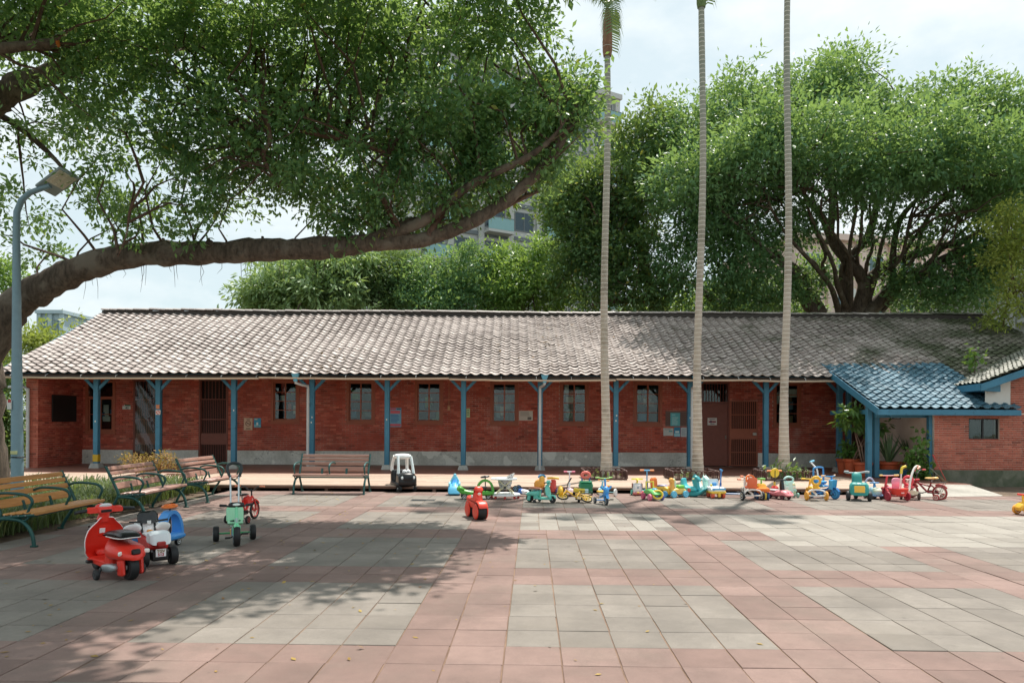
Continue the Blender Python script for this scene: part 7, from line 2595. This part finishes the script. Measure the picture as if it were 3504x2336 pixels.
# orange dump ride-on
t = Toy('ride_on_toy', 'orange and yellow toy tipper truck', 'toy truck', 2606, 1706, R(-100), TG)
t.prism('tray', '#dd6f2f', [(.22, .17), (.24, .24), (-.16, .26), (-.18, .17)], -.14, .14, .02)
t.prism('cab', '#e0a83a', [(.10, .24), (.06, .32), (-.10, .33), (-.14, .25)], -.09, .09, .025)
t.rb('chute', '#e0bd4a', (.20, .03, .08), (.05, .08, .14), .01, (0, .3, 0))
t.rb('chassis', '#c9562a', (0, 0, .14), (.30, .14, .06), .02)
t.tube('handle', '#6fae5a', [(-.06, -.08, .42), (-.05, 0, .43), (-.06, .08, .42)], .022, 8)
t.tube('column', '#6fae5a', [(-.05, 0, .30), (-.05, 0, .42)], .018, 8)
for q in (-1, 1):
    for x in (-.12, .13):
        t.wheel(x, q * .11, .075, .05, '#26486f', '#3a6a94')
# red kick scooter with yellow disc
t = Toy('kick_scooter', 'red kick scooter with a round yellow sign on its handlebar', 'kick scooter', 2635, 1694, R(-84), TG)
kick_scooter(t, '#b8352a', '#3a2c2a', '#d98a5a', '#d9b23a', .57, '#8a2a2a', .02, .14)
t.b('round_sign', MB().lathe([(.10, -.008), (.105, 0), (.10, .008)], Matrix.Translation((.225, 0, .525)) @ Matrix.Rotation(R(90), 4, 'Y'), 26), '#e3b32f')
t.rb('sign_post', '#3a2c2a', (.238, 0, .50), (.012, .014, .16), .003)
t.rb('front_block', '#c9302a', (.22, 0, .17), (.12, .15, .14), .04)
# pink ride-on
t = Toy('ride_on_toy', 'pink ride on with black handlebar and two red eye spots', 'ride on toy', 2668, 1706, R(-58), TG)
t.prism('body', '#cf7f84', [(.26, .07), (.27, .13), (.20, .185), (.05, .20), (-.08, .16), (-.24, .17), (-.25, .09), (-.15, .06)], -.125, .125, .035, sub=2)
t.prism('seat', '#a8a4a8', [(-.22, .165), (-.24, .20), (-.10, .20), (-.02, .195), (-.02, .165)], -.10, .10, .015)
t.prism('column', '#20242a', [(.02, .18), (.0, .30), (.03, .40), (.08, .40), (.10, .30), (.12, .18)], -.04, .04, .02)
t.tube('handlebar', '#1d1f22', [(.03, -.16, .40), (.06, 0, .41), (.03, .16, .40)], .017, 9)
for q in (-1, 1):
    t.ell('eye_spot', '#b02f3a', (.245, q * .05, .145), (.014, .026, .03), rot=(0, -.5, 0))
    t.wheel(.15, q * .11, .05, .04, '#2a2426', '#8a4a50')
    t.wheel(-.17, q * .11, .05, .04, '#2a2426', '#8a4a50')
# mint activity walker
t = Toy('activity_walker', 'pale mint push walker with a loop handle and piano keys', 'push toy', 2702, 1702, R(-80), TG)
t.prism('panel', '#b5d3c8', [(.06, .07), (.02, .33), (-.03, .35), (-.08, .33), (-.07, .07)], -.14, .14, .03)
t.b('handle_loop', MB().ring((-.04, 0, .395), .11, .021, (R(90), 0, R(90)), 24, 8, 0, 2 * PI, .55), '#a9d0cc', None, smooth=70)
rs = random.Random(8)
for q, c_ in enumerate(['#d3d7b2', '#9cc6c2', '#c9d9d2', '#d9dccf', '#9fcabb', '#cfd2a8']):
    t.ell('toy_dial', c_, (.045 - .012 * (q // 2), -.08 + .16 * (q % 2) + rs.gauss(0, .01), .16 + .065 * (q // 2)), (.018, .04, .028))
for q in range(6):
    t.rb('key', ['#d6c98a', '#8fc0b2', '#c9a6b8', '#9ab8d0', '#d3d9c2', '#a6cf9a'][q], (.068, -.085 + q * .034, .125), (.015, .026, .05), .004)
for q in (-1, 1):
    t.wheel(.05, q * .165, .055, .035, '#7fb3a8', '#c9ddd2')
    t.wheel(-.10, q * .165, .055, .035, '#7fb3a8', '#c9ddd2')
# yellow trike seen from behind
t = Toy('tricycle', 'yellow tricycle with a ring shaped seat back seen from behind', 'tricycle', 2780, 1708, R(88), TG)
trike(t, '#dcdcd6', '#e0a52f', '#c98a2f', '#e3b94a', '#dcb94a', None, False, '#dcb94a', r1=.10, r2=.10, track=.205, wb=.44, hb_h=.42, fork='#dda52f')
t.tube('rear_hoop', '#dfe1de', [(-.23, -.20, .11), (-.23, -.15, .20), (-.23, 0, .23), (-.23, .15, .20), (-.23, .20, .11)], .016, 8)
t.b('seat_back', MB().ring((-.20, 0, .415), .085, .028, (R(90), 0, R(90)), 22, 8), '#e3a52f', None, smooth=70)
t.prism('seat_post', '#e0a02f', [(-.10, .22), (-.18, .36), (-.22, .36), (-.20, .22)], -.06, .06, .02)
# blue trike with push handle
t = Toy('tricycle', 'blue tricycle with tall white push handle and safety hoop', 'tricycle', 2826, 1704, R(-62), TG)
trike(t, '#2a6aa6', '#2f86b8', '#1f6aa0', '#3f94c4', '#d9b08a', None, True, '#2f7fb5', r1=.115, r2=.085, track=.18, wb=.46, hb_h=.48)
t.prism('front_box', '#3f92c0', [(.12, .42), (.24, .42), (.22, .28), (.20, .20), (.12, .20)], -.085, .085, .02)
t.tube('safety_hoop', '#2f78b0', [(-.18, -.15, .28), (-.20, -.16, .60), (-.19, -.10, .66), (-.19, .10, .66), (-.20, .16, .60), (-.18, .15, .28)], .020, 8)
t.tube('push_pole', '#dfe2e0', [(-.20, .0, .40), (-.22, -.02, .62), (-.30, -.05, .72), (-.34, -.08, .78)], .016, 8)
t.tube('push_handle', '#6fb3cf', [(-.34, -.09, .78), (-.35, .04, .80)], .022, 8)
t.prism('canopy_box', '#3f94c4', [(-.08, .30), (-.04, .36), (-.14, .38), (-.20, .32)], -.12, .12, .02)
# teal and yellow ride-on motorbike
t = Toy('ride_on_toy', 'teal ride on motorbike with a yellow panel', 'ride on toy', 2934, 1709, R(72), TG, 1.08)
t.prism('body', '#1f7a76', [(.22, .10), (.22, .28), (.16, .42), (.22, .50), (.14, .54), (.06, .46), (.02, .34), (-.10, .33), (-.20, .36), (-.27, .30), (-.28, .12), (-.10, .08)], -.09, .09, .03, sub=2)
t.prism('tail_box', '#23827d', [(-.08, .10), (-.10, .30), (-.18, .36), (-.26, .33), (-.30, .22), (-.29, .11)], -.17, .17, .04)
t.prism('rear_panel', '#e0a538', [(-.262, .17), (-.245, .29), (-.275, .30), (-.302, .25), (-.305, .17)], -.10, .10, .012)
t.tube('handlebar', '#9aa3a6', [(.12, -.20, .56), (.16, 0, .52), (.12, .20, .53)], .018, 8)
for q in (-1, 1):
    t.tube('grip', '#8d979a', [(.13, q * .15, .545), (.11, q * .23, .545)], .022, 8)
    t.wheel(-.19, q * .19, .095, .07, '#22262a', '#3a3f42')
t.wheel(.22, 0, .095, .07, '#22262a', '#3a3f42')
# pale wiggle car with grey arch
t = Toy('ride_on_toy', 'pale blue ride on with a grey arch backrest', 'ride on toy', 2988, 1705, R(-86), TG)
t.ell('body', '#9fbfcb', (.02, 0, .15), (.20, .125, .10), (.7, .8))
t.ell('window', '#d2d6bd', (.14, 0, .19), (.08, .10, .055), (.8, .8), (0, .5, 0), rough=.12)
t.rb('skirt', '#6f8fb5', (.02, 0, .085), (.36, .24, .05), .02)
t.b('arch', MB().ring((-.14, 0, .28), .105, .020, (R(90), 0, R(90)), 20, 8, 0, PI, 1.5), '#a3a0b2', None, smooth=70)
t.tube('column', '#3f7fae', [(.06, 0, .22), (.04, 0, .33)], [.04, .022], 9)
t.steer('#4f8fc0', (.04, 0, .345), .085, .014, (0, -.1, 0))
for q in (-1, 1):
    for x in (-.12, .13):
        t.wheel(x, q * .11, .055, .05, '#3a3634', '#8f8a80')
# red trike with yellow push handle
t = Toy('tricycle', 'red basket tricycle with a yellow push handle seen from behind', 'tricycle', 3048, 1709, R(96), TG)
trike(t, '#b83a3f', '#cf7f94', '#8f1f2f', '#a83a48', '#d9b46a', None, True, '#d9a6a0', r1=.115, r2=.10, track=.22, wb=.46, hb_h=.50)
bk = MB()
rings = []
for z, sx, sy in ((.13, .10, .13), (.20, .13, .165), (.255, .145, .18), (.27, .15, .185), (.262, .135, .17)):
    rings.append([(-.27 + sx * math.copysign(abs(math.cos(a)) ** .7, math.cos(a)), sy * math.copysign(abs(math.sin(a)) ** .7, math.sin(a)), z) for a in np.linspace(0, 2 * PI, 25)[:-1]])
bk.loft(rings)
t.b('basket', bk, '#c8352a', None, smooth=50)
t.rb('label', '#d9a6a0', (-.40, 0, .185), (.012, .07, .03), .003, (0, .25, 0))
t.tube('push_pole', '#d9c9c4', [(-.30, 0, .26), (-.31, -.02, .50), (-.30, -.03, .62)], .015, 8)
t.tube('push_handle', '#dcb93a', [(-.30, -.03, .58), (-.30, -.05, .70), (-.31, -.13, .74)], .026, 9)
t.ell('seat_cushion', '#d98aa0', (-.20, .02, .40), (.03, .10, .09), (.7, .7))
# white frame cart trike
t = Toy('tricycle', 'cream tricycle with a tall white push pole', 'tricycle', 3108, 1705, R(70), TG)
trike(t, '#c9bfb2', '#c8404a', '#4a3f3a', '#cfc6b2', '#c8404a', None, False, '#d9cfc6', r1=.09, r2=.09, track=.17, wb=.42, hb_h=.40)
t.prism('rear_tray', '#c9c2a8', [(-.12, .12), (-.13, .19), (-.32, .20), (-.31, .12)], -.15, .15, .03)
t.tube('push_pole', '#e0d5cf', [(-.22, .02, .19), (-.16, -.02, .45), (-.06, -.10, .66), (-.02, -.16, .72)], .022, 8)
t.tube('push_handle', '#d9a690', [(-.02, -.16, .72), (-.06, -.21, .70), (-.10, -.16, .66)], .020, 8)
t.b('seat_ring', MB().ring((-.10, .02, .40), .085, .028, (R(90), 0, R(80)), 20, 8, 0, 2 * PI, 1.1), '#c8404a', None, smooth=70)
# maroon bicycle with stabilisers
t = Toy('child_bicycle', 'maroon child bicycle with stabilisers and cream saddle', 'child bicycle', 3166, 1706, R(128), TG, 1.04)
bike(t, '#7a1f22', '#8f2f2f', '#cfc6b8', '#d9b06a', '#b8404a', True, True, '#9a2a2a', '#2a2024', .15, .56, .60)
# yellow-wheeled toy at the right edge
t = Toy('ride_on_toy', 'yellow toy with white disc wheels at the right edge of the plaza', 'ride on toy', 3520, 1760, R(-170), TG, 1.0)
t.prism('body', '#dba32a', [(.22, .08), (.20, .20), (.05, .24), (-.15, .22), (-.22, .12), (-.1, .08)], -.09, .09, .03, sub=2)
for q in (-1, 1):
    t.wheel(.13, q * .12, .09, .05, '#d9932a', '#dcd8d0', hub='#3a3a3a')
    t.wheel(-.15, q * .12, .09, .05, '#d9932a', '#dcd8d0', hub='#3a3a3a')
t.tube('handlebar', '#c9302a', [(.10, -.13, .36), (.12, 0, .36), (.10, .13, .36)], .018, 8)
t.tube('column', '#dba32a', [(.12, 0, .2), (.12, 0, .36)], .02, 8)
